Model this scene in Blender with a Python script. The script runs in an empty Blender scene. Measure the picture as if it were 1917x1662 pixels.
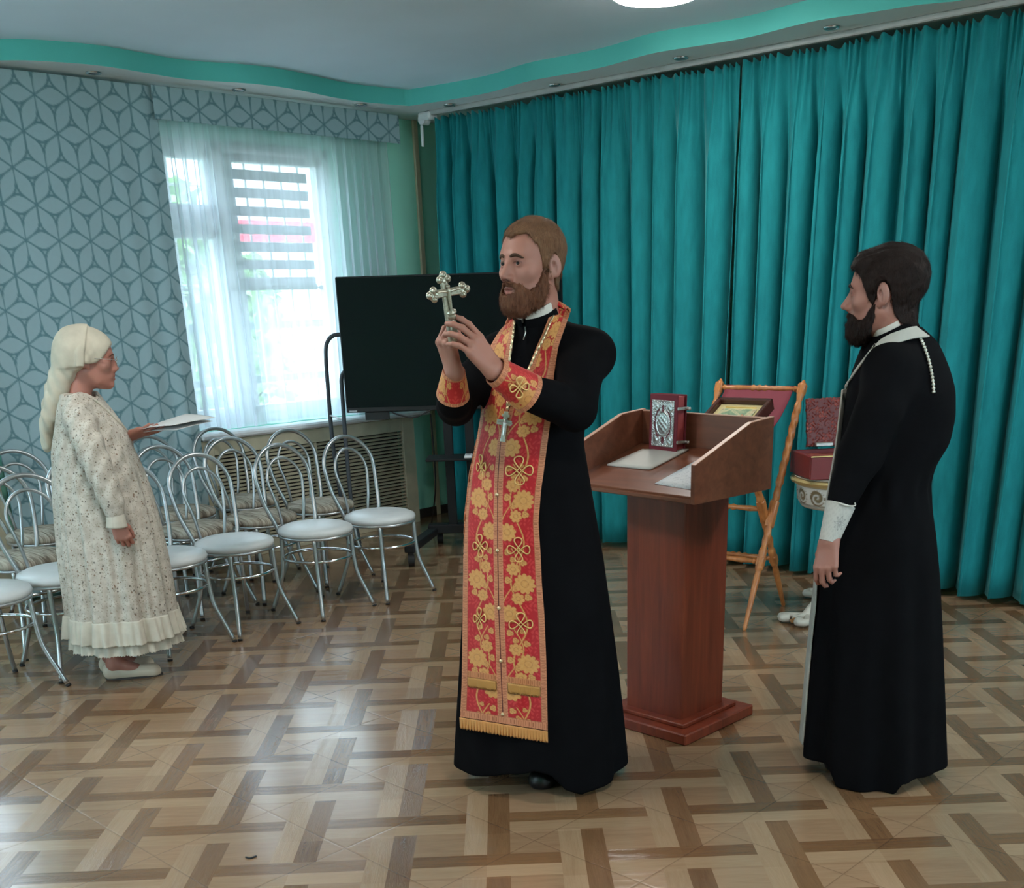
import bpy, math, random
import numpy as np
from mathutils import Vector, Matrix
EXPO = 0
random.seed(7)
RNG = np.random.default_rng(7)
PI = math.pi
SC = bpy.context.scene
COL = SC.collection

# ------------------------------------------------------------------ camera
W_PX, H_PX = 1917, 1662
F_PX, PITCH, ROLL = 2080.776, 0.377, -0.030
CX, CY, EYE = 1014.425, 1388.713, 1.589
cp, sp = math.cos(PITCH), math.sin(PITCH)
cr, sr = math.cos(ROLL), math.sin(ROLL)
C_R = np.array([cr, sr * sp, sr * cp])
C_U = np.array([-sr, cr * sp, cr * cp])
C_F = np.array([0.0, cp, -sp])
CAM = np.array([0.0, 0.0, EYE])


def ray(x, y):
    return C_R * (x - CX) / F_PX - C_U * (y - CY) / F_PX + C_F


def fl(x, y, z=0.0):
    """point of the horizontal plane z seen at photo pixel x, y"""
    d = ray(x, y)
    return CAM + d * (z - EYE) / d[2]


def at(x, y, Y):
    """point at world depth Y seen at photo pixel x, y"""
    d = ray(x, y)
    return CAM + d * (Y / d[1])


def onpl(x, y, p0, n):
    d = ray(x, y)
    return CAM + d * (np.dot(np.asarray(p0) - CAM, n) / np.dot(d, n))


cam_data = bpy.data.cameras.new('camera')
cam = bpy.data.objects.new('camera', cam_data)
COL.objects.link(cam)
cam_data.sensor_fit = 'HORIZONTAL'
cam_data.sensor_width = 36.0
cam_data.lens = F_PX / W_PX * 36.0
cam_data.shift_x = (W_PX / 2 - CX) / W_PX
cam_data.shift_y = (CY - H_PX / 2) / W_PX
cam_data.clip_start = 0.05
m = Matrix.Identity(4)
for i in range(3):
    m[i][0], m[i][1], m[i][2], m[i][3] = C_R[i], C_U[i], -C_F[i], CAM[i]
cam.matrix_world = m
SC.camera = cam

# ------------------------------------------------------------------ room frame
E0 = np.array([-0.795, 9.13, 0.0])            # outer corner of the window wall
A_ = np.array([0.734, -0.679, 0.0]); A_ /= np.linalg.norm(A_)   # along the curtain wall, into the room
B_ = np.array([A_[1], -A_[0], 0.0])           # along the window wall, towards the viewer's left
ROOM_ANG = math.atan2(A_[1], A_[0])


def rm(i, j, z=0.0):
    return E0 + A_ * i + B_ * j + np.array([0, 0, z])


# ------------------------------------------------------------------ mesh helpers
class MB:
    """collects vertices and faces of ONE mesh"""
    def __init__(s):
        s.v, s.f, s.n = [], [], 0

    def add(s, v, f):
        v = np.asarray(v, float).reshape(-1, 3)
        s.v.append(v)
        s.f += [tuple(int(k) + s.n for k in q) for q in f]
        s.n += len(v)
        return s

    def verts(s):
        return np.concatenate(s.v) if s.v else np.zeros((0, 3))

    def box(s, c, size, R=None, bev=0.0):
        hx, hy, hz = [q / 2 for q in size]
        b = min(bev, hx * .9, hy * .9, hz * .9)
        if b <= 0:
            V = np.array([[x, y, z] for z in (-hz, hz) for y in (-hy, hy) for x in (-hx, hx)])
            Fc = [(0, 2, 3, 1), (4, 5, 7, 6), (0, 1, 5, 4), (2, 6, 7, 3), (0, 4, 6, 2), (1, 3, 7, 5)]
        else:
            V, idx = [], {}
            for sx in (-1, 1):
                for sy in (-1, 1):
                    for sz in (-1, 1):
                        for ax in range(3):
                            p = [sx * (hx - b), sy * (hy - b), sz * (hz - b)]
                            p[ax] = (sx, sy, sz)[ax] * (hx, hy, hz)[ax]
                            idx[(sx, sy, sz, ax)] = len(V); V.append(p)
            V = np.array(V); Fc = []
            for ax in range(3):
                o = [k for k in range(3) if k != ax]
                for sg in (-1, 1):
                    q = []
                    for a1, a2 in ((-1, -1), (1, -1), (1, 1), (-1, 1)):
                        t = [0, 0, 0]; t[ax] = sg; t[o[0]] = a1; t[o[1]] = a2
                        q.append(idx[(t[0], t[1], t[2], ax)])
                    Fc.append(tuple(q))
                for a1 in (-1, 1):
                    for a2 in (-1, 1):
                        q = []
                        for sg, axx in ((-1, o[0]), (1, o[0]), (1, o[1]), (-1, o[1])):
                            t = [0, 0, 0]; t[ax] = sg; t[o[0]] = a1; t[o[1]] = a2
                            q.append(idx[(t[0], t[1], t[2], axx)])
                        Fc.append(tuple(q))
            for sx in (-1, 1):
                for sy in (-1, 1):
                    for sz in (-1, 1):
                        Fc.append(tuple(idx[(sx, sy, sz, ax)] for ax in range(3)))
        if R is not None:
            V = V @ np.asarray(R)          # rows of R are the local axes
        return s.add(V + np.asarray(c, float), Fc)

    def tube(s, pts, r, n=10, closed=False, caps=True, flat=None):
        P = np.asarray(pts, float); N = len(P)
        r = np.broadcast_to(np.asarray(r, float), (N,))
        T = np.zeros_like(P)
        if closed:
            T = np.roll(P, -1, 0) - np.roll(P, 1, 0)
        else:
            T[1:-1] = P[2:] - P[:-2]; T[0] = P[1] - P[0]; T[-1] = P[-1] - P[-2]
        T /= np.linalg.norm(T, axis=1)[:, None] + 1e-12
        ref = np.array([0, 0, 1.0]) if abs(T[0][2]) < .9 else np.array([1.0, 0, 0])
        u = np.cross(T[0], ref); u /= np.linalg.norm(u)
        V = []
        ang = np.arange(n) / n * 2 * PI
        for k in range(N):
            u = u - T[k] * np.dot(u, T[k]); u /= np.linalg.norm(u) + 1e-12
            w = np.cross(T[k], u)
            fx = 1.0 if flat is None else flat
            V.append(P[k] + r[k] * (np.cos(ang)[:, None] * u + fx * np.sin(ang)[:, None] * w))
        V = np.concatenate(V); Fc = []
        for k in range(N if closed else N - 1):
            k2 = (k + 1) % N
            for q in range(n):
                q2 = (q + 1) % n
                Fc.append((k * n + q, k * n + q2, k2 * n + q2, k2 * n + q))
        if caps and not closed:
            Fc.append(tuple(range(n))[::-1]); Fc.append(tuple((N - 1) * n + q for q in range(n)))
        return s.add(V, Fc)

    def lathe(s, prof, c=(0, 0, 0), axis=None, n=24):
        """prof: list of (radius, height) from the bottom to the top"""
        prof = np.asarray(prof, float)
        ang = np.arange(n) / n * 2 * PI
        V = np.concatenate([np.stack([r * np.cos(ang), r * np.sin(ang), np.full(n, z)], -1) for r, z in prof])
        if axis is not None:
            ax = np.asarray(axis, float); ax /= np.linalg.norm(ax)
            ref = np.array([0, 0, 1.0]) if abs(ax[2]) < .9 else np.array([1.0, 0, 0])
            u = np.cross(ref, ax); u /= np.linalg.norm(u); w = np.cross(ax, u)
            V = V @ np.stack([u, w, ax])
        Fc = []
        for k in range(len(prof) - 1):
            for q in range(n):
                q2 = (q + 1) % n
                Fc.append((k * n + q, k * n + q2, (k + 1) * n + q2, (k + 1) * n + q))
        Fc.append(tuple(range(n))[::-1]); Fc.append(tuple((len(prof) - 1) * n + q for q in range(n)))
        return s.add(V + np.asarray(c, float), Fc)

    def grid(s, P, closed_u=False):
        P = np.asarray(P, float); nu, nv = P.shape[:2]
        Fc = []
        for a in range(nu if closed_u else nu - 1):
            a2 = (a + 1) % nu
            for b in range(nv - 1):
                Fc.append((a * nv + b, a2 * nv + b, a2 * nv + b + 1, a * nv + b + 1))
        return s.add(P.reshape(-1, 3), Fc)

    def prism(s, poly, thick, o, ux, uy, n):
        """polygon poly (2D) in the plane o + x*ux + y*uy, extruded by thick along n"""
        poly = np.asarray(poly, float); o, ux, uy, n = [np.asarray(q, float) for q in (o, ux, uy, n)]
        base = o + poly[:, :1] * ux + poly[:, 1:] * uy
        k = len(poly)
        V = np.concatenate([base, base + n * thick])
        Fc = [tuple(range(k))[::-1], tuple(range(k, 2 * k))]
        Fc += [(q, (q + 1) % k, k + (q + 1) % k, k + q) for q in range(k)]
        return s.add(V, Fc)

    def build(s, name, mat, parent=None, smooth=None, col=None, uv=None):
        return mkobj(name, s.verts(), s.f, mat, parent, smooth, col)


def mkobj(name, V, Fc, mat, parent=None, smooth=None, col=None):
    me = bpy.data.meshes.new(name)
    V = np.asarray(V, np.float32)
    if isinstance(Fc, np.ndarray):
        nf, k = Fc.shape
        me.vertices.add(len(V)); me.vertices.foreach_set('co', V.ravel())
        me.loops.add(nf * k); me.loops.foreach_set('vertex_index', Fc.astype(np.int32).ravel())
        me.polygons.add(nf)
        me.polygons.foreach_set('loop_start', np.arange(0, nf * k, k, dtype=np.int32))
        me.update(calc_edges=True)
    else:
        me.from_pydata(V.tolist(), [], Fc)
        me.update()
    if col is not None:
        at_ = me.color_attributes.new('Col', 'FLOAT_COLOR', 'POINT')
        c4 = np.ones((len(V), 4), np.float32); c4[:, :3] = col
        at_.data.foreach_set('color', c4.ravel())
    if mat is not None:
        me.materials.append(mat)
    o = bpy.data.objects.new(name, me)
    COL.objects.link(o)
    if parent is not None:
        o.parent = parent
        bpy.context.view_layer.update()
        o.matrix_parent_inverse = parent.matrix_world.inverted()
    if smooth is None:
        smooth = 35
    if smooth:
        me.polygons.foreach_set('use_smooth', np.ones(len(me.polygons), bool))
        if smooth < 180:
            me.set_sharp_from_angle(angle=math.radians(smooth))
    return o


def recalc(o):
    import bmesh
    bm = bmesh.new(); bm.from_mesh(o.data)
    bmesh.ops.recalc_face_normals(bm, faces=bm.faces)
    bm.to_mesh(o.data); bm.free()
    return o


def thing(name, label, cat, loc=(0, 0, 0), group=None):
    o = bpy.data.objects.new(name, None)
    o.empty_display_size = .1
    COL.objects.link(o)
    o.location = loc
    bpy.context.view_layer.update()
    tag(o, label, cat, group)
    return o


def tag(o, label, cat, group=None):
    o['label'] = label; o['category'] = cat
    if group:
        o['group'] = group
    return o


def struct(o):
    o['kind'] = 'structure'
    return o


def lab(o, text):
    o['label'] = text
    return o


# ------------------------------------------------------------------ node expressions
class X:
    """value in a shader tree with arithmetic"""
    def __init__(s, nt, sock):
        s.nt, s.s = nt, sock

    def _m(s, op, *o):
        n = s.nt.nodes.new('ShaderNodeMath'); n.operation = op
        for k, q in enumerate((s,) + o):
            if isinstance(q, X):
                s.nt.links.new(q.s, n.inputs[k])
            else:
                n.inputs[k].default_value = q
        return X(s.nt, n.outputs[0])

    def __add__(s, o): return s._m('ADD', o)
    __radd__ = __add__
    def __sub__(s, o): return s._m('SUBTRACT', o)
    def __rsub__(s, o): return (s * -1.0) + o
    def __mul__(s, o): return s._m('MULTIPLY', o)
    __rmul__ = __mul__
    def __truediv__(s, o): return s._m('DIVIDE', o)
    def fract(s): return s._m('FRACT')
    def floor(s): return s._m('FLOOR')
    def abs(s): return s._m('ABSOLUTE')
    def lt(s, o): return s._m('LESS_THAN', o)
    def gt(s, o): return s._m('GREATER_THAN', o)
    def mx(s, o): return s._m('MAXIMUM', o)
    def mn(s, o): return s._m('MINIMUM', o)
    def pw(s, o): return s._m('POWER', o)
    def sin(s): return s._m('SINE')
    def between(s, a, b): return s.gt(a) * s.lt(b)


class Mat:
    def __init__(s, name):
        s.m = bpy.data.materials.new(name); s.m.use_nodes = True
        s.nt = s.m.node_tree; s.nt.nodes.clear()
        s.out = s.nt.nodes.new('ShaderNodeOutputMaterial')
        s.b = s.nt.nodes.new('ShaderNodeBsdfPrincipled')
        s.nt.links.new(s.b.outputs[0], s.out.inputs[0])

    def n(s, t, **kw):
        q = s.nt.nodes.new(t)
        for k, v in kw.items():
            setattr(q, k, v)
        return q

    def set(s, **kw):
        for k, v in kw.items():
            key = {'color': 'Base Color', 'rough': 'Roughness', 'metal': 'Metallic', 'spec': 'Specular IOR Level',
                   'sheen': 'Sheen Weight', 'sheenr': 'Sheen Roughness', 'sheent': 'Sheen Tint', 'coat': 'Coat Weight', 'coatr': 'Coat Roughness',
                   'sss': 'Subsurface Weight', 'sssr': 'Subsurface Radius', 'ssss': 'Subsurface Scale', 'emit': 'Emission Color',
                   'emits': 'Emission Strength', 'trans': 'Transmission Weight', 'alpha': 'Alpha', 'normal': 'Normal'}[k]
            i = s.b.inputs[key]
            if isinstance(v, X):
                s.nt.links.new(v.s, i)
            elif hasattr(v, 'is_output'):
                s.nt.links.new(v, i)
            elif isinstance(v, (tuple, list)) and len(v) == 3 and i.type == 'RGBA':
                i.default_value = (*v, 1)
            else:
                i.default_value = v
        return s

    def coord(s, kind='Object'):
        return s.n('ShaderNodeTexCoord').outputs[kind]

    def xyz(s, sock):
        q = s.n('ShaderNodeSeparateXYZ'); s.nt.links.new(sock, q.inputs[0])
        return [X(s.nt, o) for o in q.outputs]

    def comb(s, a, b, c=0.0):
        q = s.n('ShaderNodeCombineXYZ')
        for k, v in enumerate((a, b, c)):
            if isinstance(v, X):
                s.nt.links.new(v.s, q.inputs[k])
            else:
                q.inputs[k].default_value = v
        return q.outputs[0]

    def scale(s, sock, v):
        q = s.n('ShaderNodeVectorMath', operation='MULTIPLY'); s.nt.links.new(sock, q.inputs[0])
        q.inputs[1].default_value = v
        return q.outputs[0]

    def noise(s, sock, sc=5, det=3, rough=.5, dist=0.0):
        q = s.n('ShaderNodeTexNoise'); s.nt.links.new(sock, q.inputs['Vector'])
        q.inputs['Scale'].default_value = sc; q.inputs['Detail'].default_value = det
        q.inputs['Roughness'].default_value = rough; q.inputs['Distortion'].default_value = dist
        return X(s.nt, q.outputs[0])

    def voronoi(s, sock, sc=5, feature='F1'):
        q = s.n('ShaderNodeTexVoronoi', feature=feature); s.nt.links.new(sock, q.inputs['Vector'])
        q.inputs['Scale'].default_value = sc
        return q

    def ramp(s, x, stops, interp='LINEAR'):
        q = s.n('ShaderNodeValToRGB'); s.nt.links.new(x.s, q.inputs[0])
        q.color_ramp.interpolation = interp
        while len(q.color_ramp.elements) < len(stops):
            q.color_ramp.elements.new(.5)
        for e, (p, c) in zip(q.color_ramp.elements, stops):
            e.position = p
            e.color = (*c, 1) if isinstance(c, (tuple, list)) else (c, c, c, 1)
        return q.outputs[0]

    def mix(s, fac, a, b, mode='MIX'):
        q = s.n('ShaderNodeMix', data_type='RGBA', blend_type=mode)
        for k, v in ((0, fac), (6, a), (7, b)):
            if isinstance(v, X):
                s.nt.links.new(v.s, q.inputs[k])
            elif hasattr(v, 'is_output'):
                s.nt.links.new(v, q.inputs[k])
            elif isinstance(v, (tuple, list)):
                q.inputs[k].default_value = (*v, 1)
            else:
                q.inputs[k].default_value = v
        return q.outputs[2]

    def attr(s, name='Col'):
        return s.n('ShaderNodeAttribute', attribute_name=name).outputs['Color']

    def bump(s, x, strength=.2, dist=.005):
        q = s.n('ShaderNodeBump'); q.inputs['Strength'].default_value = strength
        q.inputs['Distance'].default_value = dist
        s.nt.links.new(x.s if isinstance(x, X) else x, q.inputs['Height'])
        s.nt.links.new(q.outputs[0], s.b.inputs['Normal'])
        return s


def srgb(r, g, b):
    def c(v):
        v /= 255.0
        return v / 12.92 if v <= .04045 else ((v + .055) / 1.055) ** 2.4
    return (c(r), c(g), c(b))


def plain(name, color, rough=.5, metal=0.0, var=.06, nsc=18, bump=.0, **kw):
    """one-colour material with slight procedural variation"""
    M = Mat(name)
    co = M.coord()
    nz = M.noise(co, nsc, 3)
    lo = tuple(c * (1 - var) for c in color); hi = tuple(min(1, c * (1 + var)) for c in color)
    M.set(color=M.ramp(nz, [(.3, lo), (.7, hi)]), rough=rough, metal=metal, **kw)
    if bump:
        M.bump(M.noise(co, nsc * 12, 2), bump, .002)
    return M.m


# ------------------------------------------------------------------ distance-field modelling
class Vox:
    """signed distance samples on a rectilinear grid, turned into a mesh by surface nets"""
    def __init__(s, xs, ys, zs):
        s.ax = [np.asarray(q, np.float32) for q in (xs, ys, zs)]
        s.f = np.full([len(q) for q in s.ax], .3, np.float32)

    @staticmethod
    def box(lo, hi, h):
        return Vox(*[np.arange(lo[k], hi[k] + h, h) for k in range(3)])

    def region(s, lo, hi):
        sl = []
        for k in range(3):
            a = np.searchsorted(s.ax[k], lo[k]); b = np.searchsorted(s.ax[k], hi[k])
            sl.append(slice(max(a - 1, 0), min(b + 1, len(s.ax[k]))))
        if any(q.start >= q.stop for q in sl):
            return None, None
        g = [s.ax[0][sl[0]][:, None, None], s.ax[1][sl[1]][None, :, None], s.ax[2][sl[2]][None, None, :]]
        return tuple(sl), g

    def put(s, fn, lo, hi, k=0.0, op='add', pad=.05):
        sl, g = s.region(np.asarray(lo) - pad, np.asarray(hi) + pad)
        if sl is None:
            return
        d = fn(*g).astype(np.float32)
        f = s.f[sl]
        if op == 'add':
            s.f[sl] = smin(f, d, k)
        elif op == 'cut':
            s.f[sl] = -smin(-f, d, k)
        elif op == 'and':
            s.f[sl] = -smin(-f, -d, k)

    def ball(s, c, r, k=0.01, op='add', R=None):
        c = np.asarray(c, float); r = np.broadcast_to(np.asarray(r, float), (3,))
        e = max(r)
        s.put(lambda x, y, z: sd_ell(x, y, z, c, r, R), c - e, c + e, k, op)

    def caps(s, pts, rs, k=0.01, op='add', kin=None):
        pts = [np.asarray(p, float) for p in pts]
        rs = np.broadcast_to(np.asarray(rs, float), (len(pts),))
        lo = np.min(pts, 0) - max(rs); hi = np.max(pts, 0) + max(rs)
        s.put(lambda x, y, z: sd_chain(x, y, z, pts, rs, kin), lo, hi, k, op)

    def mesh(s):
        f = s.f; X_, Y_, Z_ = s.ax
        sg = f < 0
        nx, ny, nz = f.shape
        cnt = np.zeros((nx - 1, ny - 1, nz - 1), np.uint8)
        for a in (0, 1):
            for b in (0, 1):
                for c in (0, 1):
                    cnt += sg[a:nx - 1 + a, b:ny - 1 + b, c:nz - 1 + c]
        act = np.argwhere((cnt > 0) & (cnt < 8))
        idx = np.full((nx - 1, ny - 1, nz - 1), -1, np.int32)
        idx[tuple(act.T)] = np.arange(len(act))
        acc = np.zeros((len(act), 3)); num = np.zeros(len(act))
        i, j, k = act.T
        axs = (X_, Y_, Z_)
        for d in range(3):
            o = [q for q in range(3) if q != d]
            for a in (0, 1):
                for b in (0, 1):
                    off = [0, 0, 0]; off[o[0]] = a; off[o[1]] = b
                    p0 = (i + off[0], j + off[1], k + off[2])
                    off2 = list(off); off2[d] = 1
                    p1 = (i + off2[0], j + off2[1], k + off2[2])
                    v0, v1 = f[p0].astype(float), f[p1].astype(float)
                    mk = (v0 < 0) != (v1 < 0)
                    t = np.where(mk, v0 / np.where(mk, v0 - v1, 1), 0)
                    for q in range(3):
                        c0 = axs[q][p0[q]]; c1 = axs[q][p1[q]]
                        acc[:, q] += np.where(mk, c0 + (c1 - c0) * t, 0)
                    num += mk
        V = acc / num[:, None]
        quads = []
        for d in range(3):
            o = [q for q in range(3) if q != d]
            n_ = [nx, ny, nz]
            s0 = [slice(1, n_[q] - 1) for q in range(3)]; s1 = list(s0)
            s0[d] = slice(0, n_[d] - 1); s1[d] = slice(1, n_[d])
            a, b = sg[tuple(s0)], sg[tuple(s1)]
            e = np.argwhere(a != b)
            if not len(e):
                continue
            fl_ = a[tuple(e.T)]
            base = e.copy()
            for q in range(3):
                if q != d:
                    base[:, q] += 1
            def cell(da, db):
                c = base.copy(); c[:, o[0]] -= da; c[:, o[1]] -= db
                return idx[tuple(c.T)]
            q4 = np.stack([cell(1, 1), cell(0, 1), cell(0, 0), cell(1, 0)], -1)
            flip = fl_ if d != 1 else ~fl_
            q4[~flip] = q4[~flip][:, ::-1]
            quads.append(q4)
        return V, np.concatenate(quads)

    def sample(s, P):
        """trilinear value of the field at points P"""
        P = np.asarray(P, float); ii = []; tt = []
        for k in range(3):
            a = s.ax[k]; i = np.clip(np.searchsorted(a, P[..., k]) - 1, 0, len(a) - 2)
            ii.append(i); tt.append(np.clip((P[..., k] - a[i]) / (a[i + 1] - a[i]), 0, 1))
        r = 0
        for a in (0, 1):
            for b in (0, 1):
                for c in (0, 1):
                    w = (tt[0] if a else 1 - tt[0]) * (tt[1] if b else 1 - tt[1]) * (tt[2] if c else 1 - tt[2])
                    r = r + w * s.f[ii[0] + a, ii[1] + b, ii[2] + c]
        return r


def smin(a, b, k):
    if k <= 0:
        return np.minimum(a, b)
    h = np.maximum(k - np.abs(a - b), 0) / k
    return np.minimum(a, b) - h * h * k * .25


def sd_ell(x, y, z, c, r, R=None):
    px, py, pz = x - c[0], y - c[1], z - c[2]
    if R is not None:       # rows of R: local axes
        px, py, pz = (R[0][0] * px + R[0][1] * py + R[0][2] * pz, R[1][0] * px + R[1][1] * py + R[1][2] * pz,
                      R[2][0] * px + R[2][1] * py + R[2][2] * pz)
    k0 = np.sqrt((px / r[0]) ** 2 + (py / r[1]) ** 2 + (pz / r[2]) ** 2)
    k1 = np.sqrt((px / r[0] ** 2) ** 2 + (py / r[1] ** 2) ** 2 + (pz / r[2] ** 2) ** 2)
    return k0 * (k0 - 1) / np.maximum(k1, 1e-6)


def sd_caps(x, y, z, a, b, ra, rb):
    ba = b - a; L = max(float(ba @ ba), 1e-12)
    px, py, pz = x - a[0], y - a[1], z - a[2]
    t = np.clip((px * ba[0] + py * ba[1] + pz * ba[2]) / L, 0, 1)
    return np.sqrt((px - t * ba[0]) ** 2 + (py - t * ba[1]) ** 2 + (pz - t * ba[2]) ** 2) - (ra + (rb - ra) * t)


def sd_chain(x, y, z, pts, rs, kin=None):
    d = None
    for q in range(len(pts) - 1):
        e = sd_caps(x, y, z, pts[q], pts[q + 1], rs[q], rs[q + 1])
        d = e if d is None else (np.minimum(d, e) if not kin else smin(d, e, kin))
    return d


def nz3(x, y, z, f, seed=0):
    """cheap smooth noise in [-1, 1]"""
    r = np.random.default_rng(seed); d = 0
    for q in range(6):
        w = r.normal(size=3); w = w / np.linalg.norm(w) * f * (.7 + .6 * r.random())
        d = d + np.sin(w[0] * x + w[1] * y + w[2] * z + r.random() * 6.28)
    return d / 6 * 1.6


def spline(pts, n):
    """Catmull-Rom through pts"""
    P = np.asarray(pts, float); P = np.concatenate([[2 * P[0] - P[1]], P, [2 * P[-1] - P[-2]]])
    out = []; m_ = len(P) - 3
    for t in np.linspace(0, m_, n):
        k = min(int(t), m_ - 1); u = t - k
        a, b, c, d = P[k:k + 4]
        out.append(.5 * (2 * b + (c - a) * u + (2 * a - 5 * b + 4 * c - d) * u * u + (3 * b - a - 3 * c + d) * u ** 3))
    return np.array(out)
LAMP_E = 48.0
SKY_E = 7.0
EXPO = 0.66
# ================================================================== the room
RBASIS = np.stack([A_, B_, [0, 0, 1.0]])


def rbox(mb, i0, i1, j0, j1, z0, z1, bev=0.0):
    c = rm((i0 + i1) / 2, (j0 + j1) / 2, (z0 + z1) / 2)
    return mb.box(c, (abs(i1 - i0), abs(j1 - j0), abs(z1 - z0)), RBASIS, bev)


def wall_mat(name, color, bump=.12):
    M = Mat(name); co = M.coord()
    nz = M.noise(co, 1.3, 3)
    M.set(color=M.ramp(nz, [(.3, tuple(c * .96 for c in color)), (.7, tuple(min(1, c * 1.03) for c in color))]), rough=.75, spec=.25)
    M.bump(M.noise(co, 160, 3), bump, .002)
    return M.m


M_MINT = wall_mat('mint_paint', srgb(165, 236, 214))
M_TEAL = wall_mat('turquoise_band_paint', srgb(98, 196, 186), .3)
M_CEIL = wall_mat('ceiling_paint', srgb(222, 232, 242), .05)
M_SOFF = wall_mat('soffit_paint', srgb(228, 228, 226), .05)
M_CREAM = plain('cream_trim', srgb(205, 190, 160), .5)
M_BEIGE = plain('beige_panel', srgb(192, 184, 158), .55)
M_GAPSHADE = plain('louver_gap_shade', (.01, .01, .009), .8)
M_PVC = plain('white_pvc', (.78, .79, .80), .35)


# ---- floor: vinyl printed as woven parquet, joints on the diagonal
def floor_material():
    M = Mat('parquet_vinyl'); co = M.coord()
    xr, yr, z = M.xyz(co)
    ca_, sa_ = math.cos(ROOM_ANG), math.sin(ROOM_ANG)      # the room is turned square to the axes at the end
    x = xr * ca_ - yr * sa_; y = xr * sa_ + yr * ca_
    cy_, sy_ = math.cos(.024), math.sin(.024); P = .6002
    ox, oy = -.318 * P, 5.868 * P
    u = ((x - ox) * cy_ + (y - oy) * sy_) * (1 / P)
    v = ((x - ox) * sy_ - (y - oy) * cy_) * (1 / P)

    def strips(u, v):
        a = (u + .5).fract() - .5
        b = (v + .13).fract() - .13
        vert = b.between(-.02, .74)
        vd = vert * a.between(0, .12); vl = vert * a.between(-.12, 0)
        c = u.fract(); d = v.fract()
        hor = c.between(.12, .88)
        hd = hor * d.between(.24, .36); hl = hor * d.between(.36, .48)
        return vd, vl, hd, hl
    s1 = strips(u, v); s2 = strips(u + .5, v + .5)
    vd, vl, hd, hl = [p.mx(q) for p, q in zip(s1, s2)]
    dark = vd.mx(hd); light = vl.mx(hl); vert = vd.mx(vl)
    # grain runs along each strip
    gh = M.noise(M.comb(u * 2.2, v * 26), 1.0, 5, .65, .9)
    gv = M.noise(M.comb(u * 26, v * 2.2), 1.0, 5, .65, .9)
    g = gh + (gv - gh) * vert
    fine_h = M.noise(M.comb(u * 9, v * 130), 1.0, 2)
    fine_v = M.noise(M.comb(u * 130, v * 9), 1.0, 2)
    fine = fine_h + (fine_v - fine_h) * vert
    wn = M.n('ShaderNodeTexWhiteNoise', noise_dimensions='2D')
    M.nt.links.new(M.comb((u * 2).floor() + dark * 7.3 + vert * 3.1, (v * 2).floor() + light * 5.7), wn.inputs['Vector'])
    tone = X(M.nt, wn.outputs[0])
    t = g * .55 + fine * .25 + tone * .28
    cm = M.ramp(t, [(.25, srgb(132, 102, 76)), (.75, srgb(160, 129, 100))])
    cl = M.ramp(t, [(.25, srgb(142, 113, 85)), (.75, srgb(168, 139, 109))])
    cd = M.ramp(t, [(.25, srgb(100, 70, 47)), (.75, srgb(130, 97, 67))])
    c = M.mix(light, cm, cl); c = M.mix(dark, c, cd)
    # joints of the vinyl tiles
    p = (u + v + .65).fract() - .5; q = (u - v + .85).fract() - .5
    jd = p.abs().mn(q.abs())
    joint = jd.lt(.0045)
    c = M.mix(joint * .35, c, srgb(70, 52, 38))
    blot = M.noise(co, .9, 3)
    M.set(color=c, rough=blot * .10 + dark * .02 + .15, spec=.55, coat=.6, coatr=.15)
    rid = ((g * 8.0).fract() - .5).abs() * (dark * .35 + vert * .9 + .15)
    h = rid * .9 + (jd * 60).mn(1.0) * .8 + M.noise(co, 5, 2) * .25
    M.bump(h, .24, .0035)
    return M.m


RI, RJ = 9.0, 8.4          # room size along both walls
M_FLOOR = floor_material()
mb = MB(); rbox(mb, -.3, RI + .2, -1.4, RJ + .2, -.12, 0)
struct(mb.build('floor', M_FLOOR, smooth=0))
CEIL, SOFF = 2.925, 2.83
mb = MB(); rbox(mb, -.3, RI + .2, -1.4, RJ + .2, CEIL, CEIL + .1)
struct(mb.build('ceiling', M_CEIL, smooth=0))

WINS = [(.74, 2.12), (3.62, 4.94), (6.1, 7.42)]
WZ0, WZ1 = .86, 2.60
mb = MB()
rbox(mb, -.3, 0, -1.4, RJ + .2, 0, WZ0); rbox(mb, -.3, 0, -1.4, RJ + .2, WZ1, CEIL)
js = [-1.4] + [q for w in WINS for q in w] + [RJ + .2]
for k in range(0, len(js), 2):
    rbox(mb, -.3, 0, js[k], js[k + 1], WZ0, WZ1)
struct(mb.build('wall_left', M_MINT, smooth=0))
mb = MB(); rbox(mb, -.3, RI + .2, -1.4, -1.2, 0, CEIL)
struct(mb.build('wall_back', M_MINT, smooth=0))
ADDED_WR = [(1.0, 2.2), (2.6, 3.8), (4.2, 5.4)]          # openings (along j) added in the unseen right wall for more daylight
mb = MB()
rbox(mb, RI, RI + .2, -1.4, RJ + .2, 0, .9); rbox(mb, RI, RI + .2, -1.4, RJ + .2, 2.6, CEIL)
for q in ((-1.4, ADDED_WR[0][0]), (ADDED_WR[0][1], ADDED_WR[1][0]), (ADDED_WR[1][1], ADDED_WR[2][0]), (ADDED_WR[2][1], RJ + .2)):
    rbox(mb, RI, RI + .2, *q, .9, 2.6)
struct(mb.build('wall_right', M_MINT, smooth=0))
ADDED_WF = [(.6, 2.0), (2.6, 4.0)]          # openings (along i) added in the unseen wall behind the viewer for daylight
mb = MB()
rbox(mb, -.3, RI + .2, RJ, RJ + .2, 0, .9); rbox(mb, -.3, RI + .2, RJ, RJ + .2, 2.6, CEIL)
for q in ((-.3, ADDED_WF[0][0]), (ADDED_WF[0][1], ADDED_WF[1][0]), (ADDED_WF[1][1], RI + .2)):
    rbox(mb, *q, RJ, RJ + .2, .9, 2.6)
struct(mb.build('wall_front', M_MINT, smooth=0))
mb = MB(); rbox(mb, 0, .022, -.022, .022, 0, SOFF, .004)
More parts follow.
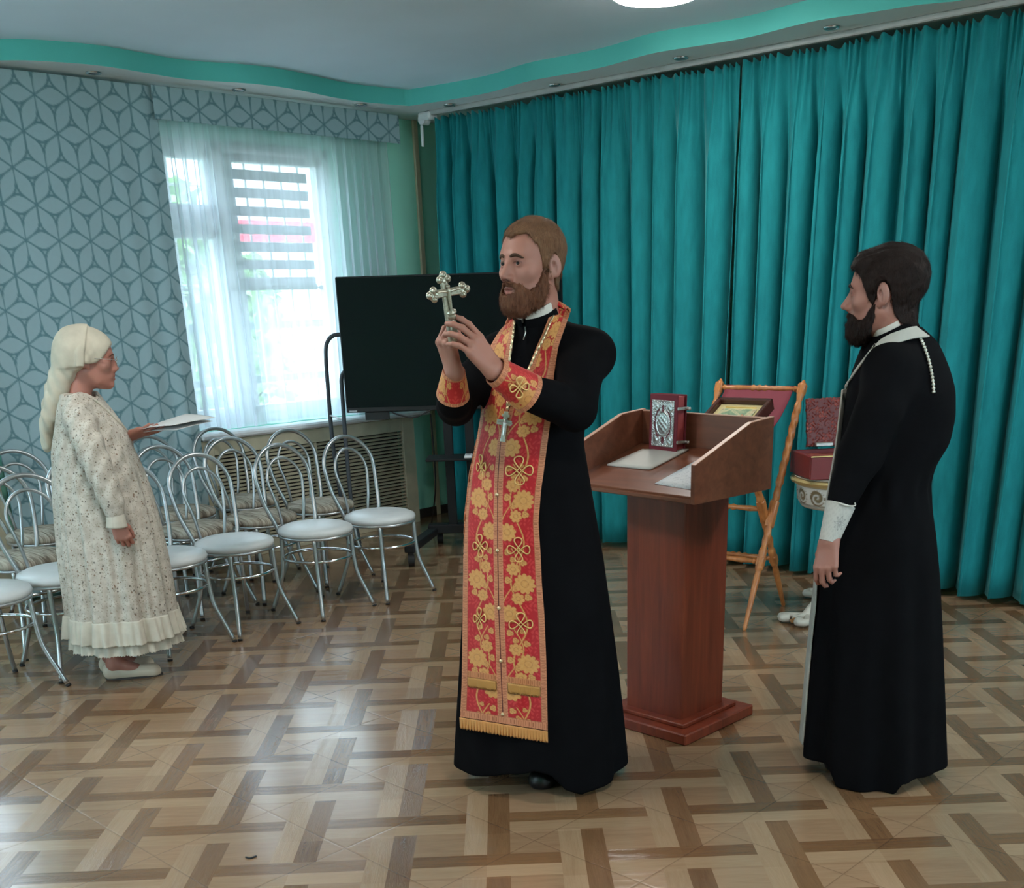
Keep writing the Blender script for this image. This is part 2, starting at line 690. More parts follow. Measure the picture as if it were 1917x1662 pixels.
struct(mb.build('trim_1', M_CREAM))
mb = MB(); rbox(mb, 0, .016, -1.2, .33, .0, .07, .003)
struct(mb.build('baseboard_left', plain('dark_baseboard', srgb(52, 44, 40), .5)))

# ---- dropped border with a wavy edge
WL = [(0, 107), (44, 111), (88, 115), (131, 117), (175, 120), (219, 127), (263, 134), (306, 142), (350, 149), (394, 152), (438, 153), (482, 157), (526, 162), (570, 170), (613, 180), (657, 188), (701, 193), (767, 198)]
WR = [(766, 198), (846, 186), (919, 173), (956, 161), (992, 150), (1047, 141), (1120, 128), (1175, 113), (1211, 100), (1284, 89), (1400, 71), (1462, 54), (1518, 39), (1574, 30), (1649, 21), (1753, 0)]
def ij(p): return float((p - E0) @ A_), float((p - E0) @ B_)
el = [ij(fl(x, y, SOFF)) for x, y in WL]          # (i, j) with j falling
er = [ij(fl(x, y, SOFF)) for x, y in WR]
el = sorted(el, key=lambda q: q[1]); er = sorted(er)
jj = np.linspace(el[0][1], RJ, 220)
tail = np.array([e[1] for e in el]); tv = np.array([e[0] for e in el])
def wave_i(j):
    return np.where(j < tail[-1], np.interp(j, tail, tv), .16 + .10 * np.sin((j - tail[-1]) * 5.2 - .9))
def smooth1(v, n=3):
    for _ in range(n):
        v = np.concatenate([v[:1], (v[:-2] + 2 * v[1:-1] + v[2:]) / 4, v[-1:]])
    return v
wi = smooth1(wave_i(jj), 14)
ii = np.linspace(er[0][0], RI, 240)
t2 = np.array([e[0] for e in er]); v2 = np.array([e[1] for e in er])
wj = smooth1(np.where(ii < t2[-1], np.interp(ii, t2, v2), .28 + .09 * np.sin((ii - t2[-1]) * 5.2)), 14)
wi[0] = ii[0]; jj[0] = wj[0]
edge = [rm(wi[k], jj[k]) for k in range(len(jj) - 1, -1, -1)] + [rm(ii[k], wj[k]) for k in range(1, len(ii))]
inner = [rm(0, jj[k]) for k in range(len(jj) - 1, -1, -1)] + [rm(ii[k], -1.2) for k in range(1, len(ii))]
inner[len(jj) - 1] = rm(0, -1.2)
edge, inner = np.array(edge), np.array(inner)
mb = MB()
mb.grid(np.stack([edge + [0, 0, SOFF], inner + [0, 0, SOFF]], 1))
struct(mb.build('trim_2', M_SOFF, smooth=0))
mb = MB()
mb.grid(np.stack([edge + [0, 0, SOFF - .001], edge + [0, 0, CEIL + .01]], 1))
struct(mb.build('trim_3', M_TEAL, smooth=180))

# ---- windows
M_GLASS = Mat('window_glass')
tr = M_GLASS.n('ShaderNodeBsdfTransparent'); gl = M_GLASS.n('ShaderNodeBsdfGlossy'); gl.inputs['Roughness'].default_value = .02
mx = M_GLASS.n('ShaderNodeMixShader'); mx.inputs[0].default_value = .06
M_GLASS.nt.links.new(tr.outputs[0], mx.inputs[1]); M_GLASS.nt.links.new(gl.outputs[0], mx.inputs[2])
M_GLASS.nt.links.new(mx.outputs[0], M_GLASS.out.inputs[0])
M_GLASS = M_GLASS.m


def window(k, j0, j1, sill=.58):
    w = thing('window_%d' % k, 'white framed window', 'window', rm(0, (j0 + j1) / 2, WZ0))
    del w['category']; del w['label']
    struct(w)
    jm = j0 + (j1 - j0) * .645
    mb = MB()
    I0, I1 = -.16, -.09
    for a, b, c, d in ((j0, j1, WZ0, WZ0 + .06), (j0, j1, WZ1 - .06, WZ1), (j0, j0 + .06, WZ0, WZ1), (j1 - .06, j1, WZ0, WZ1), (jm - .05, jm + .05, WZ0, WZ1), (jm, j1, 2.08, 2.17)):
        rbox(mb, I0, I1, a, b, c, d, .004)
    for a, b, c, d in ((j0 + .06, jm - .05, WZ0 + .06, WZ1 - .06), (jm + .05, j1 - .06, WZ0 + .06, 2.08), (jm + .05, j1 - .06, 2.17, WZ1 - .06)):
        t = .055
        for q in ((a, a + t, c, d), (b - t, b, c, d), (a, b, c, c + t), (a, b, d - t, d)):
            rbox(mb, I0 + .01, I1 + .012, *q, .004)
    mb.build('window_frame', M_PVC, w)
    for a, b, c, d in ((j0 + .11, jm - .10, WZ0 + .11, WZ1 - .11), (jm + .10, j1 - .11, WZ0 + .11, 2.03), (jm + .10, j1 - .11, 2.22, WZ1 - .11)):
        mb = MB(); rbox(mb, -.128, -.122, a - .01, b + .01, c - .01, d + .01)
        mb.build('pane', M_GLASS, w, smooth=0)
    mb = MB(); rbox(mb, -.30, .17, j0 - sill, j1 + .035, WZ0 - .055, WZ0 - .015, .012)
    mb.build('window_sill', M_PVC, w)
    mb = MB(); rbox(mb, .03, .045, jm - .13, jm - .10, 1.55, 1.68, .004)
    # handle sits on the mullion of the sash
    mb = MB(); rbox(mb, -.08, -.065, jm - .075, jm - .045, 1.60, 1.67, .004); rbox(mb, -.066, -.045, jm - .07, jm - .05, 1.50, 1.64, .005)
    mb.build('window_handle', M_PVC, w)
    return w


for k, (j0, j1) in enumerate(WINS):
    window(k + 1, j0, j1, .58 if k == 0 else .14)

for k, (a0, a1, side) in enumerate([(*q, 'r') for q in ADDED_WR] + [(*q, 'f') for q in ADDED_WF]):  # added windows, out of view, that let extra daylight into the room
    w = thing('window_%d' % (k + 4), 'x', 'window', rm(RI, (a0 + a1) / 2, .9) if side == 'r' else rm((a0 + a1) / 2, RJ, .9))
    del w['category']; del w['label']; struct(w)
    mb = MB(); am = (a0 + a1) / 2
    for a, b, c, d in ((a0, a1, .9, .97), (a0, a1, 2.53, 2.6), (a0, a0 + .07, .9, 2.6), (a1 - .07, a1, .9, 2.6), (am - .05, am + .05, .9, 2.6)):
        if side == 'r':
            rbox(mb, RI + .08, RI + .15, a, b, c, d, .004)
        else:
            rbox(mb, a, b, RJ + .08, RJ + .15, c, d, .004)
    mb.build('window_frame', M_PVC, w)
    for a, b in ((a0 + .06, am - .04), (am + .04, a1 - .06)):
        mb = MB()
        if side == 'r':
            rbox(mb, RI + .11, RI + .116, a, b, .96, 2.54)
        else:
            rbox(mb, a, b, RJ + .11, RJ + .116, .96, 2.54)
        mb.build('pane', M_GLASS, w, smooth=0)

# ---- radiator screen under the first window
rc = thing('radiator_cover', 'beige radiator cover with horizontal louvers under the window', 'radiator cover', rm(.08, 1.25))
j0, j1 = .305, 2.27
mb = MB()
for q in ((j0, .42, 0, .80), (2.06, j1, 0, .80), (.42, 2.06, .705, .80), (.42, 2.06, 0, .12)):
    rbox(mb, .10, .13, *q, .002)
rbox(mb, .025, .10, j0, j0 + .02, 0, .80); rbox(mb, .025, .10, j1 - .02, j1, 0, .80)
mb.build('panel', M_BEIGE, rc)
mb = MB()
for q in range(23):
    zc = .135 + q * .0252
    c = rm(.112, 1.24, zc)
    th = math.radians(28)
    Rr = np.stack([A_ * math.cos(th) + np.array([0, 0, -1]) * math.sin(th), B_, A_ * math.sin(th) + np.array([0, 0, 1]) * math.cos(th)])
    mb.box(c, (.021, 1.66, .006), Rr)
rbox(mb, .1, .125, 1.228, 1.252, .12, .71)
mb.build('louver_grille', M_BEIGE, rc)
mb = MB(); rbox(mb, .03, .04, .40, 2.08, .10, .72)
mb.build('shade_plate', M_GAPSHADE, rc, smooth=0)  # black sheet painted as the shade behind the louvers
# same kind of screen under the second window
rc = thing('radiator_cover', 'beige radiator cover under the window at the left edge of the photo', 'radiator cover', rm(.08, 4.3))
mb = MB(); rbox(mb, .025, .13, 3.47, 5.05, 0, .80, .002)
mb.build('panel', M_BEIGE, rc)

# ---- petal-patterned fabric
def petals(s, z, a=.186, st=1.12):
    """1 on the ground between the petals of a net of six-petalled flowers, 0 on the petals"""
    y = z / st
    h = a * math.sqrt(3) / 2
    r0 = np.floor(y / h)
    ins = np.zeros(s.shape); tri = np.full(s.shape, 9.0)
    dirs = [(1, 0), (.5, math.sqrt(3) / 2), (-.5, math.sqrt(3) / 2)]
    for dr in (-1, 0, 1, 2):
        r = r0 + dr
        off = np.where(np.mod(r, 2) == 0, 0, .5)
        c0 = np.floor(s / a - off)
        for dc in (-1, 0, 1, 2):
            px = s - (c0 + dc + off) * a; py = y - r * h
            for dx, dy in dirs:
                t = (px * dx + py * dy) / a - .5; q = np.abs(-px * dy + py * dx) / a
                w = smin(.216 * (1 - (1.7 * t) ** 4), .577 * (.5 - np.abs(t)) - .018, .10)
                ins = np.maximum(ins, np.clip((w - q) / .018, 0, 1))
            for sg in (1, -1):
                tx = px - .5 * a; ty = py - sg * a * .2887
                e = np.maximum(-sg * ty, np.maximum(.866 * tx + .5 * sg * ty, -.866 * tx + .5 * sg * ty)) / a
                tri = np.minimum(tri, e)
    return np.clip(1 - np.maximum(ins, np.clip((.040 - tri) / .012, 0, 1) * .75), 0, 1)


def fabric_mat(name, ca, cb):
    M = Mat(name); co = M.coord()
    base = M.mix(M.xyz(M.attr())[0], ca, cb)
    M.set(color=M.mix(M.noise(co, 40, 3) * .12, base, (.16, .22, .23)), rough=.85, spec=.2, sheen=.1)
    M.bump(M.noise(co, 420, 2), .25, .001)
    return M.m


M_PETAL = fabric_mat('petal_fabric', srgb(168, 194, 200), srgb(108, 144, 152))


def fabric_sheet(name, label, cat, j0, j1, z0, z1, fi, dens=.006, mat=None, off=0.0, group=None):
    nj, nz_ = int((j1 - j0) / dens) + 2, int((z1 - z0) / dens) + 2
    J, Z = np.meshgrid(np.linspace(j0, j1, nj), np.linspace(z0, z1, nz_), indexing='ij')
    I = fi(J, Z)
    P = E0 + A_ * I[..., None] + B_ * J[..., None] + np.array([0, 0, 1.0]) * Z[..., None]
    k = petals(J + off, Z)
    mb = MB(); mb.grid(P)
    o = mb.build(name, mat or M_PETAL, None, 180, np.repeat(k.reshape(-1, 1), 3, 1))
    so = o.modifiers.new('thick', 'SOLIDIFY'); so.thickness = .004; so.offset = -1
    tag(o, label, cat, group)
    return o


def pan_i(J, Z):
    t = np.clip((2.62 - J) / .4, 0, 1)
    return .150 + .004 * np.sin(J * 9 + Z * .6) + t * .016 * np.sin(J * 34 + .5 * np.sin(Z * 1.1)) * np.clip(1.2 - Z / 3, 0, 1) + .01 * np.sin(J * 3 + 1)
fabric_sheet('patterned_curtain', 'grey-blue curtain panel with petal pattern between the windows, behind the woman', 'curtain', 2.16, 3.44, .03, 2.815, pan_i)
fabric_sheet('patterned_valance', 'short petal-patterned valance hanging above the sheer curtain', 'valance',   .318, 2.20, 2.64, 2.815,
             lambda J, Z: .20 + .002 * np.sin(J * 11), off=.05)

# ---- sheer curtains
M_TUL = Mat('sheer_tulle')
tr = M_TUL.n('ShaderNodeBsdfTransparent'); df = M_TUL.n('ShaderNodeBsdfDiffuse'); tl = M_TUL.n('ShaderNodeBsdfTranslucent')
for q in (df, tl):
    q.inputs[0].default_value = (.90, .94, .99, 1)
m1 = M_TUL.n('ShaderNodeMixShader'); m1.inputs[0].default_value = .62
M_TUL.nt.links.new(df.outputs[0], m1.inputs[1]); M_TUL.nt.links.new(tl.outputs[0], m1.inputs[2])
m2 = M_TUL.n('ShaderNodeMixShader')
wv = M_TUL.noise(M_TUL.scale(M_TUL.coord(), (1, 1, .04)), 26, 2)
M_TUL.nt.links.new((wv * .34 + .45).s, m2.inputs[0])
M_TUL.nt.links.new(tr.outputs[0], m2.inputs[1]); M_TUL.nt.links.new(m1.outputs[0], m2.inputs[2])
M_TUL.nt.links.new(m2.outputs[0], M_TUL.out.inputs[0])
M_TUL = M_TUL.m


def sheer(name, label, j0, j1, z0, z1, dens, i0=.066, seed=0, group=None):
    """dens(j): folds per metre; the cloth overlaps itself where it is gathered"""
    n = 900
    t = np.linspace(j0, j1, n)
    ph = np.cumsum(dens(t)) * (j1 - j0) / n * 2 * PI
    zz = np.linspace(z0, z1, 16)
    P = np.zeros((n, 16, 3))
    r = np.random.default_rng(seed)
    for k, z in enumerate(zz):
        f = (z1 - z) / (z1 - z0)
        amp = .012 + .018 * np.clip(f * 1.3, 0, 1)
        wob = .5 * np.sin(ph * .31 + f * 1.4 + seed) + .4 * np.sin(ph * .17 + 2)
        I = i0 + amp * np.sin(ph + wob)
        J = t + np.minimum(.5 / np.maximum(dens(t), 1), .05) * .62 * np.sin(2 * (ph + wob)) * (.4 + .6 * f)
        P[:, k] = E0 + A_ * I[:, None] + B_ * J[:, None] + np.array([0, 0, z])
    mb = MB(); mb.grid(P)
    o = mb.build(name, M_TUL, None, 180)
    tag(o, label, 'sheer curtain', group)
    return o


def d1(j):
    return 3.0 + 9.5 * np.clip((j - 1.62) / .25, 0, 1) + 10 * np.clip((.96 - j) / .25, 0, 1)
sheer('sheer_curtain', 'white see-through curtain over the window beside the television', .33, 2.25, .858, 2.70, d1, seed=1)
sheer('sheer_curtain', 'white see-through curtain at the far left edge of the photo', 3.39, 5.2, .862, 2.78, lambda j: 6 + 0 * j, seed=5)
sheer('sheer_curtain', 'white see-through curtain on the farthest left window, outside the photo', 5.7, 7.6, .862, 2.78, lambda j: 6 + 0 * j, seed=8)

# ---- day and night roller blind on the right sash
bl = thing('roller_blind', 'striped grey roller blind half lowered in the window', 'blind', rm(.02, 1.28, 2.5))
M_BL = Mat('zebra_blind_fabric'); co = M_BL.coord()
x, y, z = M_BL.xyz(co)
st = ((z - 1.735) / .1075).fract().lt(.55)
tr = M_BL.n('ShaderNodeBsdfTransparent'); df = M_BL.n('ShaderNodeBsdfDiffuse'); df.inputs[0].default_value = (*srgb(190, 190, 190), 1)
tl = M_BL.n('ShaderNodeBsdfTranslucent'); tl.inputs[0].default_value = (.40, .42, .43, 1)
m1 = M_BL.n('ShaderNodeMixShader'); m1.inputs[0].default_value = .42
M_BL.nt.links.new(df.outputs[0], m1.inputs[1]); M_BL.nt.links.new(tl.outputs[0], m1.inputs[2])
m2 = M_BL.n('ShaderNodeMixShader'); M_BL.nt.links.new((st * .86 + .12).s, m2.inputs[0])
M_BL.nt.links.new(tr.outputs[0], m2.inputs[1]); M_BL.nt.links.new(m1.outputs[0], m2.inputs[2])
M_BL.nt.links.new(m2.outputs[0], M_BL.out.inputs[0])
mb = MB(); rbox(mb, -.052, -.049, .965, 1.60, 1.74, 2.53)
bf = mb.build('blind_fabric', M_BL.m, None, smooth=0)
bf.parent = bl; bf.matrix_parent_inverse = bl.matrix_world.inverted()
mb = MB(); rbox(mb, -.064, -.040, .955, 1.61, 1.712, 1.742, .006)
mb.build('bottom_bar', plain('grey_bar', srgb(120, 118, 112), .5), bl)
mb = MB(); mb.tube([rm(-.045, .955, 2.55), rm(-.045, 1.61, 2.55)], .022, 14)
mb.build('roller', M_PVC, bl)
for jx in (.925, 1.635):
    mb = MB(); mb.lathe([(.004, -.012), (.014, -.01), (.016, 0), (.012, .012), (.003, .014)], rm(-.052, jx, 1.725), B_, 12)
    mb.build('magnet_clip', plain('dark_clip', (.05, .05, .05), .5), bl)
    mb = MB(); mb.tube([rm(-.052, jx, 1.725), rm(-.052, .955 if jx < 1.2 else 1.61, 1.727)], .004, 6)
    mb.build('clip_pin', plain('dark_clip_pin', (.05, .05, .05), .5), bl)

# ---- velvet curtains in front of the stage
M_VEL = Mat('teal_velvet'); co = M_VEL.coord()
nz = M_VEL.noise(M_VEL.scale(co, (1, 1, .25)), 30, 4)
sp = M_VEL.noise(co, 380, 2)
M_VEL.set(color=M_VEL.mix(sp * .5, M_VEL.ramp(nz, [(.3, srgb(14, 106, 114)), (.7, srgb(26, 128, 134))]), srgb(44, 150, 150)), rough=.8, spec=.15, sheen=.35, sheenr=.35, sheent=(.35, .85, .85))
M_VEL.bump(sp, .25, .002)
M_VEL = M_VEL.m


def velvet(name, label, i0, i1, z0, z1, seed, lean=0.0):
    n = int((i1 - i0) / .0052); nz_ = 46
    t = np.linspace(0, 1, n); L = i1 - i0
    r = np.random.default_rng(seed)
    s = t * L
    # main folds with uneven spacing
    k = int(L / .175)
    w = r.uniform(.72, 1.35, k); w = np.concatenate([[0], np.cumsum(w)]); w = w / w[-1] * L
    ph = np.interp(s, w, np.arange(k + 1)) * 2 * PI
    am = np.interp(s, w, r.uniform(.6, 1.15, k + 1))
    skew = np.interp(s, w, r.uniform(-.5, .7, k + 1))
    fine = np.cumsum(1 + .5 * np.sin(s * 23 + seed)) / n * L / .048 * 2 * PI
    zz = np.linspace(z0, z1, nz_)
    zz = z0 + (z1 - z0) * (np.linspace(0, 1, nz_) ** .75)
    P = np.zeros((n, nz_, 3))
    for q, z in enumerate(zz):
        f = np.clip((z1 - z) / .55, 0, 1); f = f * f * (3 - 2 * f)
        g = np.clip((z1 - z) / (z1 - z0), 0, 1)
        drift = .9 * g * np.sin(ph * .13 + seed) + .25 * np.sin(ph * .37 + 3 * g)
        pp = ph + drift
        fold = np.sin(pp + skew * np.sin(pp)) + .28 * np.sin(2 * pp + 1.1 + skew) * am
        J = .19 + am * (.014 + .072 * f * (.75 + .35 * g)) * fold + (1 - f) * .012 * np.sin(fine)
        I = i0 + s + .020 * f * np.sin(2 * pp + .6) * am + .004 * (1 - f) * np.sin(fine * .5)
        I = I + lean * g
        P[:, q] = E0 + A_ * I[:, None] + B_ * J[:, None] + np.array([0, 0, 1.0]) * z
        if q == 0:
            P[:, q, 2] += .006 * np.sin(ph * .5)
        if q == nz_ - 1:
            P[:, q, 2] += .010 * np.sin(fine) + .006 * np.sin(ph * .23)
    mb = MB(); mb.grid(P)
    o = mb.build(name, M_VEL, None, 180)
    so = o.modifiers.new('thick', 'SOLIDIFY'); so.thickness = .004; so.offset = -1
    tag(o, label, 'curtain')
    return o


ID = 2.86
velvet('velvet_curtain', 'long teal velvet curtain behind the priest and lectern, left of the gap', .44, ID + .02, .035, 2.775, 3)
velvet('velvet_curtain', 'long teal velvet curtain behind the clergyman, right of the gap', ID + .05, 7.2, .035, 2.775, 11, -.02)
rl = thing('curtain_rail', 'white ceiling curtain rail with pulley above the teal curtains', 'curtain rail', rm(3, .19, 2.8))
mb = MB(); rbox(mb, .38, 7.5, .172, .218, 2.80, 2.83, .006)
mb.build('track', plain('rail_enamel', srgb(176, 178, 176), .45), rl)
mb = MB(); rbox(mb, .30, .42, .15, .235, 2.775, 2.825, .012); mb.lathe([(.02, -.03), (.036, -.028), (.036, .028), (.02, .03)], rm(.33, .195, 2.785), B_, 16)
mb.build('pulley', M_PVC, rl)
mb = MB(); mb.lathe([(.006, 0), (.011, .004), (.011, .13), (.005, .14)], rm(.30, .195, 2.62), None, 10); mb.tube([rm(.30, .195, 2.75), rm(.31, .195, 2.785)], .003, 6)
mb.build('pull_cord', M_PVC, rl)

# ---- recessed spotlights
M_RING = plain('spot_ring', (.6, .6, .6), .25, .9)
M_BULB = plain('spot_bulb', (.25, .25, .26), .15, .4)
spots = [(175, 135, 'far left, over the patterned curtain'), (447, 167, 'over the middle of the sheer curtain'), (675, 195, 'nearest the corner above the window wall'),
         (842, 195, 'first of the teal curtain side, by the corner'), (1040, 158, 'above the teal curtain, straight over the priest'), (1275, 107, 'above the teal curtain near the gap'), (1557, 50, 'above the teal curtain, nearest the right edge')]
for x_, y_, tx in spots:
    p = fl(x_, y_, SOFF)
    t = thing('recessed_spotlight', 'small recessed ceiling spotlight ' + tx, 'spotlight', p, 'spotlights in the ceiling border')
    mb = MB(); a = np.arange(20) / 20 * 2 * PI
    mb.tube(np.stack([p[0] + .036 * np.cos(a), p[1] + .036 * np.sin(a), np.full(20, p[2] - .003)], -1), .007, 8, True)
    mb.build('ring', M_RING, t)
    mb = MB(); mb.lathe([(.008, -.014), (.022, -.01), (.029, -.002), (.030, .003)], p, None, 16)
    mb.build('bulb', M_BULB, t)

# ---- round ceiling lamps
M_LAMP = Mat('lamp_diffuser'); M_LAMP.set(color=(.9, .9, .9), emit=(1, .97, .92), emits=LAMP_E); M_LAMP = M_LAMP.m
def ceiling_lamp(p, label):
    t = thing('ceiling_lamp', label, 'ceiling lamp', p)
    mb = MB(); mb.lathe([(.18, -.045), (.215, -.04), (.22, -.03), (.22, 0)], p, None, 48)
    mb.build('rim', M_PVC, t)
    mb = MB(); mb.lathe([(.05, -.068), (.13, -.063), (.188, -.052), (.207, -.0395)], p, None, 48)
    mb.build('diffuser', M_LAMP, t)
    return t
lp = fl(1229, -15, CEIL - .03); lp[2] = CEIL
ceiling_lamp(lp, 'round white glowing ceiling lamp at the top edge of the photo')
for di, dj, tx in ((3.0, 0, 'beyond the right edge'), (0, 3.2, 'over the left part of the room'), (3.0, 3.2, 'over the viewer')):  # unseen lamps added to help light the room
    ceiling_lamp(lp + A_ * di + B_ * dj, 'round white glowing ceiling lamp ' + tx + ', added out of view')

# ---- outdoors
M_LEAF = Mat('leaves'); co = M_LEAF.coord()
M_LEAF.set(color=M_LEAF.ramp(M_LEAF.noise(co, 9, 4), [(.3, (.08, .20, .05)), (.7, (.35, .55, .20))]), rough=.7); M_LEAF = M_LEAF.m
M_BARK = plain('bark', (.10, .07, .05), .9)


def tree(p, h, rad, seed, label):
    t = thing('tree', label, 'tree', p)
    r = np.random.default_rng(seed)
    mb = MB(); mb.tube([p, p + [0.05, 0, h * .4], p + [0, .1, h * .8]], [.14, .11, .04], 8)
    mb.build('trunk', M_BARK, t)
    V = []; Fc = []
    n = 2600
    c = r.normal(size=(n, 3)); c /= np.linalg.norm(c, axis=1)[:, None]
    c *= (r.random(n) ** .45)[:, None] * np.array([rad, rad, h * .42])
    c += p + np.array([0, 0, h * .58])
    u = r.normal(size=(n, 3)); u /= np.linalg.norm(u, axis=1)[:, None]
    w = np.cross(u, r.normal(size=(n, 3))); w /= np.linalg.norm(w, axis=1)[:, None]
    s = r.uniform(.10, .24, n)[:, None]
    V = np.stack([c - u * s, c + w * s * .5, c + u * s, c - w * s * .5], 1).reshape(-1, 3)
    Fc = np.arange(n * 4).reshape(-1, 4)
    o = mkobj('crown', V, Fc, M_LEAF, t, 0); o['kind'] = 'stuff'
    return t


tree(rm(-5.5, -1.0, -1.5), 4.6, .95, 1, 'green leafy tree seen through the left part of the window')
tree(rm(-9.8, -4.6, -1.5), 4.2, 1.0, 2, 'green leafy tree further away, below the window blind')
tree(rm(-6.0, 5.2, -1.5), 6.5, 2.2, 4, 'green leafy tree outside the window at the far left')
bu = thing('building', 'pale building with red bands seen through the window', 'building', rm(-9, -5, 0))
mb = MB(); rbox(mb, -16, -12, -12.5, -4.2, -1.5, 7.0); mb.build('wall', plain('pale_render', (.80, .80, .78), .8), bu, 0)
M_RED = plain('red_panel', (.75, .05, .10), .6)
for z0, z1 in ((.95, 1.35), (2.75, 3.1)):
    mb = MB(); rbox(mb, -12, -11.9, -12.5, -4.4, z0, z1); mb.build('red_band', M_RED, bu, 0)
mb = MB(); rbox(mb, -60, 60, -60, 60, -1.6, -1.5)
gr = struct(mb.build('ground_outside', plain('outside_ground', (.50, .50, .44), .9, nsc=1.5), smooth=0))
rg = thing('railing', 'dark metal railing outside the window', 'railing', rm(-1.5, 1.2, 0))
M_DKM = plain('dark_paint', (.06, .07, .08), .5)
for z in (1.02, 1.44):
    mb = MB(); rbox(mb, -1.53, -1.47, -2.6, 5, z, z + .06); mb.build('rail', M_DKM, rg)
for k in range(7):
    mb = MB(); rbox(mb, -1.525, -1.475, -2.5 + k * 1.1, -2.44 + k * 1.1, -1.5, 1.5); mb.build('post', M_DKM, rg)
gw = thing('window_grille', 'thin white window bars outside the pane', 'window grille', rm(-.27, 1.2, 1.7))
M_WB = plain('white_bar', (.62, .62, .62), .5)
for k in range(9):
    jx = .88 + k * .145
    mb = MB(); mb.tube([rm(-.26, jx, WZ0 + .02), rm(-.26, jx, WZ1 - .01)], .008, 8); mb.build('bar', M_WB, gw)
for z in (1.1, 1.75, 2.35):
    mb = MB(); mb.tube([rm(-.26, .80, z), rm(-.26, 2.12, z)], .007, 8); mb.build('cross_bar', M_WB, gw)

# ---- daylight
wd = bpy.data.worlds.new('daylight'); SC.world = wd; wd.use_nodes = True
bg = wd.node_tree.nodes['Background']
bg.inputs[0].default_value = (.64, .84, 1.0, 1); bg.inputs[1].default_value = SKY_E
def portal(c, xax, zax, w, h):
    L = bpy.data.lights.new('window_portal', 'AREA'); L.shape = 'RECTANGLE'; L.size = w; L.size_y = h
    L.cycles.is_portal = True
    o = bpy.data.objects.new('window_portal', L); COL.objects.link(o)
    yax = np.cross(zax, xax); mm = Matrix.Identity(4)
    for q in range(3):
        mm[q][0], mm[q][1], mm[q][2], mm[q][3] = xax[q], yax[q], zax[q], c[q]
    o.matrix_world = mm


for j0, j1 in WINS:
    portal(rm(-.31, (j0 + j1) / 2, (WZ0 + WZ1) / 2), B_, -A_, j1 - j0, WZ1 - WZ0)
for j0, j1 in ADDED_WR:
    portal(rm(RI + .21, (j0 + j1) / 2, 1.75), B_, A_, j1 - j0, 1.7)
for i0, i1 in ADDED_WF:
    portal(rm((i0 + i1) / 2, RJ + .21, 1.75), A_, B_, i1 - i0, 1.7)
# ================================================================== chairs
M_SILV = plain('silver_tube', (.50, .52, .53), .32, .85, .03)
M_CHROME = plain('chrome_ring', (.75, .76, .77), .15, 1.0, .02)
M_WSEAT = plain('white_leatherette', srgb(205, 208, 208), .38, 0, .03)
M_BLKTIP = plain('black_rubber', (.015, .015, .015), .6)
M_STR = Mat('striped_seat_fabric'); co = M_STR.coord()
x, y, z = M_STR.xyz(co)
wv = M_STR.noise(M_STR.scale(co, (3, 34, 1)), 2.2, 3, .6, .4)
M_STR.set(color=M_STR.ramp(wv, [(.36, srgb(112, 102, 90)), (.52, srgb(168, 158, 142)), (.66, srgb(196, 188, 172))]), rough=.85, spec=.2)
M_STR.bump(wv, .2, .003); M_STR = M_STR.m


def make_chair(kind, label, group):
    """front of the chair is +x, seat centre over the origin"""
    t = thing('cafe_chair', label, 'chair', (0, 0, 0), group)
    mb = MB()
    mb.lathe([(.05, .430), (.190, .430), (.202, .438), (.206, .452), (.200, .467), (.170, .480), (.10, .487), (.03, .489)], (0, 0, 0), None, 40)
    mb.build('seat', M_WSEAT if kind == 'white' else M_STR, t, 60)
    mb = MB(); a = np.arange(36) / 36 * 2 * PI
    mb.tube(np.stack([.196 * np.cos(a), .196 * np.sin(a), np.full(36, .428)], -1), .0085, 8, True)
    mb.build('seat_rim', M_SILV, t, 180)
    mb = MB()
    mb.tube(np.stack([.188 * np.cos(a), .188 * np.sin(a), np.full(36, .305)], -1), .0078, 8, True)
    mb.build('foot_ring', M_CHROME, t, 180)
    # outer hoop: arch of the back down to the seat, one bent tube
    def lean(zz):
        return -.165 - .095 * max(0, (zz - .44) / .45) ** 1.1
    th = np.linspace(0, PI, 25)
    pts = [(-.150, -.125, .42), (-.160, -.150, .50), (lean(.60), -.176, .60), (lean(.70), -.188, .70)]
    for q in th[1:-1]:
        zz = .72 + .172 * math.sin(q)
        pts.append((lean(zz), -.190 * math.cos(q), zz))
    pts += [(lean(.70), .188, .70), (lean(.60), .176, .60), (-.160, .150, .50), (-.150, .125, .42)]
    mb = MB(); mb.tube(spline(pts, 64), .0115, 10); mb.build('back_hoop', M_SILV, t, 180)
    pts = [(-.185, -.070, .43), (lean(.56) + .006, -.092, .56), (lean(.68) + .008, -.118, .68)]
    for q in th[1:-1]:
        zz = .70 + .125 * math.sin(q)
        pts.append((lean(zz) + .008, -.120 * math.cos(q), zz))
    pts += [(lean(.68) + .008, .118, .68), (lean(.56) + .006, .092, .56), (-.185, .070, .43)]
    mb = MB(); mb.tube(spline(pts, 56), .0085, 8); mb.build('inner_hoop', M_SILV, t, 180)
    for sx, sy in ((1, -1), (1, 1), (-1, -1), (-1, 1)):
        if sx > 0:
            pts = [(.135, sy * .135, .43), (.140, sy * .138, .30), (.152, sy * .145, .20), (.185, sy * .172, .09), (.214, sy * .196, .0)]
        else:
            pts = [(-.140, sy * .128, .43), (-.142, sy * .134, .30), (-.152, sy * .142, .20), (-.185, sy * .165, .09), (-.215, sy * .188, .0)]
        sp_ = spline(pts, 22)
        mb = MB(); mb.tube(sp_[:-1], .0112, 10); lg = mb.build('leg', M_SILV, t, 180)
        mb = MB(); mb.tube([sp_[-1] * .45 + sp_[-2] * .55, sp_[-1]], .0126, 10); tip = mb.build('rubber_foot', M_BLKTIP, lg, 180)
    return t


